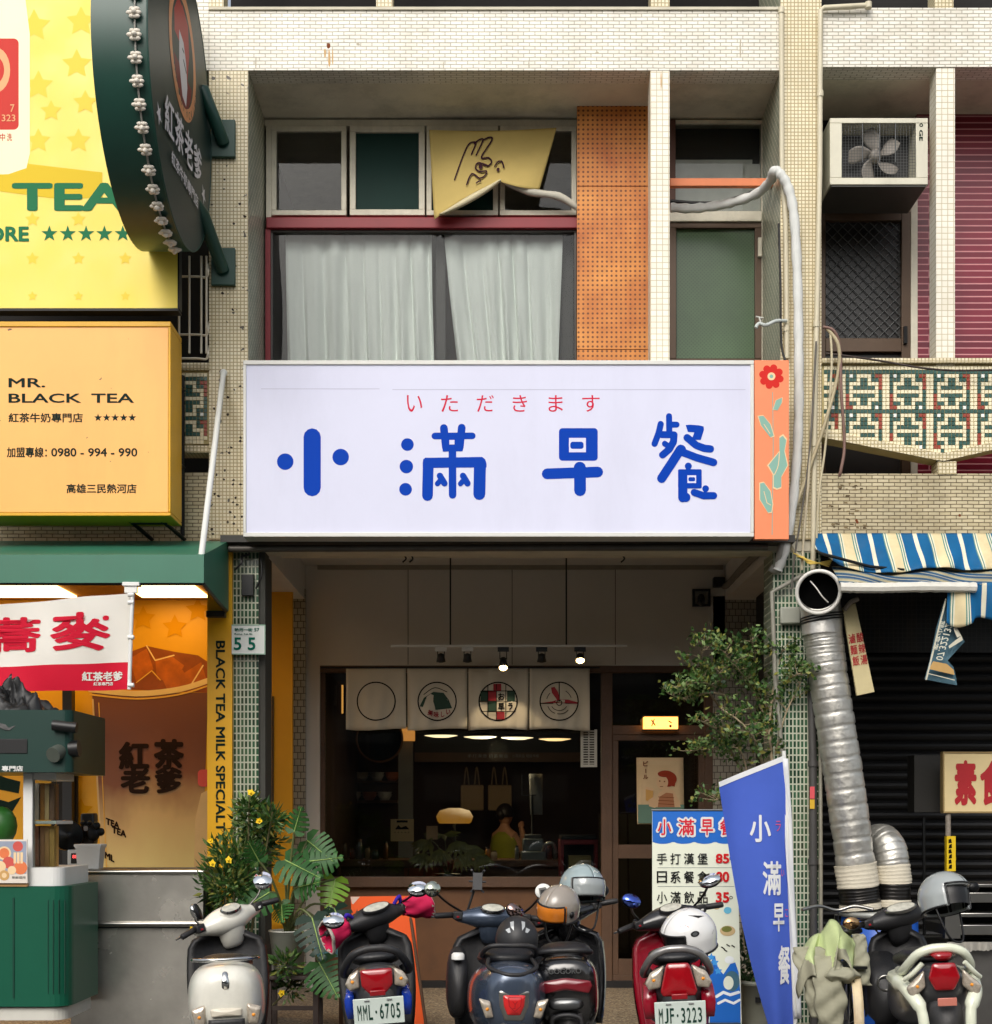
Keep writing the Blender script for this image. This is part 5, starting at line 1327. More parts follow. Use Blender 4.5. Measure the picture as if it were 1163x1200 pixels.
ld = bpy.data.lights.new('shop_bulb', 'POINT'); ld.energy = 14; ld.color = (1, .78, .5); ld.shadow_soft_size = .1
lo = bpy.data.objects.new('shop_bulb', ld); S.collection.objects.link(lo); lo.location = P(583, 880, 3.6)
# ------------------------------------------------------------------ right side, street level
# flexible silver duct
def rings_tex():
    m, t, b = nt('crinkled_foil')
    b.inputs['Metallic'].default_value = .8; b.inputs['Roughness'].default_value = .42
    tc = t.nodes.new('ShaderNodeTexCoord')
    finish(t, b, lin((200, 198, 190)), tc.outputs['Object'], .25, 8.0, .45, 22, .25, (150, 110, 84), 1.6)
    return m
m_foil = rings_tex()
m_foild = mk('dark_foil_band', (66, 64, 62), .35, metal=.9, var=.3, vs=10)
m_wrap = cloth('cream_tape_wrap', (214, 206, 186), .6, var=.14, vs=12)
YD = -.12
du = thing('silver_duct', 'long silver flexible duct rising from the blue barrel to an open elbow', 'duct', P(1010, 1066, YD))
path = spline([P(1009, 1066, YD), P(1004, 1020, YD), P(992, 930, YD), P(978, 840, YD), P(968, 770, YD), P(964, 735, YD)], 40)
def crinkle(pts, r0, amp, m, n=28, seed=0, step=4):
    mb = MB()
    mb.tube(pts, [r0 + amp * (0 if i % step else -1) + .004 * noise.noise((i * .15, seed, 0)) for i in range(len(pts))], n)
    o = seed * 1.0
    mb.v = [v + V((noise.noise(v * 9 + V((o, 0, 0))), 0, noise.noise(v * 11))) * .006 for v in mb.v]
    return mb
crinkle(path[42:], .145, .007, 0, step=8).build('tube', m_foil, du)
for i0, i1, mt, rr in ((0, 10, m_wrap, .156), (10, 27, m_foild, .15), (27, 44, m_wrap, .158)):
    crinkle(path[i0:i1 + 1], rr, .004, 0, seed=i0 + 3, step=3).build('band', mt, du)
crinkle(spline([P(964, 742, YD), P(963, 728, YD - .005), P(961, 712, YD - .04), P(959.5, 700, YD - .12), P(959, 692, YD - .21)], 12), .152, .006, 0, seed=9, step=5)
mb = MB()
el = spline([P(964, 745, YD), P(963, 722, YD), P(961, 705, YD - .03), P(959.5, 692, YD - .14), P(959.5, 694, YD - .25)], 10)
mb.tube(el, [.15] * (len(el) - 6) + [.152, .154, .156, .156, .157, .157], 32, cap=False)
mb.build('elbow', mk('elbow_foil', (206, 204, 198), .38, metal=.7, var=.2, bump=.2, bs=30), du, solid=.006)
mb = MB(); c = el[-9]; mb.lathe([(.001, 0), (.148, 0)], 28, Matrix.Translation(c) @ (el[-1] - el[-2]).to_track_quat('Z', 'Y').to_matrix().to_4x4()); mb.build('dark_inside', mk('duct_inner_shade', (6, 6, 6), .9, var=0, spec=.1), du)  # black disc stands in for the shade down inside the duct
mb = MB(); cr = el[-1]; qd = (el[-1] - el[-2]).to_track_quat('Z', 'Y').to_matrix().to_4x4()
mb.tube([cr + (qd @ V((.155 * math.cos(2 * PI * k / 40), .155 * math.sin(2 * PI * k / 40), 0))) for k in range(41)], .014, 8, cap=False); mb.build('rim_tape', mk('white_tape', (222, 220, 212), .5), du)
mb = MB(); mb.tube(spline([P(950, 681, YD - .235), P(957, 689, YD - .262), P(964, 699, YD - .268), P(971, 706, YD - .25)], 4), .005, 6); mb.build('loose_tie', mk('white_tie', (214, 212, 204), .5), du)
mb = MB()
for dy in (0, 3, 6): mb.tube([P(964, 722 + dy, YD) + V((.158 * math.cos(2 * PI * k / 24), .158 * math.sin(2 * PI * k / 24), .02 * math.cos(2 * PI * k / 24))) for k in range(25)], .006, 5, cap=False)
mb.build('black_strap', m_black, du)
du2 = thing('silver_duct', 'short silver duct elbow beside the long one on the blue barrel', 'duct', P(1047, 1062, YD + .1))
pth = spline([P(1020, 990, YD + .35), P(1033, 985, YD + .22), P(1043, 997, YD + .12), P(1047, 1030, YD + .1), P(1047, 1063, YD + .1)], 26)
crinkle(pth[:70], .128, .006, 0, seed=5, step=7).build('tube', m_foil, du2)
for i0, i1, mt, rr in ((66, 82, m_wrap, .136), (82, 95, m_foild, .13), (95, 104, m_wrap, .136)): crinkle(pth[i0:i1 + 1], rr, .004, 0, seed=i0, step=3).build('band', mt, du2)
# blue barrel
br_ = thing('blue_barrel', 'blue plastic barrel with a steel lid ring under the silver ducts', 'barrel', P(1030, 1206, YD + .05))
c = P(1031, 1068, YD + .05); c = V((c.x, c.y, 0)); hb_ = Z(1068, YD + .05)
mb = MB(); mb.lathe([(.001, 0), (.26, 0), (.28, .03), (.285, hb_ * .3), (.292, hb_ * .33), (.285, hb_ * .36), (.285, hb_ * .66), (.292, hb_ * .69), (.285, hb_ * .72), (.28, hb_ - .03), (.001, hb_ - .02)], 40, Matrix.Translation(c)); mb.build('body', mk('blue_drum_plastic', (26, 84, 178), .38, var=.1, stain=.15), br_)
mb = MB(); mb.lathe([(.27, hb_ - .035), (.297, hb_ - .035), (.297, hb_), (.001, hb_ + .004)], 40, Matrix.Translation(c)); mb.build('lid', mk('lid_grey', (170, 172, 166), .45, metal=.4), br_)
mb = MB(); mb.tube([P(1012, 1170, YD - .25), P(1028, 1167, YD - .32)], .028, 10); mb.tube([P(1027, 1158, YD - .33), P(1027, 1174, YD - .33)], .02, 8); mb.build('outlet_tap', mk('pvc_grey_tap', (176, 180, 180), .4), br_)
# striped awning
sa = thing('striped_awning', 'blue and cream striped canvas awning sagging over the right stall', 'awning', P(1062, 668, -.25))
c_bl, c_cr, c_th, c_ye = lin((8, 92, 142)), lin((226, 220, 196)), lin((92, 136, 128)), lin((218, 202, 160))
STR = [(0, c_cr), (.09, c_bl), (.33, c_th), (.355, c_cr), (.38, c_th), (.405, c_cr), (.43, c_ye), (.64, c_th), (.665, c_cr), (.69, c_th), (.715, c_cr), (.74, c_bl)]
m_str = uvstripes('striped_canvas', 52.5 / 155, STR, r=.7, dirt=.16)
fd = lambda c, k: (c[0] * k + .02, c[1] * k + .02, c[2] * k + .02, 1)
m_str2 = uvstripes('faded_striped_canvas', 52.5 / 155, [(p_, fd(c_, .62)) for p_, c_ in STR], r=.8, dirt=.35)
lowf = lambda x: 668 - 26 * max(0, (1015 - x) / 58) ** 1.2 + 3.5 * math.sin((x - 960) * .045) if x < 1015 else 667.5 + 2.5 * math.sin((x - 1020) * .06) - min(x - 1080, 90) * .045
def svl(u, v):
    x = 957 + 320 * u
    y = 625 + (lowf(x) - 625) * (1 - v)
    p = P(x, y, -.28 + .25 * v)
    p.y += .02 * math.sin(u * 55 + 3 * (1 - v)) * (1 - v) + .035 * math.sin(u * 12.4 + 1) * (1 - v)
    return p
mb = MB(); mb.grid(svl, 120, 12)
offx = X(970, -.2)
mb.build('valance', m_str, sa, solid=.004, uv=lambda w: (w.x - offx, w.z))
def sun2(u, v):
    x0, x1 = 975 + 10 * (1 - v), 1277
    x = x0 + (x1 - x0) * u
    p = P(x, 664 + 20 * (1 - v), -.05 - .55 * (1 - v))
    p.z += .012 * math.sin(u * 22)
    return p
mb = MB(); mb.grid(sun2, 60, 8); mb.build('lower_sheet', m_str2, sa, solid=.004, uv=lambda w: (w.x - offx + 1.1 * w.y, w.z))
mb = MB(); mb.tube(spline([P(985, 688.5, -.62), P(1030, 689, -.62), P(1080, 688, -.62), P(1144, 688.5, -.62)], 12), [.037 + .005 * noise.noise((i * .9, 0, 0)) for i in range(37)], 8); mb.build('wrapped_bar', cloth('white_wrapping', (226, 224, 214), .6, .1, var=.15, vs=12), sa, smooth=False)
def flap(u, v):
    x = 1112 + 165 * u - (1 - v) * 1.5
    yb_ = 731 + 4 * math.sin((x - 1112) * .12) - (4 if x > 1140 else 0)
    p = P(x, 683 + (yb_ - 683) * (1 - v), -.6); p.y += .03 * math.sin(u * 29 + 2 * v) * (1.1 - v)
    return p
mb = MB(); mb.grid(flap, 80, 12); mb.build('hanging_flap', m_str, sa, solid=.004, uv=lambda w: (w.x - offx, w.z))
mb = MB(); mb.tube([P(960, 648, -.26), P(1020, 664, -.28), P(1060, 668, -.28)], .012, 6); mb.build('frame_bar', m_blackm, sa)
th = thing('torn_awning_scrap', 'torn dangling scrap of faded striped awning with a painted phone number', 'cloth', P(1108, 805, -.5))
mb = MB()
poly = [(1107, 703), (1111, 699), (1113, 716), (1127, 745), (1131, 752), (1111, 774), (1118, 782), (1121, 795), (1122, 803), (1104, 800), (1084, 796), (1090, 774), (1098, 735)]
mb.prism([P(x, y, -.5 + .03 * math.sin(x * .2 + y * .07)) for x, y in poly], (0, .005, 0)); mb.build('canvas', mk('faded_blue_canvas', (66, 100, 114), .8, var=.25, vs=8, stain=.3), th)
ik = Ink(lambda px, py, d: P(px, py, -.545 - d))
ik.poly([(1094, 775), (1110, 778), (1118, 785), (1119, 791), (1089, 784)], 0); ik.poly([(1113, 760), (1129, 750), (1127, 745), (1112, 757)], 1); ik.seg([(1087, 789), (1119, 797)], 1, 1); ik.seg([(1109, 702), (1086, 796)], 2, 1)
ik.poly([(1120, 732), (1127, 745), (1122, 747), (1118, 737)], 1)
ik.build('stripes', [mk('scrap_tan', (190, 152, 92), .8), mk('scrap_cream', (200, 196, 176), .8)], th)
lettering(th, [('07.3221321', lambda u, v: P(1098 + 13 * u - 1 + 8 * v, 773 - 46 * u + 1.5 * v, -.55)), ('素食小館', lambda u, v: P(1093 + 10 * u + 6 * v, 762 - 34 * u, -.55))], mk('scrap_white', (206, 206, 190), .8, var=0), bold=.01)
# hanging wooden plank with red characters
pk = thing('hanging_plank', 'pale wooden plank with red brush characters hanging beside the silver duct', 'sign', P(1008, 815, -.2))
mb = MB(); mb.prism([P(988, 712, -.2), P(1003, 707, -.2), P(1025.5, 811, -.2), P(1004.5, 815.5, -.2)], (0, .025, 0)); mb.build('board', mk('pale_plank', (206, 192, 146), .7, var=.15, vs=5, bump=.1), pk, bevel=.003)
lettering(pk, [(ch, (lambda u, v, k=k, c_=c_: P(994 + 9.5 * c_ + 2.4 * k + 8 * u + 1.2 * (1 - v), 755 + 13 * k - 1.5 * c_ - 11.5 * v - 1.5 * u, -.204))) for c_, col in enumerate(('滷麵飯', '酸辣湯')) for k, ch in enumerate(col)], mk('brush_red', (170, 44, 44), .8, var=.05), bold=.02)
mb = MB(); mb.tube(spline([P(990, 715, -.21), P(997, 706, -.22), P(1006, 702, -.21)], 4), .018, 6); mb.build('rag_tie', cloth('rag', (150, 140, 128), .9), pk)
# vegetarian sign on a post
vg = thing('food_sign', 'cream sign with two big red characters on a post by the dark shutter', 'sign', P(1112, 1200, .5))
YV = .5
mb = MB(); mb.pb(1107, 1190, 882, 952, YV, YV + .06); mb.build('panel', mk('aged_cream_panel', (226, 204, 152), .5, var=.05), vg, bevel=.004)
mb = MB(); mb.pb(1106, 1190, 881, 883, YV - .006, YV + .065); mb.pb(1106, 1190, 951, 953, YV - .006, YV + .065); mb.pb(1105.5, 1107.2, 883, 951, YV - .006, YV + .065); mb.build('edge', mk('dull_gold_edge', (150, 126, 80), .5), vg)
lettering(vg, [('素', tb(1119, 891, 1145, 944, YV - .003)), ('食', tb(1149, 891, 1178, 944, YV - .003))], mk('sign_dark_red', (176, 26, 34), .6, var=.1), bold=.045)
mb = MB(); mb.tube([P(1111.5, 953, YV + .03), P(1111.5, 1200, YV + .03)], .022, 8); mb.build('post', mk('mottled_post', (150, 140, 128), .7, var=.5, vs=30), vg)
mb = MB(); mb.box(X(1109.5, YV), X(1120, YV), YV - .01, YV + .045, Z(1021, YV), Z(980, YV)); tp = mb.build('yellow_tape', mk('yellow_tape', (226, 190, 30), .4, var=.05), vg)
ik = Ink(front(YV - .01))
for k in range(6): ik.poly([(1112 + (k % 2), 984 + 6 * k), (1115 + (k % 2), 983 + 6 * k), (1116, 988 + 6 * k), (1112, 988.5 + 6 * k)])
ik.build('tape_print', m_nk[0], vg)
mb = MB(); mb.pb(1072, 1107, 885, 952, YV + .3, YV + .5)
tag(mb.build('hanging_cabinet', mk('dark_bracket', (36, 34, 30), .6, var=.3)), 'dark metal cabinet hung behind the cream food sign', 'cabinet')
mb = MB(); mb.tube([P(1083, 958, YV), P(1084, 1200, YV)], .012, 6)
tag(mb.build('thin_pole', m_blackm), 'thin black pole standing left of the cream food sign', 'pole')
# steel stall cart
cg = thing('food_stall', 'worn stainless steel food stall with chrome rails at the right edge', 'stall', P(1135, 1200, -.3))
YK = -.3
mb = MB(); mb.pb(1112, 1200, 1106, 1210, YK + .06, YK + .8); mb.build('cabinet', mk('dull_steel_sheet', (120, 118, 114), .4, metal=.8, var=.3, vs=3, stain=.3), cg)
for y0, y1, yy in ((1036, 1040, 0), (1046, 1058, .02), (1070, 1075, .01), (1084, 1096, 0)):
    mb = MB(); mb.pb(1125 if y0 < 1080 else 1108, 1200, y0, y1, YK + yy, YK + yy + .5); mb.build('rail', m_steel, cg, bevel=.006)
mb = MB(); mb.pb(1125, 1200, 1036, 1100, YK + .3, YK + .6); mb.build('inside', m_dark, cg)
mb = MB(); mb.pb(1108, 1126, 1070, 1100, YK - .01, YK + .05); mb.build('corner_plate', m_steel, cg)
mb = MB(); mb.grid(lambda u, v: P(1110 + 80 * u, 1104 + (10 + 5 * noise.noise((u * 16, 0, 3))) * (1 - v), YK - .01 + .02 * math.sin(u * 30)), 50, 3); mb.build('torn_film', cloth('pale_film', (180, 176, 166), .4, .2, var=.2), cg)
# ------------------------------------------------------------------ left side, street level
ca = thing('drink_cart', 'dark green drink cart with white counter and display at the left edge', 'cart', P(20, 1190, -1.5))
YQ = -1.6
m_cg = mk('cart_green', (10, 84, 62), .35, var=.06)
def rprism(px0, px1, py0, py1, y0, dep, rad, m):
    x0, x1 = X(px0, y0), X(px1, y0); z0_, z1_ = Z(py1, y0), Z(py0, y0)
    pts = [(x0, y0), (x1 - rad, y0)] + [(x1 - rad + rad * math.sin(R(a)), y0 + rad - rad * math.cos(R(a))) for a in (15, 30, 45, 60, 75)] + [(x1, y0 + rad), (x1, y0 + dep), (x0, y0 + dep)]
    mb = MB(); mb.prism([V((x, y, z0_)) for x, y in pts], (0, 0, z1_ - z0_)); return mb
rprism(-60, 80, 1039, 1180, YQ, .7, .12, 0).build('body', m_cg, ca, smooth=False)
mb = MB(); mb.box(X(15, YQ), X(17, YQ), YQ - .006, YQ - .001, Z(1170, YQ), Z(1052, YQ)); 
for x in (56, 62, 68, 74): mb.box(X(x, YQ), X(x + 1, YQ), YQ - .004 + max(0, (x - 66) * .004), YQ + .02, Z(1165, YQ), Z(1055, YQ))
mb.build('groove', mk('cart_green_dark', (6, 60, 46), .4), ca)
rprism(-60, 76, 1181, 1196, YQ + .03, .6, .1, 0).build('base', mk('cart_white', (206, 204, 194), .5, var=.08), ca)
rprism(-60, 73, 1017, 1038.5, YQ + .02, .6, .08, 0).build('counter_top', m_white, ca)
mb = MB(); mb.pb(-60, 32, 1035.5, 1039, YQ - .01, YQ + .1); mb.build('wood_edge', mk('light_wood', (196, 150, 96), .5, var=.15), ca)
mb = MB(); mb.pb(27, 38, 906, 1020, YQ + .08, YQ + .14); mb.pb(38, 66, 905, 914, YQ + .1, YQ + .5); mb.pb(38, 66, 962, 966, YQ + .12, YQ + .5); mb.build('display_frame', m_white, ca, bevel=.004)
mb = MB(); mb.pb(38, 66, 914, 1018, YQ + .1, YQ + .105); mb.build('display_glass', glass('display_pane'), ca)
mb = MB(); mb.pb(39, 66, 906, 908.5, YQ + .14, YQ + .4); mb.build('strip_light', lamp('cool_strip', (235, 240, 255), 6), ca)
for i, (x, c_) in enumerate(((40, (224, 208, 190)), (47, (170, 110, 40)), (52, (196, 160, 110)), (58, (120, 84, 60)))):
    for j, y in enumerate((918, 968)):
        mb = MB(); mb.pb(x, x + 5.5, y, y + 43 + j * 6, YQ + .2, YQ + .3); mb.build('cup_stack', mk('stack_%d%d' % (i, j), c_ if not j else (150 + 10 * i, 96 + 14 * i, 70), .5, var=.2), ca)
rprism(-60, 84, 832, 905, YQ - .05, .8, .06, 0).build('canopy', mk('canopy_green', (8, 50, 42), .4, var=.06), ca)
lettering(ca, [('專門店', tb(2, 897.5, 27, 904, YQ - .054))], m_white, bold=.03)
mb = MB(); mb.pb(-20, 32, 866, 883, YQ - .056, YQ - .051); mb.build('dark_window', m_black, ca, bevel=.003)
mb = MB(); mb.tube([P(62, 885, YQ - .1), P(84, 873, YQ + .1)], .05, 12); mb.build('awning_roll', mk('grey_green_roll', (74, 80, 72), .6), ca)
mb = MB(); mb.tube([P(82, 878, YQ), P(93, 877, YQ)], .055, 12); mb.tube([P(62, 850, YQ - .08), P(90, 853, YQ - .08)], .035, 10); mb.build('crank', m_black, ca)
bg = thing('black_cover', 'crumpled black plastic cover heaped on the roof of the green cart', 'cover', P(10, 858, YQ + .2))
def heap(u, v):
    a = 2 * PI * u; r = v
    n_ = noise.noise((math.cos(a) * 1.6 + 5, math.sin(a) * 1.6, v * 2.2))
    h = .26 * (1 - r ** 1.7) * (1 + .5 * n_) + .06 * noise.noise((u * 20, v * 6, 2)) + .03 * noise.noise((math.cos(a) * 9, math.sin(a) * 9, v * 12))
    c = P(14, 855, YQ + .2)
    return c + V((.36 * r * math.cos(a) * (1 + .3 * n_), .26 * r * math.sin(a), max(h, -.02)))
mb = MB(); mb.grid(lambda u, v: heap(u, 1 - v), 90, 30); mb.build('plastic', mk('black_bin_plastic', (16, 16, 16), .5, var=.1, bump=.15, bs=20), bg)
cdm = thing('photo_menu', 'photo menu card with orange drinks and fruit on the green cart', 'card', P(12, 1030, YQ - .03))
mb = MB(); mb.pb(-30, 32, 984, 1035, YQ - .03, YQ - .02); mb.build('card', mk('menu_card_white', (226, 216, 204), .4, var=.05), cdm)
ik = Ink(front(YQ - .03))
m_fr = [mk('fruit_orange', (226, 120, 70), .5, var=.1), mk('fruit_cream', (238, 206, 160), .5, var=.1), mk('menu_grey', (150, 158, 176), .5, var=.1), mk('fruit_pink', (206, 84, 74), .5, var=.1), mk('fruit_tan', (206, 160, 96), .5, var=.1)]
ik.poly([(-30, 986), (31, 986), (31, 1024), (-30, 1024)], 2)
for x, y, r, m in ((-10, 1000, 9, 0), (5, 1000, 8, 1), (5, 1000, 6, 0), (21, 992, 6, 3), (10, 1011, 7, 3), (0, 1016, 7, 1), (24, 1017, 8, 0), (-14, 1014, 8, 3), (5, 1026, 6, 4), (5, 1026, 3, 1), (14, 1020, 5, 1)): ik.disc(x, y, r, m)
for k in range(3):
    ik.poly([(16 + 4 * k, 999), (19 + 4 * k, 999), (19 + 4 * k, 1012), (16 + 4 * k, 1012)], 1)
ik.build('printed_fruit', m_fr, cdm)
lettering(cdm, [('新鮮現搾', tb(14, 1027, 30, 1030, YQ - .033))], m_blk)
# green fruit on the cart
mb = MB(); mb.ell(P(2, 968, YQ + .25), (.10, .10, .13), 16)
gm = mb.build('green_melon', mk('melon_green', (38, 96, 30), .45, var=.3, vs=10))
tag(gm, 'round green melon behind the photo menu on the cart', 'fruit')
# stainless steel counter
sc_ = thing('steel_counter', 'stainless steel service counter with two panels in front of the tea shop', 'counter', P(160, 1210, -.8))
YS2 = -.8
m_st2 = mk('satin_steel', (206, 202, 192), .22, metal=.72, var=.28, vs=2.4, bump=1.0, bs=3, stain=.35, stainc=(74, 72, 70), ss=1.1)
mb = MB(); mb.pb(83, 238, 1025, 1080, YS2, YS2 + .02); mb.build('upper_panel', m_st2, sc_)
mb = MB(); mb.pb(83, 238, 1088, 1215, YS2 + .04, YS2 + .06); mb.build('lower_panel', m_st2, sc_)
mb = MB(); mb.tube([P(81, 1022, YS2), P(239, 1022, YS2)], .02, 8); mb.tube([P(81, 1083, YS2), P(239, 1083, YS2)], .02, 8); mb.build('rail', m_steel, sc_)
mb = MB(); mb.box(X(83, YS2), X(238, YS2), YS2 + .07, YS2 + .62, SZ, Z(1020, YS2)); mb.build('cabinet', m_grey, sc_)
# things on the counter
bt_ = thing('white_tub', 'small white plastic tub on the steel counter', 'tub', P(106, 1020, YS2 + .1))
mb = MB(); c = P(106, 1019, YS2 + .1)
mb.loft([[c + V((sx * w, sy * w * .8, h)) for sx, sy in ((-1, -1), (1, -1), (1, 1), (-1, 1))] for w, h in ((.075, 0.004), (.088, .15), (.096, .165), (.096, .18), (.085, .18), (.07, .02))]); mb.build('tub', m_white, bt_, bevel=.008, smooth=False)
sl = small('digital_scale', 'white weighing scale with a red display behind the tub', 'scale', [(79, 96, 996, 1022, 0, .2), (83, 91, 1000, 1012, -.006, 0)], [m_white, m_black], YS2 + .25, .006, ['housing', 'display'])
lettering(sl, [('88', tb(85, 1002, 90.5, 1006, YS2 + .24))], lamp('led_red', (255, 40, 40), 2))
rl = thing('sealing_film_roll', 'large black reel with a tan film edge standing on the counter', 'roll', P(78, 995, YS2 + .35))
Mr = Matrix.Translation(P(79, 979, YS2 + .3)) @ Matrix.Rotation(R(25), 4, 'Z') @ Matrix.Rotation(R(90), 4, 'X')
mb = MB(); mb.lathe([(.001, .05), (.03, .05), (.03, .04), (.105, .045), (.105, .03)], 30, Mr); mb.build('reel', m_black, rl)
mb = MB(); mb.lathe([(.11, .03), (.11, -.05), (.001, -.05)], 30, Mr); mb.build('film', mk('tan_film', (206, 160, 96), .5), rl)
pm = thing('sealing_machine', 'black cup sealing machine with knobs behind the white tub', 'machine', P(105, 990, YS2 + .4))
mb = MB(); mb.pb(94, 110, 953, 990, YS2 + .38, YS2 + .5); mb.build('body', m_black, pm, bevel=.015)
mb = MB()
for x, y, r_ in ((109, 978, .05), (97, 965, .02), (105, 965, .02), (118, 975, .03), (113, 968, .03)): mb.ell(P(x, y, YS2 + .34), (r_, .02, r_), 14)
mb.build('knobs', m_blackm, pm)
ik = Ink(front(YS2 + .378)); ik.poly([(95, 964), (100, 964), (99, 968)]); ik.poly([(102, 964), (107, 964), (103, 968)]); ik.rrect(98, 968, 103, 974, 2); ik.build('white_marks', m_white, pm)
# ------------------------------------------------------------------ scooters
m_tyre = mk('tyre_rubber', (24, 24, 25), .8, var=.2, bump=.2)
m_chrome = mk('chrome', (205, 206, 204), .12, metal=1, var=.05)
m_alloy = mk('grey_alloy', (120, 122, 122), .35, metal=.8)
m_seat = mk('black_vinyl', (28, 28, 30), .42, var=.15, bump=.12, bs=160)
m_plast = mk('textured_black_plastic', (34, 34, 36), .5, var=.2, bump=.12, bs=220, stain=.18, stainc=(110, 104, 94), ss=7)
m_mirror = mk('mirror_silver', (232, 236, 238), .03, metal=1, var=0)
m_redlens = mk('red_lens', (150, 10, 22), .12, var=.1, vs=30, coat=.8)
m_amber = mk('clear_lens', (196, 184, 166), .15, metal=.35, var=.35, vs=60, coat=.8)
m_plate = mk('plate_paint', (214, 226, 218), .35, var=.05)
m_plt = mk('plate_digits', (34, 66, 56), .4, var=0)
m_reflect = mk('red_reflector', (150, 26, 34), .25, var=.15, vs=60)
def bx3(mb, c, h, M=None, m=0): return mb.box(c[0] - h[0], c[0] + h[0], c[1] - h[1], c[1] + h[1], c[2] - h[2], c[2] + h[2], m, M=M)
def lens(pts, y, dep, m=0, dome=.012, M=None):
    """a rounded lamp lens: outline in x/z at the rear, bulged towards the viewer (-y)"""
    pts = [(p[0] + (q[0] - p[0]) * k / 5, p[1] + (q[1] - p[1]) * k / 5) for p, q in zip(pts, pts[1:] + pts[:1]) for k in range(5)]
    mb = MB(); n = len(pts)
    cx_ = sum(p[0] for p in pts) / n; cz_ = sum(p[1] for p in pts) / n
    rings = []
    for k, (s_, d_) in enumerate(((1, 0), (1, -dep * .6), (.94, -dep), (.6, -dep - dome * .7), (.2, -dep - dome))):
        rings.append([V((cx_ + (x - cx_) * s_, y + d_, cz_ + (z - cz_) * s_)) for x, z in pts])
    mb.loft(rings, m, True, M)
    return mb
def mir(pts): return [(-x, z) for x, z in pts][::-1]
def scooter(label, loc, yaw, lean, steer, c):
    t = thing('parked_scooter', label, 'scooter', loc, 'scooters parked in a row before the shops')
    t.rotation_euler = (0, R(lean), R(yaw))
    OFF[t.name] = V((0, 0, 0))
    body, dark = c['body'], c.get('dark', m_plast)
    # tail cowl
    rs = c.get('rings', [(-.52, .06, .69, .79), (-.50, .10, .64, .815), (-.44, .135, .58, .835), (-.34, .168, .50, .84), (-.15, .19, .43, .82), (.1, .2, .40, .78), (.35, .185, .38, .74), (.52, .13, .36, .66)])
    mb = MB(); mb.loft([ring(*r_, n=24, e=c.get('e', 2.6)) for r_ in rs]); mb.build('tail_cowl', body, t, sub=1)
    # seat
    sz_ = c.get('seat_z', 0)
    mb = MB(); mb.loft([ring(y, w, z0_ + sz_, z1_ + sz_, n=20, e=2.5) for y, w, z0_, z1_ in ((-.33, .06, .82, .85), (-.30, .11, .81, .872), (-.2, .145, .79, .895), (-.02, .155, .77, .885), (.14, .15, .75, .845), (.3, .14, .73, .83), (.46, .11, .71, .81), (.58, .06, .70, .77))]); mb.build('seat', c.get('seat', m_seat), t, sub=1)
    # grab rail
    gm_ = c.get('rail', m_plast); gr_ = c.get('rail_r', .014)
    pts = c.get('rail_pts', [(.15, .02, .83), (.165, -.2, .875), (.15, -.36, .90), (.09, -.43, .905), (0, -.445, .905)])
    pts = pts + [(-x, y, z_) for x, y, z_ in pts[:-1]][::-1]
    mb = MB(); mb.tube(spline(pts, 5), gr_, 10); mb.build('grab_rail', gm_, t)
    # lamps, plate
    ty = c.get('lamp_y', -.515)
    if c.get('tail'):
        lens(c['tail'], ty, .02).build('tail_light', c.get('tail_m', m_redlens), t, sub=1)
    for s_ in (0, 1):
        if c.get('ind'):
            pts_ = c['ind'] if not s_ else mir(c['ind'])
            o_ = lens(pts_, ty + .03, .03).build('indicator', m_amber, t, sub=1)
            mb = MB(); ccx = sum(p[0] for p in pts_) / len(pts_); ccz = sum(p[1] for p in pts_) / len(pts_)
            mb.ell((ccx, ty + .0, ccz), (.012, .02, .012), 10); mb.build('bulb', mk('amber_bulb', (232, 150, 60), .3, var=0) if 'amber_bulb' not in MATS else MATS['amber_bulb'], o_)
    pz = c.get('plate_z', .56); py_ = c.get('plate_y', -.545); pt = Matrix.Translation((0, py_, pz)) @ Matrix.Rotation(R(c.get('plate_tilt', 12)), 4, 'X')
    mb = MB(); mb.loft([ring(-.53, .09, pz - .14, pz + .12, e=4), ring(-.40, .1, pz - .12, pz + .14, e=4), ring(-.30, .09, pz - .06, pz + .12, e=4)]); mb.build('rear_fender', dark, t)
    if c.get('plate'):
        mb = MB(); mb.box(-.135, .135, -.004, .002, -.075, .075, M=pt); pl_ = mb.build('license_plate', m_plate, t, bevel=.004)
        x = -.118
        txt = c['plate']
        items = []
        wd = .236 / len(txt)
        for k, ch in enumerate(txt):
            def f(u, v, k=k, ch=ch):
                w = wd * (.72 if ch not in '·-1' else .34); xx = -.118 + wd * (k + .5)
                return pt @ V((xx - w / 2 + w * u, -.0055, (-.045 if ch != '·' else -.012) + (.085 if ch != '·' else .018) * v))
            items.append((ch, f))
        lettering(pl_, items, m_plt, 'digits', bold=.012)
        mb = MB()
        for q_ in (-.06, .06): mb.tube([pt @ V((q_ - .014, -.006, .062)), pt @ V((q_ + .014, -.006, .062))], .004, 6)
        mb.build('plate_bolts', m_alloy, pl_)
        mb = MB(); mb.box(-.042, .042, -.012, 0, .088, .118, M=pt); mb.build('reflector', m_reflect, t, bevel=.004)
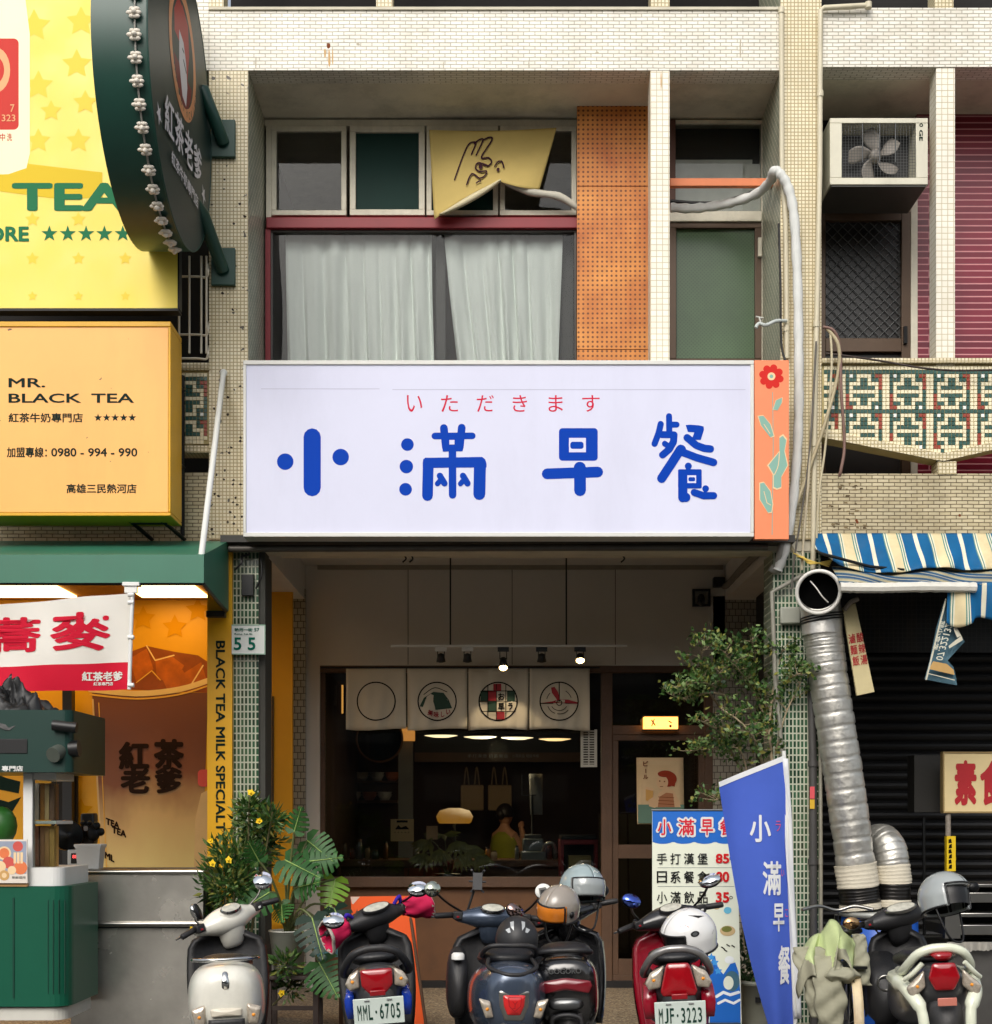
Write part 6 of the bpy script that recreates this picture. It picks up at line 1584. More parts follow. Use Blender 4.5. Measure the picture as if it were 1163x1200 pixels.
    # wheels
    for y, nm in ((0, 'rear'), (1.27, 'front')):
        M = Matrix.Translation((0, y, .225)) @ Matrix.Rotation(R(90), 4, 'Y')
        if y > 1 and steer: M = c['steerM'](steer) @ M
        mb = MB(); mb.lathe([(.13, -.045), (.19, -.052), (.215, -.035), (.225, 0), (.215, .035), (.19, .052), (.13, .045)], 32, M); w_ = mb.build('wheel', m_tyre, t)
        mb = MB(); mb.lathe([(.001, -.04), (.05, -.045), (.12, -.02), (.14, -.044), (.14, .044), (.12, .02), (.05, .045), (.001, .04)], 24, M); mb.build('rim', m_alloy, w_)
    # engine, muffler, stand
    mb = MB(); mb.loft([ring(-.12, .07, .16, .30, x0=-.12, e=4), ring(.1, .1, .17, .36, x0=-.08, e=4), ring(.42, .1, .2, .36, x0=-.03, e=4)]); mb.build('engine', m_alloy, t)
    mb = MB(); mb.tube(spline([(.12, .35, .2), (.15, .15, .24), (.17, -.1, .29), (.18, -.35, .33), (.18, -.4, .34)], 4), [.03] * 4 + [.05] * 9 + [.055] * 3 + [.02], 12); mb.build('muffler', m_alloy, t)
    mb = MB(); mb.tube([(-.12, .25, .22), (-.22, .12, .005), (-.25, .1, .005)], .012, 6); mb.build('side_stand', m_blackm, t)
    # floor board, leg shield
    mb = MB(); mb.loft([ring(.42, .15, .25, .33, e=4), ring(.6, .17, .24, .31, e=4), ring(.85, .18, .25, .32, e=4)]); mb.build('floor_board', dark, t)
    lw = c.get('shield_w', .2)
    def shd(u, v):
        a = 2 * u - 1; w = lw * (.78 + .34 * math.sin(PI * (.15 + .62 * v)))
        if v > .86: w *= math.sqrt(max(.05, 1 - ((v - .86) / .15) ** 2))
        return V((a * w, .86 + .10 * v - .07 * a * a + .02, .28 + .60 * v))
    mb = MB(); mb.grid(shd, 14, 14); mb.build('leg_shield', c.get('shield', dark), t, solid=.04)
    mb = MB(); mb.grid(lambda u, v: shd(u, v) + V((0, .05 + .10 * math.sin(PI * u) * (.4 + .6 * v), 0)), 14, 14); mb.build('front_cowl', body, t, solid=.01)
    mb = MB(); mb.ell((0, 1.10, .70), (.07, .05, .06), 14); mb.build('headlight', m_amber, t)
    # steering
    M = c['steerM'](steer)
    mb = MB(); mb.loft([[M @ V((r_ * math.cos(2 * PI * k / 14), y + r_ * .7 * math.sin(2 * PI * k / 14), z_)) for k in range(14)] for r_, y, z_ in ((.05, 1.0, .78), (.055, .97, .85), (.10, .94, .92))]); mb.build('steering_neck', dark, t)
    hz = .985
    ht = c.get('head', 'wide')
    mb = MB()
    if ht == 'round':
        mb.loft([[V((x + 0, .93 + ry * math.cos(2 * PI * k / 16), hz - .02 + rz * math.sin(2 * PI * k / 16))) for k in range(16)] for x, ry, rz in ((-.25, .02, .02), (-.22, .035, .035), (-.15, .06, .05), (-.10, .1, .08), (0, .125, .10), (.10, .1, .08), (.15, .06, .05), (.22, .035, .035), (.25, .02, .02))], M=M)
        mb.loft([[V((w * math.cos(2 * PI * k / 18), .89 + w * .8 * math.sin(2 * PI * k / 18) + dy, z_)) for k in range(18)] for z_, w, dy in ((hz - .20, .05, .06), (hz - .18, .075, .05), (hz - .08, .095, .02), (hz + .02, .10, .0), (hz + .055, .085, .0), (hz + .06, .03, 0))], M=M)
    else:
        mb.loft([[V((x, .93 - .25 * abs(x) ** 2 + ry * math.cos(2 * PI * k / 16), hz - .015 + zo + rz * math.sin(2 * PI * k / 16))) for k in range(16)] for x, ry, rz, zo in ((-.24, .015, .015, .0), (-.22, .032, .03, 0), (-.16, .05, .045, .005), (-.10, .085, .07, .005), (0, .11, .085, .01), (.10, .085, .07, .005), (.16, .05, .045, .005), (.22, .032, .03, 0), (.24, .015, .015, 0))], M=M)
        mb.loft([[V((w * math.cos(2 * PI * k / 16), .90 + w * .6 * math.sin(2 * PI * k / 16) + dy, z_)) for k in range(16)] for z_, w, dy in ((hz - .19, .06, .05), (hz - .1, .085, .02), (hz - .01, .10, .01), (hz + .02, .05, .01))], M=M)
    mb.build('headset', c.get('head_m', body), t, sub=1)
    gM = M @ Matrix.Translation((0, .845, hz + .052)) @ Matrix.Rotation(R(32), 4, 'X')
    mb = MB(); mb.lathe([(.06, -.012), (.066, .0), (.058, .012)], 24, gM @ Matrix.Diagonal((c.get('gauge_w', 1.25), .72, 1, 1))); ga = mb.build('gauge', c.get('gauge_rim', m_plast), t)
    mb = MB(); mb.lathe([(.056, .011), (.03, .0165), (.001, .018)], 24, gM @ Matrix.Diagonal((c.get('gauge_w', 1.25), .70, 1, 1))); mb.build('dial', c.get('dial', mk('dial_face', (196, 194, 180), .15, var=.35, vs=30, coat=.6) if 'dial_face' not in MATS else MATS['dial_face']), ga)
    for s_ in (-1, 1):
        mb = MB(); mb.tube([M @ V((s_ * .22, .925, hz)), M @ V((s_ * .245, .915, hz)), M @ V((s_ * .25, .912, hz)), M @ V((s_ * .355, .875, hz - .008)), M @ V((s_ * .362, .873, hz - .008))], [.016, .016, .0195, .0185, .013], 12); mb.build('grip', m_plast, t)
        mb = MB(); bx3(mb, (s_ * .215, .905, hz - .002), (.03, .03, .026), M); mb.build('switch_block', m_plast, t, bevel=.008)
        mb = MB(); bx3(mb, (s_ * .215, .872, hz - .008), (.008, .004, .006), M); mb.build('button', m_reflect if s_ < 0 or c.get('redbtn') else m_white, t, bevel=.002)
        mb = MB(); mb.tube([M @ V((s_ * .2, .96, hz - .005)), M @ V((s_ * .29, .95, hz - .01)), M @ V((s_ * .38, .915, hz - .018))], [.008, .008, .006], 8); mb.build('brake_lever', c.get('lever', m_alloy), t)
        mi = c.get('mirror', {}).get(s_, {})
        mc = M @ V((s_ * .31, .90, hz + .20)) if 'at' not in mi else V(mi['at'])
        base_ = M @ V((s_ * .19, .94, hz + .02))
        face = V(mi.get('face', (-s_ * .12, -1, .10))).normalized()
        rx, rz_ = mi.get('r', (.068, .05))
        Q = Matrix.Translation(mc) @ face.to_track_quat('Z', 'Y').to_matrix().to_4x4() @ Matrix.Rotation(R(mi.get('roll', 0)), 4, 'Z')
        mb = MB(); mb.tube(spline([base_, base_ * .6 + mc * .4 + V((s_ * .02, .03, .0)), mc - face * .012], 5), .0075, 8); ms_ = mb.build('mirror_stem', c.get('stem', m_blackm), t)
        mb = MB(); mb.ell((0, 0, -.012), (rx, rz_, .024), 18, 0, Q); mb.build('mirror_shell', c.get('stem', m_blackm), ms_)
        mb = MB(); mb.lathe([(rx * .97, .004), (rx * .95, .0125), (.001, .0135)], 24, Q @ Matrix.Diagonal((1, rz_ / rx, 1, 1))); mb.build('mirror_glass', mi.get('m', m_mirror), ms_)
    mb = MB()
    for s_ in (-1, 1): mb.tube(spline([M @ V((s_ * .21, .95, hz - .02)), M @ V((s_ * .19, 1.03, hz + .02)), M @ V((s_ * .10, 1.07, hz - .06)), M @ V((s_ * .04, 1.04, hz - .2))], 5), .006, 6)
    mb.build('brake_cables', m_black, t)
    # front fender
    fM = M
    def fen(u, v):
        a = R(25 + 130 * u); r_ = .27; b = (v - .5) * 2
        return fM @ V((b * .08, 1.27 - r_ * math.cos(a) * 1.0, .225 + r_ * math.sin(a) - .05 * b * b))
    mb = MB(); mb.grid(fen, 14, 6); mb.build('front_fender', body, t, solid=.01)
    mb = MB()
    for s_ in (-.07, .07): mb.tube([fM @ V((s_, 1.27, .225)), fM @ V((s_, 1.06, .72))], .016, 8)
    mb.build('fork', m_alloy, t)
    return t, M
def steerM(deg, z0=.95, y0=.95, rake=27):
    ax = V((0, -math.sin(R(rake)), math.cos(R(rake))))
    return Matrix.Translation((0, y0, z0)) @ Matrix.Rotation(R(deg), 4, ax) @ Matrix.Translation((0, -y0, -z0))
def W(t, p):
    """world point into the scooter's own frame"""
    M = Matrix.LocRotScale(t.location, t.rotation_euler, None)
    return M.inverted() @ V(p)
def at_(px, y, yaw): return (X(px, y) - .53 * math.sin(R(yaw)), y + .53 * math.cos(R(yaw)), SZ)
ARCH = [(.15, .0, .74), (.178, -.2, .745), (.175, -.36, .79), (.125, -.455, .87), (.06, -.475, .90), (0, -.48, .905)]
TAILN = [(-.52, .055, .68, .78), (-.50, .10, .62, .80), (-.44, .135, .56, .815), (-.34, .158, .50, .82), (-.15, .18, .43, .80), (.1, .19, .40, .77), (.35, .18, .38, .73), (.52, .13, .36, .66)]
# white scooter
wp = mk('gloss_ivory_paint', (226, 224, 212), .25, var=.08, vs=14, coat=.5, stain=.14, stainc=(150, 140, 120), ss=5)
fr_ = lambda loc, yaw, lean: Matrix.LocRotScale(V(loc), (Matrix.Rotation(R(yaw), 3, 'Z') @ Matrix.Rotation(R(lean), 3, 'Y')).to_quaternion(), None).inverted()
def mpt(loc, yaw, lean, px, py, y): return fr_(loc, yaw, lean) @ P(px, py, y)
L1 = at_(270, -3.3, 10)
s1, M1 = scooter('glossy ivory white retro scooter parked before the steel counter', L1, 10, -2, 34, dict(
    body=wp, steerM=steerM, head='round', rail=m_chrome, rail_r=.011, seat_z=-.035, stem=m_chrome, shield=m_plast, shield_w=.21, e=2.8,
    rings=[(-.55, .07, .58, .74), (-.53, .13, .50, .80), (-.46, .175, .44, .825), (-.34, .205, .40, .835), (-.15, .215, .38, .82), (.1, .21, .36, .79), (.35, .19, .36, .74), (.52, .13, .36, .66)],
    ind=[(-.185, .60), (-.105, .625), (-.11, .505), (-.165, .505)], lamp_y=-.535, tail=[(-.085, .60), (.085, .60), (.08, .555), (-.08, .555)], tail_m=mk('pale_lens', (214, 206, 188), .2, var=.1, coat=.5), plate_z=.44,
    rail_pts=[(.12, .02, .80), (.175, -.2, .83), (.165, -.36, .845), (.10, -.45, .85), (0, -.47, .85)], gauge_w=1.1, gauge_rim=m_chrome,
    mirror={1: dict(at=mpt(L1, 10, -2, 308, 1032, -2.05), r=(.06, .058), face=(-.05, -1, .62)), -1: dict(at=mpt(L1, 10, -2, 231, 1069, -2.35), r=(.035, .055), face=(.75, -.3, .25), roll=20, m=m_black)}, lever=m_chrome))
mb = MB(); mb.loft([ring(-.505, .012, .735, .80), ring(-.53, .02, .72, .79), ring(-.55, .02, .70, .75)]); mb.build('latch', m_chrome, s1)
mb = MB(); mb.pb  # (no-op)
mb = MB(); mb.grid(lambda u, v: V(((u - .5) * .19, -.566 - .01 * math.sin(PI * u), .49 + .055 * v)), 8, 3); mb.build('tail_slot', m_plast, s1, solid=.008)
# blue and black scooter with pink hand covers
bk_ = mk('dark_grey_paint', (58, 60, 64), .35, var=.08, coat=.3)
bl_ = mk('royal_blue_panel', (24, 60, 168), .25, var=.06, coat=.5)
L2 = at_(453, -3.2, 5)
s2, M2 = scooter('dark scooter with blue side panels and pink hand covers, plate MML 6705', L2, 5, -4, 26, dict(
    body=bk_, steerM=steerM, head_m=m_plast, plate='MML·6705', plate_z=.575, rings=TAILN, rail_pts=ARCH, tail=[(-.088, .80), (.088, .80), (.085, .71), (.045, .665), (-.045, .665), (-.085, .71)],
    ind=[(-.172, .725), (-.145, .775), (-.094, .80), (-.092, .70), (-.15, .685)], rail_r=.022, gauge_w=1.55,
    mirror={-1: dict(at=mpt(L2, 5, -4, 391, 1079, -2.3), r=(.066, .05), face=(.05, -1, .62)), 1: dict(at=mpt(L2, 5, -4, 490, 1042, -2.0), r=(.066, .05), face=(-.1, -1, .62))}))
for s_ in (-1, 1):
    mb = MB(); mb.loft([[V((s_ * (.17 + .012 * math.sin(PI * j / 5)), y, z_ + j * dz_)) for j in range(6)] + [V((s_ * .13, y, z_ + (5 - j) * dz_)) for j in range(6)] for y, z_, dz_ in ((-.46, .60, .012), (-.44, .53, .028), (-.3, .52, .032), (0, .50, .03), (.2, .50, .02))]); mb.build('side_panel', bl_, s2)
    # cloth hand cover over the grip
    def cov(u, v, s_=s_):
        a = 2 * PI * u; r_ = .045 + .045 * v + .008 * math.sin(5 * a + 5 * v) + .012 * noise.noise((math.cos(a) * 2, math.sin(a) * 2, v * 4 + s_))
        return M2 @ (V((s_ * (.20 + .165 * v), .90 + r_ * math.cos(a) - .03 * v, .975 + r_ * 1.05 * math.sin(a) - .02 * v)))
    mb = MB(); mb.grid(cov, 26, 8); mb.build('hand_cover', cloth('pink_cover_%d' % (s_ + 1), (206, 36, 84), .75, .1, var=.15), s2, solid=.006)
    mb = MB(); mb.grid(lambda u, v: cov(u, .9 + .1 * v) * 1.0 + (cov(u, 1) - cov(u, .9)) * .08, 26, 2); mb.build('cover_hem', cloth('grey_hem_%d' % (s_ + 1), (190, 182, 170), .8, .1), s2, solid=.012)
mb = MB(); mb.tube(spline([M2 @ V((-.15, .9, 1.02)), M2 @ V((-.19, .88, 1.05)), M2 @ V((-.2, .92, 1.0))], 4), .012, 6); mb.tube(spline([M2 @ V((.15, .9, 1.02)), M2 @ V((.19, .88, 1.06)), M2 @ V((.2, .92, 1.0))], 4), .012, 6); mb.build('purple_tie', cloth('purple_tie', (60, 40, 160), .8), s2)
# dark blue scooter
nb_ = mk('midnight_blue_metallic', (74, 86, 104), .27, metal=.5, var=.12, vs=14, coat=.6, stain=.15, stainc=(140, 134, 124), ss=5)
L3 = at_(600, -3.25, 5)
s3, M3 = scooter('midnight blue scooter with a red shield tail badge and a black helmet on its seat', L3, 5, 1, -3, dict(
    body=nb_, steerM=steerM, plate=None, plate_z=.40, rail_r=.013, redbtn=True, shield_w=.21,
    rings=[(-.55, .06, .56, .74), (-.53, .12, .48, .80), (-.46, .165, .42, .825), (-.34, .20, .40, .83), (-.15, .215, .38, .82), (.1, .21, .36, .78), (.35, .19, .36, .74), (.52, .13, .36, .66)],
    rail_pts=[(.13, -.12, .82), (.15, -.22, .85), (.13, -.33, .895), (.09, -.36, .91), (0, -.37, .912)], lamp_y=-.535,
    ind=[(-.19, .645), (-.125, .63), (-.105, .54), (-.15, .535)], tail=[(-.062, .665), (.062, .665), (.056, .605), (.035, .555), (-.035, .555), (-.056, .605)], tail_m=mk('bright_red_shield', (206, 36, 36), .2, var=.05, coat=.6), gauge_w=1.2, gauge_rim=m_chrome,
    mirror={-1: dict(at=mpt(L3, 5, 1, 507, 1042, -2.1), r=(.05, .05), face=(.1, -1, .2), m=mk('green_tinted_mirror', (200, 204, 186), .04, metal=1, var=.3, vs=16)), 1: dict(at=mpt(L3, 5, 1, 637, 1045, -2.1), r=(.052, .05), face=(-.1, -1, .3), m=mk('stickered_mirror', (228, 228, 222), .2, var=.02))}))
lens([(-.085, .69), (.085, .69), (.078, .60), (.05, .525), (-.05, .525), (-.078, .60)], -.53, .016, dome=.004).build('badge_surround', m_steel, s3, sub=1)
ik = Ink(lambda x, z_, d: V((x, -.592 - d, z_)), .0004); ik.seg([(-.035, .655), (.035, .655), (.03, .61), (.0, .582), (-.03, .61), (-.035, .655)], .004); ik.seg([(-.012, .635), (0, .62), (.012, .635)], .004); ik.seg([(0, .62), (0, .60), (-.012, .60)], .004); ik.build('emblem_lines', m_redlens, s3)
mb = MB(); mb.tube(spline([(.12, -.3, .83), (.13, -.43, .80), (.06, -.52, .775), (0, -.535, .77), (-.06, -.52, .775), (-.13, -.43, .80), (-.12, -.3, .83)], 5), .012, 8); mb.build('lower_rail', m_plast, s3)
mb = MB(); mb.loft([ring(.55, .06, .35, .70, x0=-.22, e=3), ring(.75, .075, .38, .80, x0=-.23, e=3), ring(.92, .06, .45, .82, x0=-.21, e=3)]); mb.build('glove_box', m_plast, s3, sub=1)
mb = MB(); mb.lathe([(.04, 0), (.04, .03), (.03, .04), (.001, .042)], 18, Matrix.Translation((-.23, .62, .74))); mb.build('cup_lid', m_white, s3)
mb = MB(); mb.tube([M3 @ V((-.16, .93, 1.0)), M3 @ V((-.12, .95, 1.14))], .008, 8); ph_ = mb.build('phone_stem', m_blackm, s3)
pM = M3 @ Matrix.Translation((-.10, .94, 1.20)) @ Matrix.Rotation(R(-15), 4, 'X')
mb = MB(); bx3(mb, (0, 0, 0), (.03, .012, .055), pM)
for sx in (-1, 1):
    for sz in (-1, 1): mb.tube([pM @ V((sx * .02, 0, sz * .045)), pM @ V((sx * .036, 0, sz * .066)), pM @ V((sx * .04, -.02, sz * .07))], .007, 6)
mb.tube([pM @ V((-.055, 0, 0)), pM @ V((.055, 0, 0))], .007, 6)
mb.build('phone_holder', m_plast, ph_)
ik = Ink(lambda px, py, d: mpt(L3, 5, 1, px, py, -2.14) + V((0, -.014 - d, 0)), .0003)
ik.poly([(631, 1041), (639, 1039.5), (643, 1044), (642, 1049), (633, 1050)]); ik.poly([(633, 1043), (640, 1042), (640.5, 1047), (634, 1048)], 1); ik.build('mirror_sticker', [mk('sticker_grey', (120, 120, 116), .5, var=0), mk('sticker_dark', (60, 60, 60), .5, var=0)], s3)
# black scooter behind, hung with helmets
kb_ = mk('gloss_black_paint', (20, 20, 22), .22, var=.1, coat=.7, stain=.12, stainc=(120, 114, 104), ss=5)
L4 = at_(668, -2.95, -3)
s4, M4 = scooter('gloss black scooter with a wide dark red tail bar, hung with two helmets', L4, -3, -2, 26, dict(
    body=kb_, steerM=steerM, rail_r=.016, plate=None, plate_z=.46, shield=kb_, e=3.2, shield_w=.21,
    rings=[(-.54, .12, .54, .78), (-.52, .155, .46, .82), (-.45, .175, .42, .835), (-.34, .185, .40, .84), (-.15, .19, .38, .82), (.1, .19, .36, .78), (.35, .18, .36, .74), (.52, .13, .36, .66)],
    tail=[(-.15, .675), (-.14, .705), (0, .725), (.14, .705), (.15, .675), (.13, .635), (0, .655), (-.13, .635)], tail_m=mk('dark_red_bar', (116, 24, 34), .25, var=.1, coat=.5), lamp_y=-.545,
    rail_pts=[(.12, -.2, .83), (.145, -.32, .84), (.135, -.42, .855), (.08, -.46, .865), (0, -.465, .867)],
    mirror={-1: dict(at=mpt(L4, -3, -2, 604, 1068, -2.0), r=(.062, .046), face=(.5, -1, .2), roll=-40, m=mk('rosy_reflection_mirror', (176, 150, 144), .06, metal=1, var=.5, vs=20)), 1: dict(at=mpt(L4, -3, -2, 706, 1044, -1.75), r=(.04, .04), face=(-.3, -1, .0), m=m_black)}))  # left mirror's mottled tint paints in a reddish reflection
lettering(s4, [('GOGORO', lambda u, v: V((-.09 + .18 * u, -.545 - .0, .745 + .028 * v)))], m_alloy, bold=.02)
mb = MB(); mb.loft([ring(-.565, .07, .55, .60, e=3), ring(-.53, .1, .54, .615, e=3)]); mb.build('lower_lamp', m_alloy, s4)
mb = MB(); mb.tube(spline([(-.08, -.56, .44), (-.075, -.565, .50), (0, -.57, .52), (.075, -.565, .50), (.08, -.56, .44)], 4), .014, 8); mb.build('plate_frame', m_plast, s4)
# red and white scooter
rd_m = mk('deep_red_paint', (140, 12, 34), .22, var=.06, coat=.7)
L5 = at_(804, -3.25, -5)
s5, M5 = scooter('red scooter with a white helmet over its seat, plate MJF 3223', L5, -5, -3, 22, dict(
    body=mk('tail_black_paint', (40, 40, 42), .3, coat=.4), steerM=steerM, plate='MJF·3223', plate_z=.56, rail=mk('silver_rail', (150, 148, 146), .3, metal=.6), rail_r=.022, rings=TAILN, rail_pts=ARCH, shield=rd_m,
    tail=[(-.062, .835), (.062, .835), (.10, .68), (.085, .655), (-.085, .655), (-.10, .68)],
    ind=[(-.18, .725), (-.15, .785), (-.07, .825), (-.095, .70), (-.16, .69)],
    mirror={-1: dict(at=mpt(L5, -5, -3, 740, 1056, -2.3), r=(.06, .042), face=(.4, -1, .3), roll=-25, m=mk('blue_tint_mirror', (96, 120, 214), .08, metal=1, var=.05)), 1: dict(at=mpt(L5, -5, -3, 832, 1032, -2.05), r=(.07, .045), face=(-.3, -1, .6), roll=15, m=m_mirror)}))
for s_ in (-1, 1):
    mb = MB(); mb.loft([[V((s_ * (.185 + .01 * math.sin(PI * j / 5)), y, z_ + j * dz_)) for j in range(6)] + [V((s_ * .12, y, z_ + (5 - j) * dz_)) for j in range(6)] for y, z_, dz_ in ((-.47, .58, .012), (-.45, .53, .034), (-.3, .52, .038), (0, .50, .035), (.2, .50, .02))]); mb.build('side_panel', rd_m, s5)
# white and black scooter at the right
wp2 = mk('pale_cream_paint', (222, 226, 204), .25, var=.05, coat=.6)
L6 = at_(1116, -3.2, -6)
s6, M6 = scooter('cream and black scooter with a red tail light and a grey helmet on its handlebar', L6, -6, -3, 20, dict(
    body=mk('tail_dark_paint', (52, 52, 54), .35, coat=.3), steerM=steerM, head_m=m_plast, plate=None, plate_z=.50, rail=wp2, rail_r=.026, rings=TAILN, shield_w=.15, gauge_w=1.7, gauge_rim=m_steel,
    tail=[(-.06, .83), (.06, .83), (.085, .75), (.05, .68), (-.05, .68), (-.085, .75)],
    ind=[(-.20, .70), (-.10, .795), (-.095, .70), (-.175, .63)], rail_pts=ARCH,
    mirror={-1: dict(at=mpt(L6, -6, -3, 998, 1082, -2.3), r=(.05, .038), face=(.2, -1, .0), m=mk('amber_mirror', (214, 170, 120), .08, metal=1, var=.4, vs=18)), 1: dict(at=mpt(L6, -6, -3, 1140, 1040, -1.9), r=(.04, .035), face=(-.1, 1, .0), m=m_black)}))
for s_ in (-1, 1):
    mb = MB(); mb.tube(spline([(s_ * .175, .0, .70), (s_ * .19, -.3, .70), (s_ * .17, -.46, .66), (s_ * .13, -.53, .58), (s_ * .12, -.55, .45)], 5), [.05] * 6 + [.04] * 9 + [.03] * 6, 8); mb.build('side_trim', wp2, s6)
    mb = MB(); mb.tube(spline([(s_ * .11, -.525, .83), (s_ * .165, -.5, .77), (s_ * .20, -.46, .74)], 4), .014, 8); mb.build('lamp_trim', wp2, s6)
mb = MB(); bx3(mb, (0, -.575, .625), (.05, .006, .022)); mb.build('reflector', mk('pink_reflector', (196, 120, 104), .3, var=.1), s6, bevel=.004)
mb = MB(); mb.loft([ring(-.40, .09, .845, .87), ring(-.48, .06, .86, .885), ring(-.52, .04, .84, .88)]); mb.build('rail_badge', m_redlens, s6)
mb = MB(); mb.loft([ring(.6, .09, .34, .62, x0=-.14, e=3.5), ring(.82, .12, .36, .78, x0=-.14, e=3.5)]); mb.build('glove_box', m_plast, s6)
mb = MB(); mb.tube([V((-.14, .60, .60)) + V((.045 * math.cos(2 * PI * k / 20), 0, .045 * math.sin(2 * PI * k / 20))) for k in range(21)], .008, 6, cap=False); mb.build('cup_ring', m_steel, s6)

# ------------------------------------------------------------------ helmets
def helmet(label, loc, rot, col, visor=None, s=1.0, open_=True, marks=None):
    t = thing('helmet', label, 'helmet', loc, 'helmets left on the scooters')
    t.rotation_euler = [R(a) for a in rot]
    OFF[t.name] = V((0, 0, 0))
    rx, ry, rz = .122 * s, .142 * s, .135 * s
    def sh(u, v, k=1.0):
        th = 2 * PI * u; ph = .02 + v * 2.0
        x, y, z_ = rx * k * math.sin(ph) * math.sin(th), -ry * k * math.sin(ph) * math.cos(th), rz * k * math.cos(ph)
        if ph > PI / 2: x, y, z_ = rx * k * math.sin(th) * (1 - .12 * (ph - PI / 2)), -ry * k * math.cos(th) * (1 - .12 * (ph - PI / 2)), -rz * k * 1.15 * (ph - PI / 2)
        return V((x, y, z_))
    fo = lambda u, v: (u < .16 or u > .84) and v > .62 if open_ else False
    mb = MB(); mb.grid(sh, 44, 22, skip=fo); mb.build('shell', col, t, solid=-.02 * s)
    mb = MB(); mb.grid(lambda u, v: sh(u, v, .84), 28, 14); mb.build('liner', m_black, t)
    mb = MB(); mb.tube([sh(u / 40, .99, 1.005) for u in range(7, 34)], .007, 6); mb.tube([sh(u, v, 1.003) for u, v in ([(.16, .99 - .037 * k) for k in range(11)] + [(.16 - .032 * k, .615) for k in range(11)] + [(.84, .615 + .037 * k) for k in range(11)])], .007, 6); mb.build('edge_trim', m_black, t)
    if visor:
        mb = MB(); mb.grid(lambda u, v: sh(-.175 + .35 * u, .60 + .34 * v, 1.03), 20, 8); vs_ = mb.build('visor', visor, t, solid=-.003)
        for s_ in (-1, 1): mb = MB(); mb.ell((s_ * rx * 1.0, -.03 * s, -.01), (.012, .02, .02), 12); mb.build('pivot', m_black, vs_)
    mb = MB(); mb.tube(spline([sh(.25, .98, .95), V((.06 * s, -.02, -.22 * s)), V((-.06 * s, -.02, -.22 * s)), sh(.75, .98, .95)], 6), .007, 5); mb.build('strap', m_black, t)
    if marks: marks(t, sh)
    return t
def stick(pts_fn, mat, nm='decal'):
    def f(t, sh):
        ik = Ink(lambda u, v, d: sh(u, v, 1.012) * (1 + d), .002); pts_fn(ik); ik.build(nm, mat, t)
    return f
m_sil = mk('silver_decal', (206, 208, 206), .25, metal=.5, var=.05)
m_matte = mk('matte_black_shell', (38, 38, 40), .5, var=.08)
def bmark(ik):
    ik.poly([(.40, .30), (.43, .42), (.465, .50), (.46, .40), (.445, .26)]); ik.poly([(.385, .50), (.42, .56), (.44, .54), (.42, .44)]); ik.poly([(.60, .30), (.57, .42), (.535, .50), (.54, .40), (.555, .26)]); ik.poly([(.615, .50), (.58, .56), (.56, .54), (.58, .44)])
h1 = helmet('matte black open helmet with silver flashes resting on the dark blue scooter seat', P(606, 1101, -2.72), (0, 0, 2), m_matte, None, 1.0, True, stick(bmark, m_sil))
h1.rotation_euler = (R(-6), 0, R(182))
lettering(h1, [('NIKKO', lambda u, v: V((.05 - .10 * u, .145 + .002 * math.sin(PI * u), -.095 + .024 * v)))], m_white, bold=.03)
mb = MB(); mb.box(-.075, .075, .125, .138, -.115, -.055); mb.build('rear_band', m_black, h1, bevel=.008)
m_tau = mk('taupe_shell', (150, 142, 132), .25, var=.06, coat=.6)
h2 = helmet('taupe grey helmet with an orange visor hanging from the black scooter bar', P(655, 1063, -2.3), (14, 12, -38), m_tau, mk('orange_visor', (216, 126, 40), .15, var=.2, coat=.6), 1.0)
m_gry = mk('pale_grey_gloss_shell', (150, 166, 168), .2, var=.05, coat=.8)
def amark(ik):
    ik.seg([(.12, .42), (.135, .30), (.155, .44), (.128, .38)], .008); ik.seg([(.17, .34), (.175, .44), (.19, .34)], .008); ik.seg([(.0, .50), (.02, .44), (.04, .5), (.06, .46)], .006)
h3 = helmet('pale blue grey gloss helmet with white marks on top of the black scooter', P(682, 1041, -2.05), (-8, 4, 28), m_gry, mk('smoked_visor', (150, 156, 156), .1, var=.05, coat=.8), 1.12, True, stick(amark, m_white))
m_wht = mk('white_gloss_shell', (228, 228, 226), .18, var=.03, coat=.8)
def wmark(ik):
    ik.disc(.22, .60, .026, 0, ry=.05); ik.disc(.22, .60, .015, 1, ry=.03); ik.poly([(.47, .84), (.36, .66), (.33, .70), (.40, .88)]); ik.poly([(.20, .22), (.27, .26), (.36, .36), (.29, .34)])
    ik.seg([(.13, .44), (.16, .40), (.19, .46)], .005, 2)
h4 = helmet('large white helmet with a black pivot laid across the red scooter handlebar', P(807, 1097, -2.5), (14, 10, -66), m_wht, None, 1.22, True, stick(wmark, [m_black, m_alloy, m_redlens]))
m_gr2 = mk('cool_grey_shell', (158, 164, 164), .22, var=.05, coat=.8)
h5 = helmet('smooth grey open helmet perched on the right scooter handlebar', P(1108, 1052, -2.1), (-18, 8, 40), m_gr2, None, 1.2)
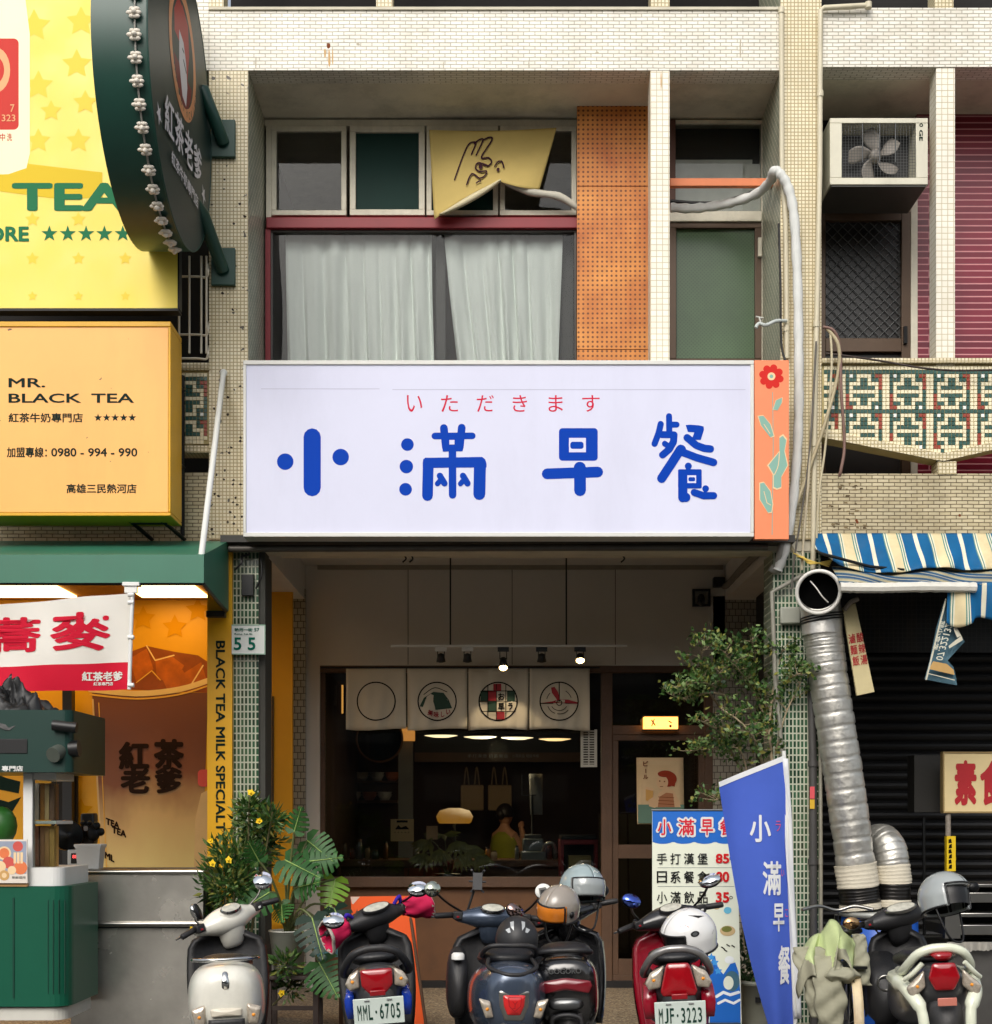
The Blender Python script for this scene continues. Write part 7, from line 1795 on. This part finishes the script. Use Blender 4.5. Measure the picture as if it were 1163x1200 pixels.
# ------------------------------------------------------------------ flags, boards and the bicycle
fl = thing('feather_flag', 'tall slanted blue flag with white vertical characters on a white pole', 'flag', P(926, 1200, -1.2))
YFg = -1.2
def fmap(u, v):   # v 0 top
    tl, tr, bl, br = (843, 922), (919, 891), (905, 1215), (931, 1215)
    a = V((tl[0] + (tr[0] - tl[0]) * u, tl[1] + (tr[1] - tl[1]) * u, 0)); b = V((bl[0] + (br[0] - bl[0]) * u, bl[1] + (br[1] - bl[1]) * u, 0))
    p = a + (b - a) * v
    p.x -= 6 * math.sin(PI * v) * (1 - u)
    w = P(p.x, p.y, YFg); w.y += .04 * math.sin(5 * u + 3 * v) * (1 - u * .6) + .03 * math.sin(2 * u - 6 * v) * (1 - u)
    return w
m_fl = cloth('flag_blue_cloth', (74, 102, 200), .7, .15, var=.06)
m_flw = cloth('flag_white_cloth', (226, 228, 230), .75, .1, var=.05)
mb = MB(); mb.grid(lambda u, v: fmap(u, 1 - v), 20, 40); mb.build('cloth', m_fl, fl)
mb = MB(); mb.grid(lambda u, v: fmap(u, .008 - .02 * v) + V((0, -.004, .01)), 20, 1); mb.build('top_hem', m_flw, fl)
mb = MB(); mb.grid(lambda u, v: P((917 + 7 * u) + (932 - 917) * (1 - v) + 0, 889 + (1194 - 889) * (1 - v), YFg - .02 + .012 * math.sin(9 * v + u * 3)), 4, 24); mb.build('pole_sleeve', m_flw, fl, solid=.012)
mb = MB(); mb.tube([P(919, 880, YFg), P(933, 1210, YFg)], .014, 8); mb.lathe([(.001, .04), (.14, .035), (.16, 0)], 20, Matrix.Translation((P(933, 1200, YFg).x, YFg, SZ))); mb.build('pole', m_white, fl)
def fb_(cx_, cy_, w, h):
    def f(u, v):
        x, y = cx_ - w / 2 + w * u, cy_ + h / 2 - h * v
        # invert the flag map roughly: find v from y, u from x
        vv = (y - 906) / 309.0
        xl = 843 + 62 * vv - 6 * math.sin(PI * vv); xr = 919 + 12 * vv
        uu = (x - xl) / (xr - xl); yt = 922 - 31 * uu; vv = (y - yt) / (1215 - yt)
        xl = 843 + 62 * vv - 6 * math.sin(PI * vv); uu = (x - xl) / (919 + 12 * vv - xl)
        return fmap(uu, vv) + V((0, -.007, 0))
    return f
lettering(fl, [('小', fb_(891, 971, 24, 32)), ('滿', fb_(904, 1029, 22, 40)), ('早', fb_(912, 1075, 14, 33)), ('餐', fb_(919, 1131, 15, 46))], m_flw, bold=.022)
lettering(fl, [('ラ', fb_(911.5, 968, 6, 12)), ('い', fb_(917, 1023, 3.5, 8)), ('こ', fb_(922, 1070, 3.5, 9))], mk('flag_pink', (206, 90, 130), .7, var=0), bold=.0)
# roll-up menu banner
mn = thing('menu_banner', 'upright cream menu banner with a blue header and black and red prices', 'banner', P(815, 1200, -.35))
YR = -.35
m_mnc = mk('banner_cream', (230, 234, 214), .5, var=.03)
m_mnb = mk('banner_blue', (26, 104, 196), .45, var=.06, vs=3)
mb = MB(); mb.add([P(765, 1215, YR), P(870, 1215, YR), P(863, 950, YR), P(764.5, 950, YR)], [(0, 1, 2, 3)]); mb.build('sheet', m_mnc, mn, solid=.003)
ik = Ink(front(YR))
pts = [(764.7, 950.3), (862.8, 950.3), (863.5, 989)]
for k in range(4):
    x0_ = 863.5 - k * 24.5
    pts += [(x0_ - 2, 988.5), (x0_ - 12, 989.5), (x0_ - 22, 988.5), (x0_ - 24.5, 985.5)]
ik.poly(pts[:3], 0)
ik.poly([(764.7, 950.3), (862.8, 950.3), (863.3, 987), (765, 987)], 0)
for k in range(4): ik.disc(777 + 24.5 * k, 985.5, 12, 0, ry=3.6)
for y in (1017, 1039): ik.seg([(771, y), (861, y)], .7, 3, caps=False)
# blue wave shapes low on the banner, a bowl and a cup
ik.poly([(832, 1215), (832, 1130), (838, 1120), (842, 1135), (848, 1142), (856, 1130), (862, 1128), (866, 1140), (868, 1165), (868.5, 1215)], 0)
ik.disc(858, 1150, 9, 4, ry=12); ik.disc(854, 1152, 6, 1, ry=8)
for a in ((834, 1122), (838, 1128), (842, 1138)): ik.star(a[0], a[1], 5, 5, .5)
ik.seg([(840, 1168), (848, 1163), (856, 1166), (866, 1163)], 3.5, 6); ik.seg([(842, 1176), (850, 1172), (860, 1176), (867, 1172)], 3, 6)
ik.disc(853, 1067, 4.5, 7, ry=4); ik.disc(840, 1063, 4, 8, ry=3); ik.disc(853, 1091, 9, 8, ry=6); ik.disc(852, 1089, 6, 9, ry=3.5); ik.disc(855, 1125, 5.5, 6, ry=4.5)
for x, y in ((846, 1110), (849, 1113), (858, 1108), (852, 1107)): ik.seg([(x, y), (x + 3, y + 2)], 1.4, 2)
for y in (1006, 1052): ik.ring(857, y, 1.6, .7, 2)
ik.build('printed_picture', [m_mnb, m_mnc, m_nk[0], mk('rule_grey', (150, 156, 150), .6, var=0), mk('wave_teal', (66, 106, 124), .5, var=.1), mk('wave_light_blue', (70, 150, 220), .5, var=0), mk('wave_white', (236, 240, 240), .5, var=0), mk('cup_blue', (110, 186, 214), .5, var=0), mk('plate_tan', (206, 178, 130), .5, var=.15), mk('plate_green', (120, 124, 52), .5, var=.2)], mn)
hdr = [('小', 770, 788), ('滿', 794, 815), ('早', 821, 837), ('餐', 843, 862)]
lettering(mn, [(c_, tb(a - 1.5, 957.5, b + 1.5, 981.5, YR - .0055)) for c_, a, b in hdr], m_white, bold=.075)
lettering(mn, [(c_, tb(a + 1, 960, b - 1, 979, YR - .0075)) for c_, a, b in hdr], mk('header_red', (206, 44, 60), .5, var=0), bold=.02)
m_txt = mk('menu_black', (30, 30, 28), .5, var=0)
rows = [('手打漢堡', 1000, 1013), ('日系餐盒', 1021, 1035), ('小滿飲品', 1045, 1059)]
lettering(mn, [(ch, tb(770 + 15.9 * k, y0, 782 + 15.9 * k, y1, YR - .0055)) for tx, y0, y1 in rows for k, ch in enumerate(tx)], m_txt, bold=.012)
lettering(mn, [(tx, tb(839, y0 + .5, 855, y1 - 1, YR - .0055)) for tx, y0, y1 in (('85', 1000, 1013), ('80', 1021, 1035), ('35', 1045, 1059))], mk('price_red', (206, 36, 40), .5, var=0), bold=.035)
mb = MB(); mb.tube([P(763.5, 949.5, YR), P(863.5, 949.5, YR)], .008, 8); mb.tube([P(815, 950, YR + .03), P(818, 1200, YR + .05)], .012, 6); mb.box(X(765, YR), X(868, YR), YR - .02, YR + .12, 0, .06); mb.build('stand', m_alloy, mn)
# orange board behind the scooter
ob = thing('easel_board', 'bright orange poster board leaning on an easel behind the blue scooter', 'board', P(455, 1200, -.6))
YO = -.6
mb = MB(); mb.prism([P(411, 1051, YO), P(484, 1050, YO), P(497, 1200, YO + .1), P(419, 1202, YO + .1)], (0, .012, 0)); mb.build('board', mk('vivid_orange_card', (242, 96, 40), .55, var=.05), ob)
ik = Ink(lambda px, py, d: P(px, py, YO + (py - 1050) / 150 * .1) + V((0, -.003 - d, 0)))
ik.poly([(411, 1051), (422, 1051), (414, 1060), (412.5, 1059)], 0); ik.poly([(437, 1066), (452, 1065.5), (452, 1070), (437, 1071)], 1); ik.build('paper_marks', [mk('peeled_white', (224, 196, 180), .7, var=0), mk('lime_tag', (160, 206, 60), .6, var=0)], ob)
mb = MB(); mb.tube([P(420, 1052, YO + .03), P(408, 1200, YO - .05)], .013, 6); mb.tube([P(478, 1052, YO + .03), P(500, 1205, YO + .0)], .013, 6); mb.tube([P(450, 1052, YO + .05), P(455, 1180, YO + .5)], .013, 6); mb.build('easel', m_wood, ob)
# bicycle under a raincoat
bi = thing('bicycle', 'old bicycle with a rusty mudguard parked under a raincoat before the green pillar', 'bicycle', (X(997, -1.9), -1.9, SZ))
bc = V((X(999, -2.0), -2.0, SZ + .33))
Mw = Matrix.Rotation(R(-7), 4, 'Z')
def bwheel(c_):
    M = Matrix.Translation(c_) @ Mw @ Matrix.Rotation(R(90), 4, 'Y')
    mb = MB(); mb.tube([M @ V((.325 * math.cos(2 * PI * k / 40), .325 * math.sin(2 * PI * k / 40), 0)) for k in range(41)], .02, 8, cap=False); w_ = mb.build('wheel', m_tyre, bi)
    mb = MB()
    for k in range(24): mb.tube([M @ V((.02 * math.cos(k), .02 * math.sin(k), .02 * (-1) ** k)), M @ V((.31 * math.cos(2 * PI * k / 24), .31 * math.sin(2 * PI * k / 24), 0))], .0015, 4)
    mb.tube([M @ V((.308 * math.cos(2 * PI * k / 40), .308 * math.sin(2 * PI * k / 40), 0)) for k in range(41)], .012, 6, cap=False)
    mb.build('spokes', m_steel, w_)
    return M
Mr_ = bwheel(bc)
dirv = (Mw @ V((0, 1.02, 0)))
Mf_ = bwheel(bc + dirv)
mb = MB(); mb.grid(lambda u, v: Mr_ @ V((.355 * math.cos(R(-20 + 190 * u) + PI / 2 + .3), .355 * math.sin(R(-20 + 190 * u) + PI / 2 + .3), (v - .5) * .06)), 24, 3); mb.build('mudguard', mk('rusty_cream', (214, 196, 160), .5, var=.3, stain=.6, stainc=(150, 96, 50), ss=6), bi, solid=.004)
loc_ = lambda y, z_: bc + (Mw @ V((0, y, z_)))
mb = MB()
for a, b in (((0, 0), (.35, .48)), ((0, 0), (.42, -.04)), ((.42, -.04), (.33, .52)), ((.42, -.04), (.88, .5)), ((.34, .42), (.9, .44)), ((1.02, 0), (.88, .62))): mb.tube([loc_(*a), loc_(*b)], .015, 8)
mb.build('frame', m_blackm, bi)
mb = MB(); mb.tube(spline([loc_(.8, .66) + V((-.24, 0, 0)), loc_(.86, .68) + V((-.12, 0, 0)), loc_(.88, .65), loc_(.86, .68) + V((.12, 0, 0)), loc_(.8, .66) + V((.24, 0, 0))], 5), .012, 8); mb.build('handlebar', m_steel, bi)
mb = MB(); mb.ell(loc_(.3, .56), (.10, .14, .035), 14); mb.build('saddle', m_seat, bi)
mb = MB(); mb.box(-.07, .07, -.18, .2, .36, .375, M=Matrix.Translation(bc) @ Mw); mb.tube([loc_(0, 0) + V((.06, 0, 0)), loc_(-.05, .36) + V((.06, 0, 0))], .007, 6); mb.tube([loc_(0, 0) + V((-.06, 0, 0)), loc_(-.05, .36) + V((-.06, 0, 0))], .007, 6); mb.build('rack', m_blackm, bi)
rc = thing('raincoat', 'lime and olive grey raincoat draped over the bicycle by the blue flag', 'raincoat', P(985, 1160, -1.9))
def coat(u, v):
    # a cloth draped over the rack and saddle: u across, v from the crest down
    x = 938 + 68 * u
    crest = 1082 + 22 * abs(u - .55) ** 1.1 * 1.6 + (18 * max(0, .28 - u) / .28) - 6 * math.sin(u * 13)
    low = 1150 + 26 * math.sin(3 + 11 * u) + (18 if u < .45 else 0)
    y = crest + (low - crest) * v
    p = P(x + 3 * math.sin(6 * v + 9 * u), y, -1.75 - .42 * math.sin(PI * .5 * min(1, v * 1.6)) )
    p.y += (.05 * math.sin(u * 19 + v * 2) + .025 * math.sin(u * 37 + 4 * v)) * (.3 + v)
    return p
m_coat = [cloth('lime_olive_coat', (206, 220, 160), .7, .15, var=.15), cloth('grey_olive_coat', (168, 166, 144), .75, .1, var=.2)]
mb = MB(); mb.grid(lambda u, v: coat(u, 1 - v), 70, 24)
mb.m = [0 if (i // 70) > 10 + 3 * math.sin((i % 70) * .35) else 1 for i in range(70 * 24)]
mb.build('cloth', m_coat, rc, solid=.004)
def sleeve(pts, r0, m):
    mb = MB(); pp = spline(pts, 6); mb.tube(pp, [r0 * (1 + .14 * math.sin(i * 1.3)) for i in range(len(pp))], 14); return mb.build('sleeve', m, rc)
def flatsleeve(pts, w0, m, seed):
    pp = spline(pts, 8); n_ = len(pp) - 1
    def f(u, v):
        i = min(int(round(v * n_)), n_); a = 2 * PI * u
        q = V((w0 * math.cos(a) * (1 + .25 * math.sin(v * 4 + seed)), w0 * .45 * math.sin(a), 0))
        return pp[i] + q * (1 + .5 * noise.noise((math.cos(a) * 1.5, math.sin(a) * 1.5 + seed, v * 6))) + V((0, .012 * math.sin(v * 26 + 3 * math.cos(a)), 0))
    mb = MB(); mb.grid(f, 24, n_); return mb.build('sleeve', m, rc, solid=.004)
flatsleeve([P(947, 1110, -2.0), P(953, 1135, -2.1), P(957, 1165, -2.15), P(962, 1192, -2.15)], .075, m_coat[1], 1)
flatsleeve([P(1006, 1095, -2.0), P(1010, 1120, -2.08), P(1011, 1155, -2.12)], .045, m_coat[1], 4)
flatsleeve([P(966, 1120, -2.1), P(972, 1150, -2.2), P(975, 1185, -2.22), P(978, 1215, -2.2)], .075, m_coat[1], 7)
def hood(u, v):
    a = 2 * PI * u
    return P(986, 1143, -2.2) + V((.105 * math.cos(a) * math.sin(PI * v), .07 * math.sin(a) * math.sin(PI * v), -.045 * math.cos(PI * v))) * (1 + .3 * noise.noise((math.cos(a) * 2, math.sin(a) * 2, v * 5))) + V((0, 0, .008 * math.sin(9 * v + 4 * a)))
mb = MB(); mb.grid(hood, 28, 14); mb.build('folded_hood', m_coat[1], rc)

# ------------------------------------------------------------------ plants
m_lf = [leafmat('leaf_mid', (52, 88, 36), (78, 112, 52)), leafmat('leaf_dark', (28, 54, 24), (44, 78, 36)), leafmat('leaf_light', (104, 134, 76), (134, 156, 98)), leafmat('leaf_yellowing', (120, 132, 60), (146, 140, 70))]
def leaf(mb, p, d, n, L, w, m, curl=.2):
    d = d.normalized(); s_ = d.cross(n)
    s_ = s_.normalized() if s_.length > 1e-4 else V((1, 0, 0)); n = s_.cross(d)
    mid = p + d * L * .5 + n * (curl * L * .3); tip = p + d * L - n * (curl * L * .25)
    a = p + d * L * .42 + s_ * w; b = p + d * L * .42 - s_ * w
    mb.add([p, a, tip, b, mid], [(0, 1, 4), (1, 2, 4), (2, 3, 4), (3, 0, 4)], m, True)
def rv(r_=rng): return V((r_.gauss(0, 1), r_.gauss(0, 1), r_.gauss(0, 1))).normalized()
# shrub tree behind the flag
tr = thing('potted_tree', 'small leafy tree with thin pale branches in a grey pot before the right pillar', 'tree', P(886, 1195, .1))
mb = MB(); c = P(886, 1195, .0); c.z = 0
mb.lathe([(.001, 0), (.115, 0), (.125, .02), (.14, .30), (.155, .30), (.155, .335), (.13, .335), (.12, .27), (.001, .27)], 28, Matrix.Translation(c)); pot = mb.build('pot', mk('grey_plastic_pot', (150, 152, 138), .55, var=.1), tr)
mb = MB(); mb.box(c.x - .03, c.x + .01, c.y - .155, c.y - .146, .18, .22); mb.build('pot_mark', m_black, pot)
bark = mk('pale_bark', (156, 140, 112), .8, var=.3, vs=20, bump=.3)
mb = MB(); fo = MB()
r8 = random.Random(21)
stems = [[(886, 1152), (890, 1080), (893, 1000), (897, 930), (890, 880), (872, 850), (845, 830)], [(888, 1152), (896, 1060), (902, 960), (905, 900), (902, 850), (908, 800), (918, 760)], [(886, 1150), (880, 1080), (884, 1000), (880, 930), (862, 890), (845, 860), (822, 845)],
         [(897, 930), (905, 870), (895, 820), (870, 790), (850, 765)], [(872, 850), (850, 815), (825, 800), (795, 805)], [(880, 930), (868, 880), (840, 878), (810, 880)], [(902, 850), (880, 800), (885, 770), (880, 750)], [(845, 830), (825, 800), (822, 770), (828, 752)], [(905, 900), (920, 840), (938, 800), (942, 770)], [(884, 980), (868, 950), (850, 935), (838, 938)], [(895, 820), (918, 800), (935, 790)], [(850, 815), (830, 812), (805, 820), (782, 812)], [(908, 800), (930, 780), (948, 785)], [(880, 800), (860, 780), (842, 790)]]
for i, st_ in enumerate(stems):
    dpt = lambda k: .25 - .5 * k / len(st_) + .2 * math.sin(i * 2.1 + k)
    pts = [P(x, y, dpt(k)) for k, (x, y) in enumerate(st_)]
    if i < 3: pts[0] = c + V(((i - 1) * .02, 0, .26))
    pp = spline(pts, 6)
    r0 = .02 if i < 3 else .009
    mb.tube(pp, [r0 * (1 - .75 * k / len(pp)) for k in range(len(pp))], 7)
    for k in range(int(len(pp) * (.6 if i < 3 else .38)), len(pp)):
        q = pp[k]
        for _ in range(2 if r8.random() < .7 else 1):
            tw = rv(r8); tw.z = abs(tw.z) * .6 + .1; tl = r8.uniform(.04, .17)
            e = q + tw * tl
            mb.tube([q, q + tw * tl * .5 + rv(r8) * .01, e], [.003, .0025, .0015], 4, cap=False)
            for _ in range(r8.randint(11, 19)):
                p_ = e + rv(r8) * r8.uniform(0, .085)
                leaf(fo, p_, rv(r8) + V((0, -.3, .2)), rv(r8), r8.uniform(.024, .056), r8.uniform(.008, .017), r8.choice((0, 0, 2, 2, 1, 3)))
mb.build('trunk', bark, tr); fo.build('crown', m_lf, tr)
# dry roots and filler growth over the pot
mb = MB(); fo = MB()
for k in range(16):
    a = rv(r8); s0 = P(882 + r8.uniform(-9, 6), 1085 + r8.uniform(-8, 5), -.1); mb.tube(spline([s0, s0 + V((a.x * .06, -.03, .03)), s0 + V((a.x * .10, -.06, -.06)), s0 + V((a.x * .09 + .01, -.05, -.2 - r8.random() * .15))], 4), .005, 5)
for k in range(240):
    p_ = P(880 + r8.uniform(-12, 14), 1125 + r8.uniform(-34, 26), r8.uniform(-.15, .15)); leaf(fo, p_, rv(r8), rv(r8), .06, .016, r8.choice((0, 1, 1)))
mb.build('dry_roots', bark, tr); fo.build('undergrowth', m_lf, tr)
# flowering shrub at the left
sh_ = thing('flowering_shrub', 'bushy shrub with small yellow flowers beside the left green pillar', 'shrub', P(275, 1200, -.6))
mb = MB(); fo = MB()
r9 = random.Random(5)
ctrs = [(300, 965, 24), (285, 1000, 30), (265, 1005, 22), (262, 1035, 26), (245, 1062, 26), (310, 985, 20), (235, 1095, 18), (275, 1030, 30), (292, 945, 12), (318, 960, 12), (250, 1090, 24), (225, 1112, 10), (340, 1155, 16), (335, 1130, 14), (258, 1120, 20)]
base_ = P(272, 1200, -.6); base_.z = 0
for x, y, r_ in ctrs:
    cen = P(x, y, -.7 + r9.uniform(-.2, .2))
    mb.tube(spline([base_ + V((r9.uniform(-.1, .1), 0, 0)), base_ * .5 + cen * .5 + V((r9.uniform(-.05, .05), 0, 0)), cen, cen + V((r9.uniform(-.05, .05), 0, r_ / 170))], 5), [.012 - .0006 * k for k in range(16)], 6)
    for _ in range(int(r_ * 10)):
        d_ = rv(r9); p_ = cen + V((d_.x * 1.1, d_.y, d_.z * .95)) * (r_ / 150) * r9.random() ** .6
        dd = d_ + V((r9.gauss(0, .4), -.3, r9.uniform(.0, .9)))
        leaf(fo, p_, dd, rv(r9), r9.uniform(.035, .10), r9.uniform(.007, .016), r9.choice((0, 1, 0, 0, 2, 3)))
mb.build('stem', mk('green_stem', (84, 80, 46), .7), sh_); fo.build('foliage', m_lf, sh_)
m_yfl = mk('yellow_petal', (240, 200, 20), .6, var=.05)
for x, y in ((294, 929), (304, 962), (247, 985), (330, 1164), (226, 1089), (249, 1012), (268, 1008)):
    c = P(x, y, -1.0); mb = MB()
    for k in range(5): leaf(mb, c, V((math.cos(2 * PI * k / 5 + x), -.35 - .4 * math.sin(x), math.sin(2 * PI * k / 5 + x))), V((0, -1, 0)), .026 + .005 * (k % 2), .014, 0, .1)
    mb.ell(c + V((0, -.012, 0)), (.008, .008, .008), 8); mb.build('flower', m_yfl, sh_)
# monstera
m_mon = [leafmat('monstera_green', (40, 84, 38), (60, 108, 50), .5), leafmat('monstera_dark', (26, 50, 38), (38, 62, 48), .5), leafmat('monstera_lime', (110, 158, 44), (134, 172, 60), .35)]
m_rib = mk('leaf_rib', (150, 176, 100), .5, var=0)
def monstera(mb, c, d, n, L, m, slits=6, w=.48):
    d = V(d).normalized(); s_ = d.cross(V(n)).normalized(); n = s_.cross(d)
    prof = [(0, .0), (-.10, .18), (-.08, .38), (.10, .50), (.30, .52), (.50, .46), (.70, .34), (.87, .17), (1.0, 0)]
    def wid(t):
        for (a, wa), (b, wb) in zip(prof[2:-1], prof[3:]):
            if a <= t <= b: return wa + (wb - wa) * (t - a) / (b - a)
        return .4
    for sd in (-1, 1):
        mb.add([c, c + s_ * sd * L * w * .9 * .36 - d * L * .10 + n * .02, c + s_ * sd * L * w * .72 - d * L * .07, c + s_ * sd * L * w * .88 + d * L * .05 - n * L * .06, c + d * L * .08], [(0, 1, 2, 3, 4)], m, True)
        for k in range(slits):
            t0, t1 = .06 + .90 * k / slits, .06 + .90 * (k + .80) / slits
            o = [c + d * L * t0, c + d * L * (t0 + .92 / slits)]
            wa, wb = wid(min(t0 + .10, .99)), wid(min(t1 + .10, .99))
            e0 = c + d * L * (t0 + .11) + s_ * sd * L * w * 2 * wa * 1.0 - n * L * .2 * wa
            e1 = c + d * L * (t0 + .11 + .50 / slits) + s_ * sd * L * w * 2 * (wa * .4 + wb * .6) * .99 - n * L * .2 * wb
            m0 = (o[0] + e0) / 2 + n * L * .05; m1 = (o[1] + e1) / 2 + n * L * .05 - d * L * .012
            mb.add([o[0], m0, e0, e1, m1, o[1]], [(0, 1, 4, 5), (1, 2, 3, 4)], m, True)
mo = thing('monstera_plant', 'monstera with big split leaves in a white pot on a dark stool', 'plant', P(338, 1200, -.55))
YPm = -.6
mb = MB(); c = P(338, 1141, YPm)
mb.lathe([(.001, .003), (.10, .003), (.135, .30), (.142, .30), (.142, .31), (.12, .31), (.115, .28), (.001, .28)], 26, Matrix.Translation(c)); mb.build('pot', mk('white_glazed_pot', (206, 206, 196), .35, var=.06), mo)
lv = [((316, 1046), (-.55, -.25, -.35), 0, .28), ((334, 1008), (.75, -.3, -.35), 0, .32), ((360, 985), (.7, -.2, -.55), 0, .28), ((393, 1030), (-.15, -.3, -.8), 2, .24), ((366, 1076), (.25, -.4, -.75), 1, .34), ((374, 1128), (.45, -.4, -.7), 0, .32), ((392, 1065), (.35, -.2, -.8), 1, .26), ((284, 1028), (.25, -.55, -.5), 0, .3), ((304, 1010), (-.2, -.4, .5), 0, .2), ((350, 1040), (.4, -.3, .1), 0, .22), ((330, 1060), (.1, -.5, -.4), 0, .2), ((375, 1080), (.8, -.3, -.5), 1, .3), ((345, 975), (.2, -.2, .6), 0, .2), ((360, 1010), (.9, .1, .1), 0, .26)]
stm = MB(); rib = MB(); lm = MB()
top = c + V((0, 0, .28))
for i, ((x, y), d_, m, L) in enumerate(lv):
    p_ = P(x, y, YPm - .25 + .07 * (i % 4))
    stm.tube(spline([top + V((.02 * (i % 3 - 1), 0, 0)), (top + p_) / 2 + V((0, -.05, .12)), p_], 6), .009, 6)
    monstera(lm, p_, d_, (.25 * math.sin(i * 2.3), -1, .35 + .3 * math.sin(i * 1.7)), L, m, 5 + i % 3, .44 + .05 * (i % 2))
    dd = V(d_).normalized(); nn = V((0, -1, .35)).normalized()
    rib.tube([p_ + nn * .004, p_ + dd * L * .97 + nn * .004], [.005, .0015], 5)
stm.build('stems', mk('monstera_stem', (96, 104, 62), .5), mo); lm.build('leaves', m_mon, mo); rib.build('ribs', m_rib, mo)
so = thing('wooden_stool', 'dark wooden stool carrying the white monstera pot', 'stool', P(345, 1200, YPm))
mb = MB(); cz_ = Z(1141, YPm); cxm = P(345, 0, YPm).x
mb.box(cxm - .20, cxm + .22, YPm - .17, YPm + .17, cz_ - .03, cz_ - .002); mb.build('seat', mk('dark_stool_wood', (50, 38, 32), .6, var=.2), so, bevel=.006)
for sx in (-.16, .17):
    for sy in (-.13, .13): mb = MB(); mb.box(cxm + sx - .018, cxm + sx + .018, YPm + sy - .018, YPm + sy + .018, 0 if sy + YPm > -.3 else SZ, cz_ - .03); mb.build('leg', MATS['dark_stool_wood'], so)
mb = MB(); mb.box(cxm - .142, cxm + .152, YPm - .14, YPm - .12, .2, .23); mb.build('stretcher', MATS['dark_stool_wood'], so)
tb2 = thing('teal_crate', 'pale teal plastic crate half hidden behind the monstera leaves', 'crate', P(390, 1125, -.2))
mb = MB(); mb.pb(368, 405, 1103, 1122, -.2, .2); mb.build('box', mk('teal_plastic', (120, 182, 190), .5, var=.1), tb2, bevel=.006)
mb = MB(); mb.pb(366, 407, 1103, 1107, -.21, .21); mb.build('rim', MATS['teal_plastic'], tb2)
for x in (372, 400): mb = MB(); mb.box(X(x, 0) - .015, X(x, 0) + .015, -.02, .02, 0, Z(1122, -.2)); mb.build('leg', m_wood, tb2)
# broad-leaf plant inside the window
ip = thing('window_plant', 'broad fingered leaf plant standing inside the shop window', 'plant', P(525, 1020, 2.9))
lm = MB(); stm = MB(); b0 = P(525, 1030, 2.9)
mb = MB(); mb.lathe([(.001, 0), (.1, 0), (.13, .2), (.12, .2), (.001, .18)], 20, Matrix.Translation(b0 + V((0, 0, -.15)))); mb.build('pot', m_blackm, ip)
for x, y, d_ in ((500, 1000, (-.6, -.3, -.4)), (520, 978, (-.3, -.3, .2)), (535, 985, (.3, -.4, -.5)), (548, 990, (.8, -.2, -.5)), (560, 1000, (.7, -.3, -.7)), (515, 995, (.1, -.5, -.6)), (540, 1000, (.4, -.4, -.8)), (505, 985, (-.8, -.2, -.1))):
    p_ = P(x, y, 2.8); stm.tube(spline([b0, (b0 + p_) / 2 + V((0, 0, .1)), p_], 4), .006, 5)
    for k in range(7):
        a = (k - 3) * .38; d2 = V(d_) + V((math.sin(a) * .9, 0, math.cos(a) * -.3)); leaf(lm, p_, d2, V((0, -1, .3)), .2, .028, 0)
stm.build('stems', MATS['monstera_stem'], ip); lm.build('leaves', [leafmat('olive_leaf', (92, 96, 36), (120, 116, 44))], ip)
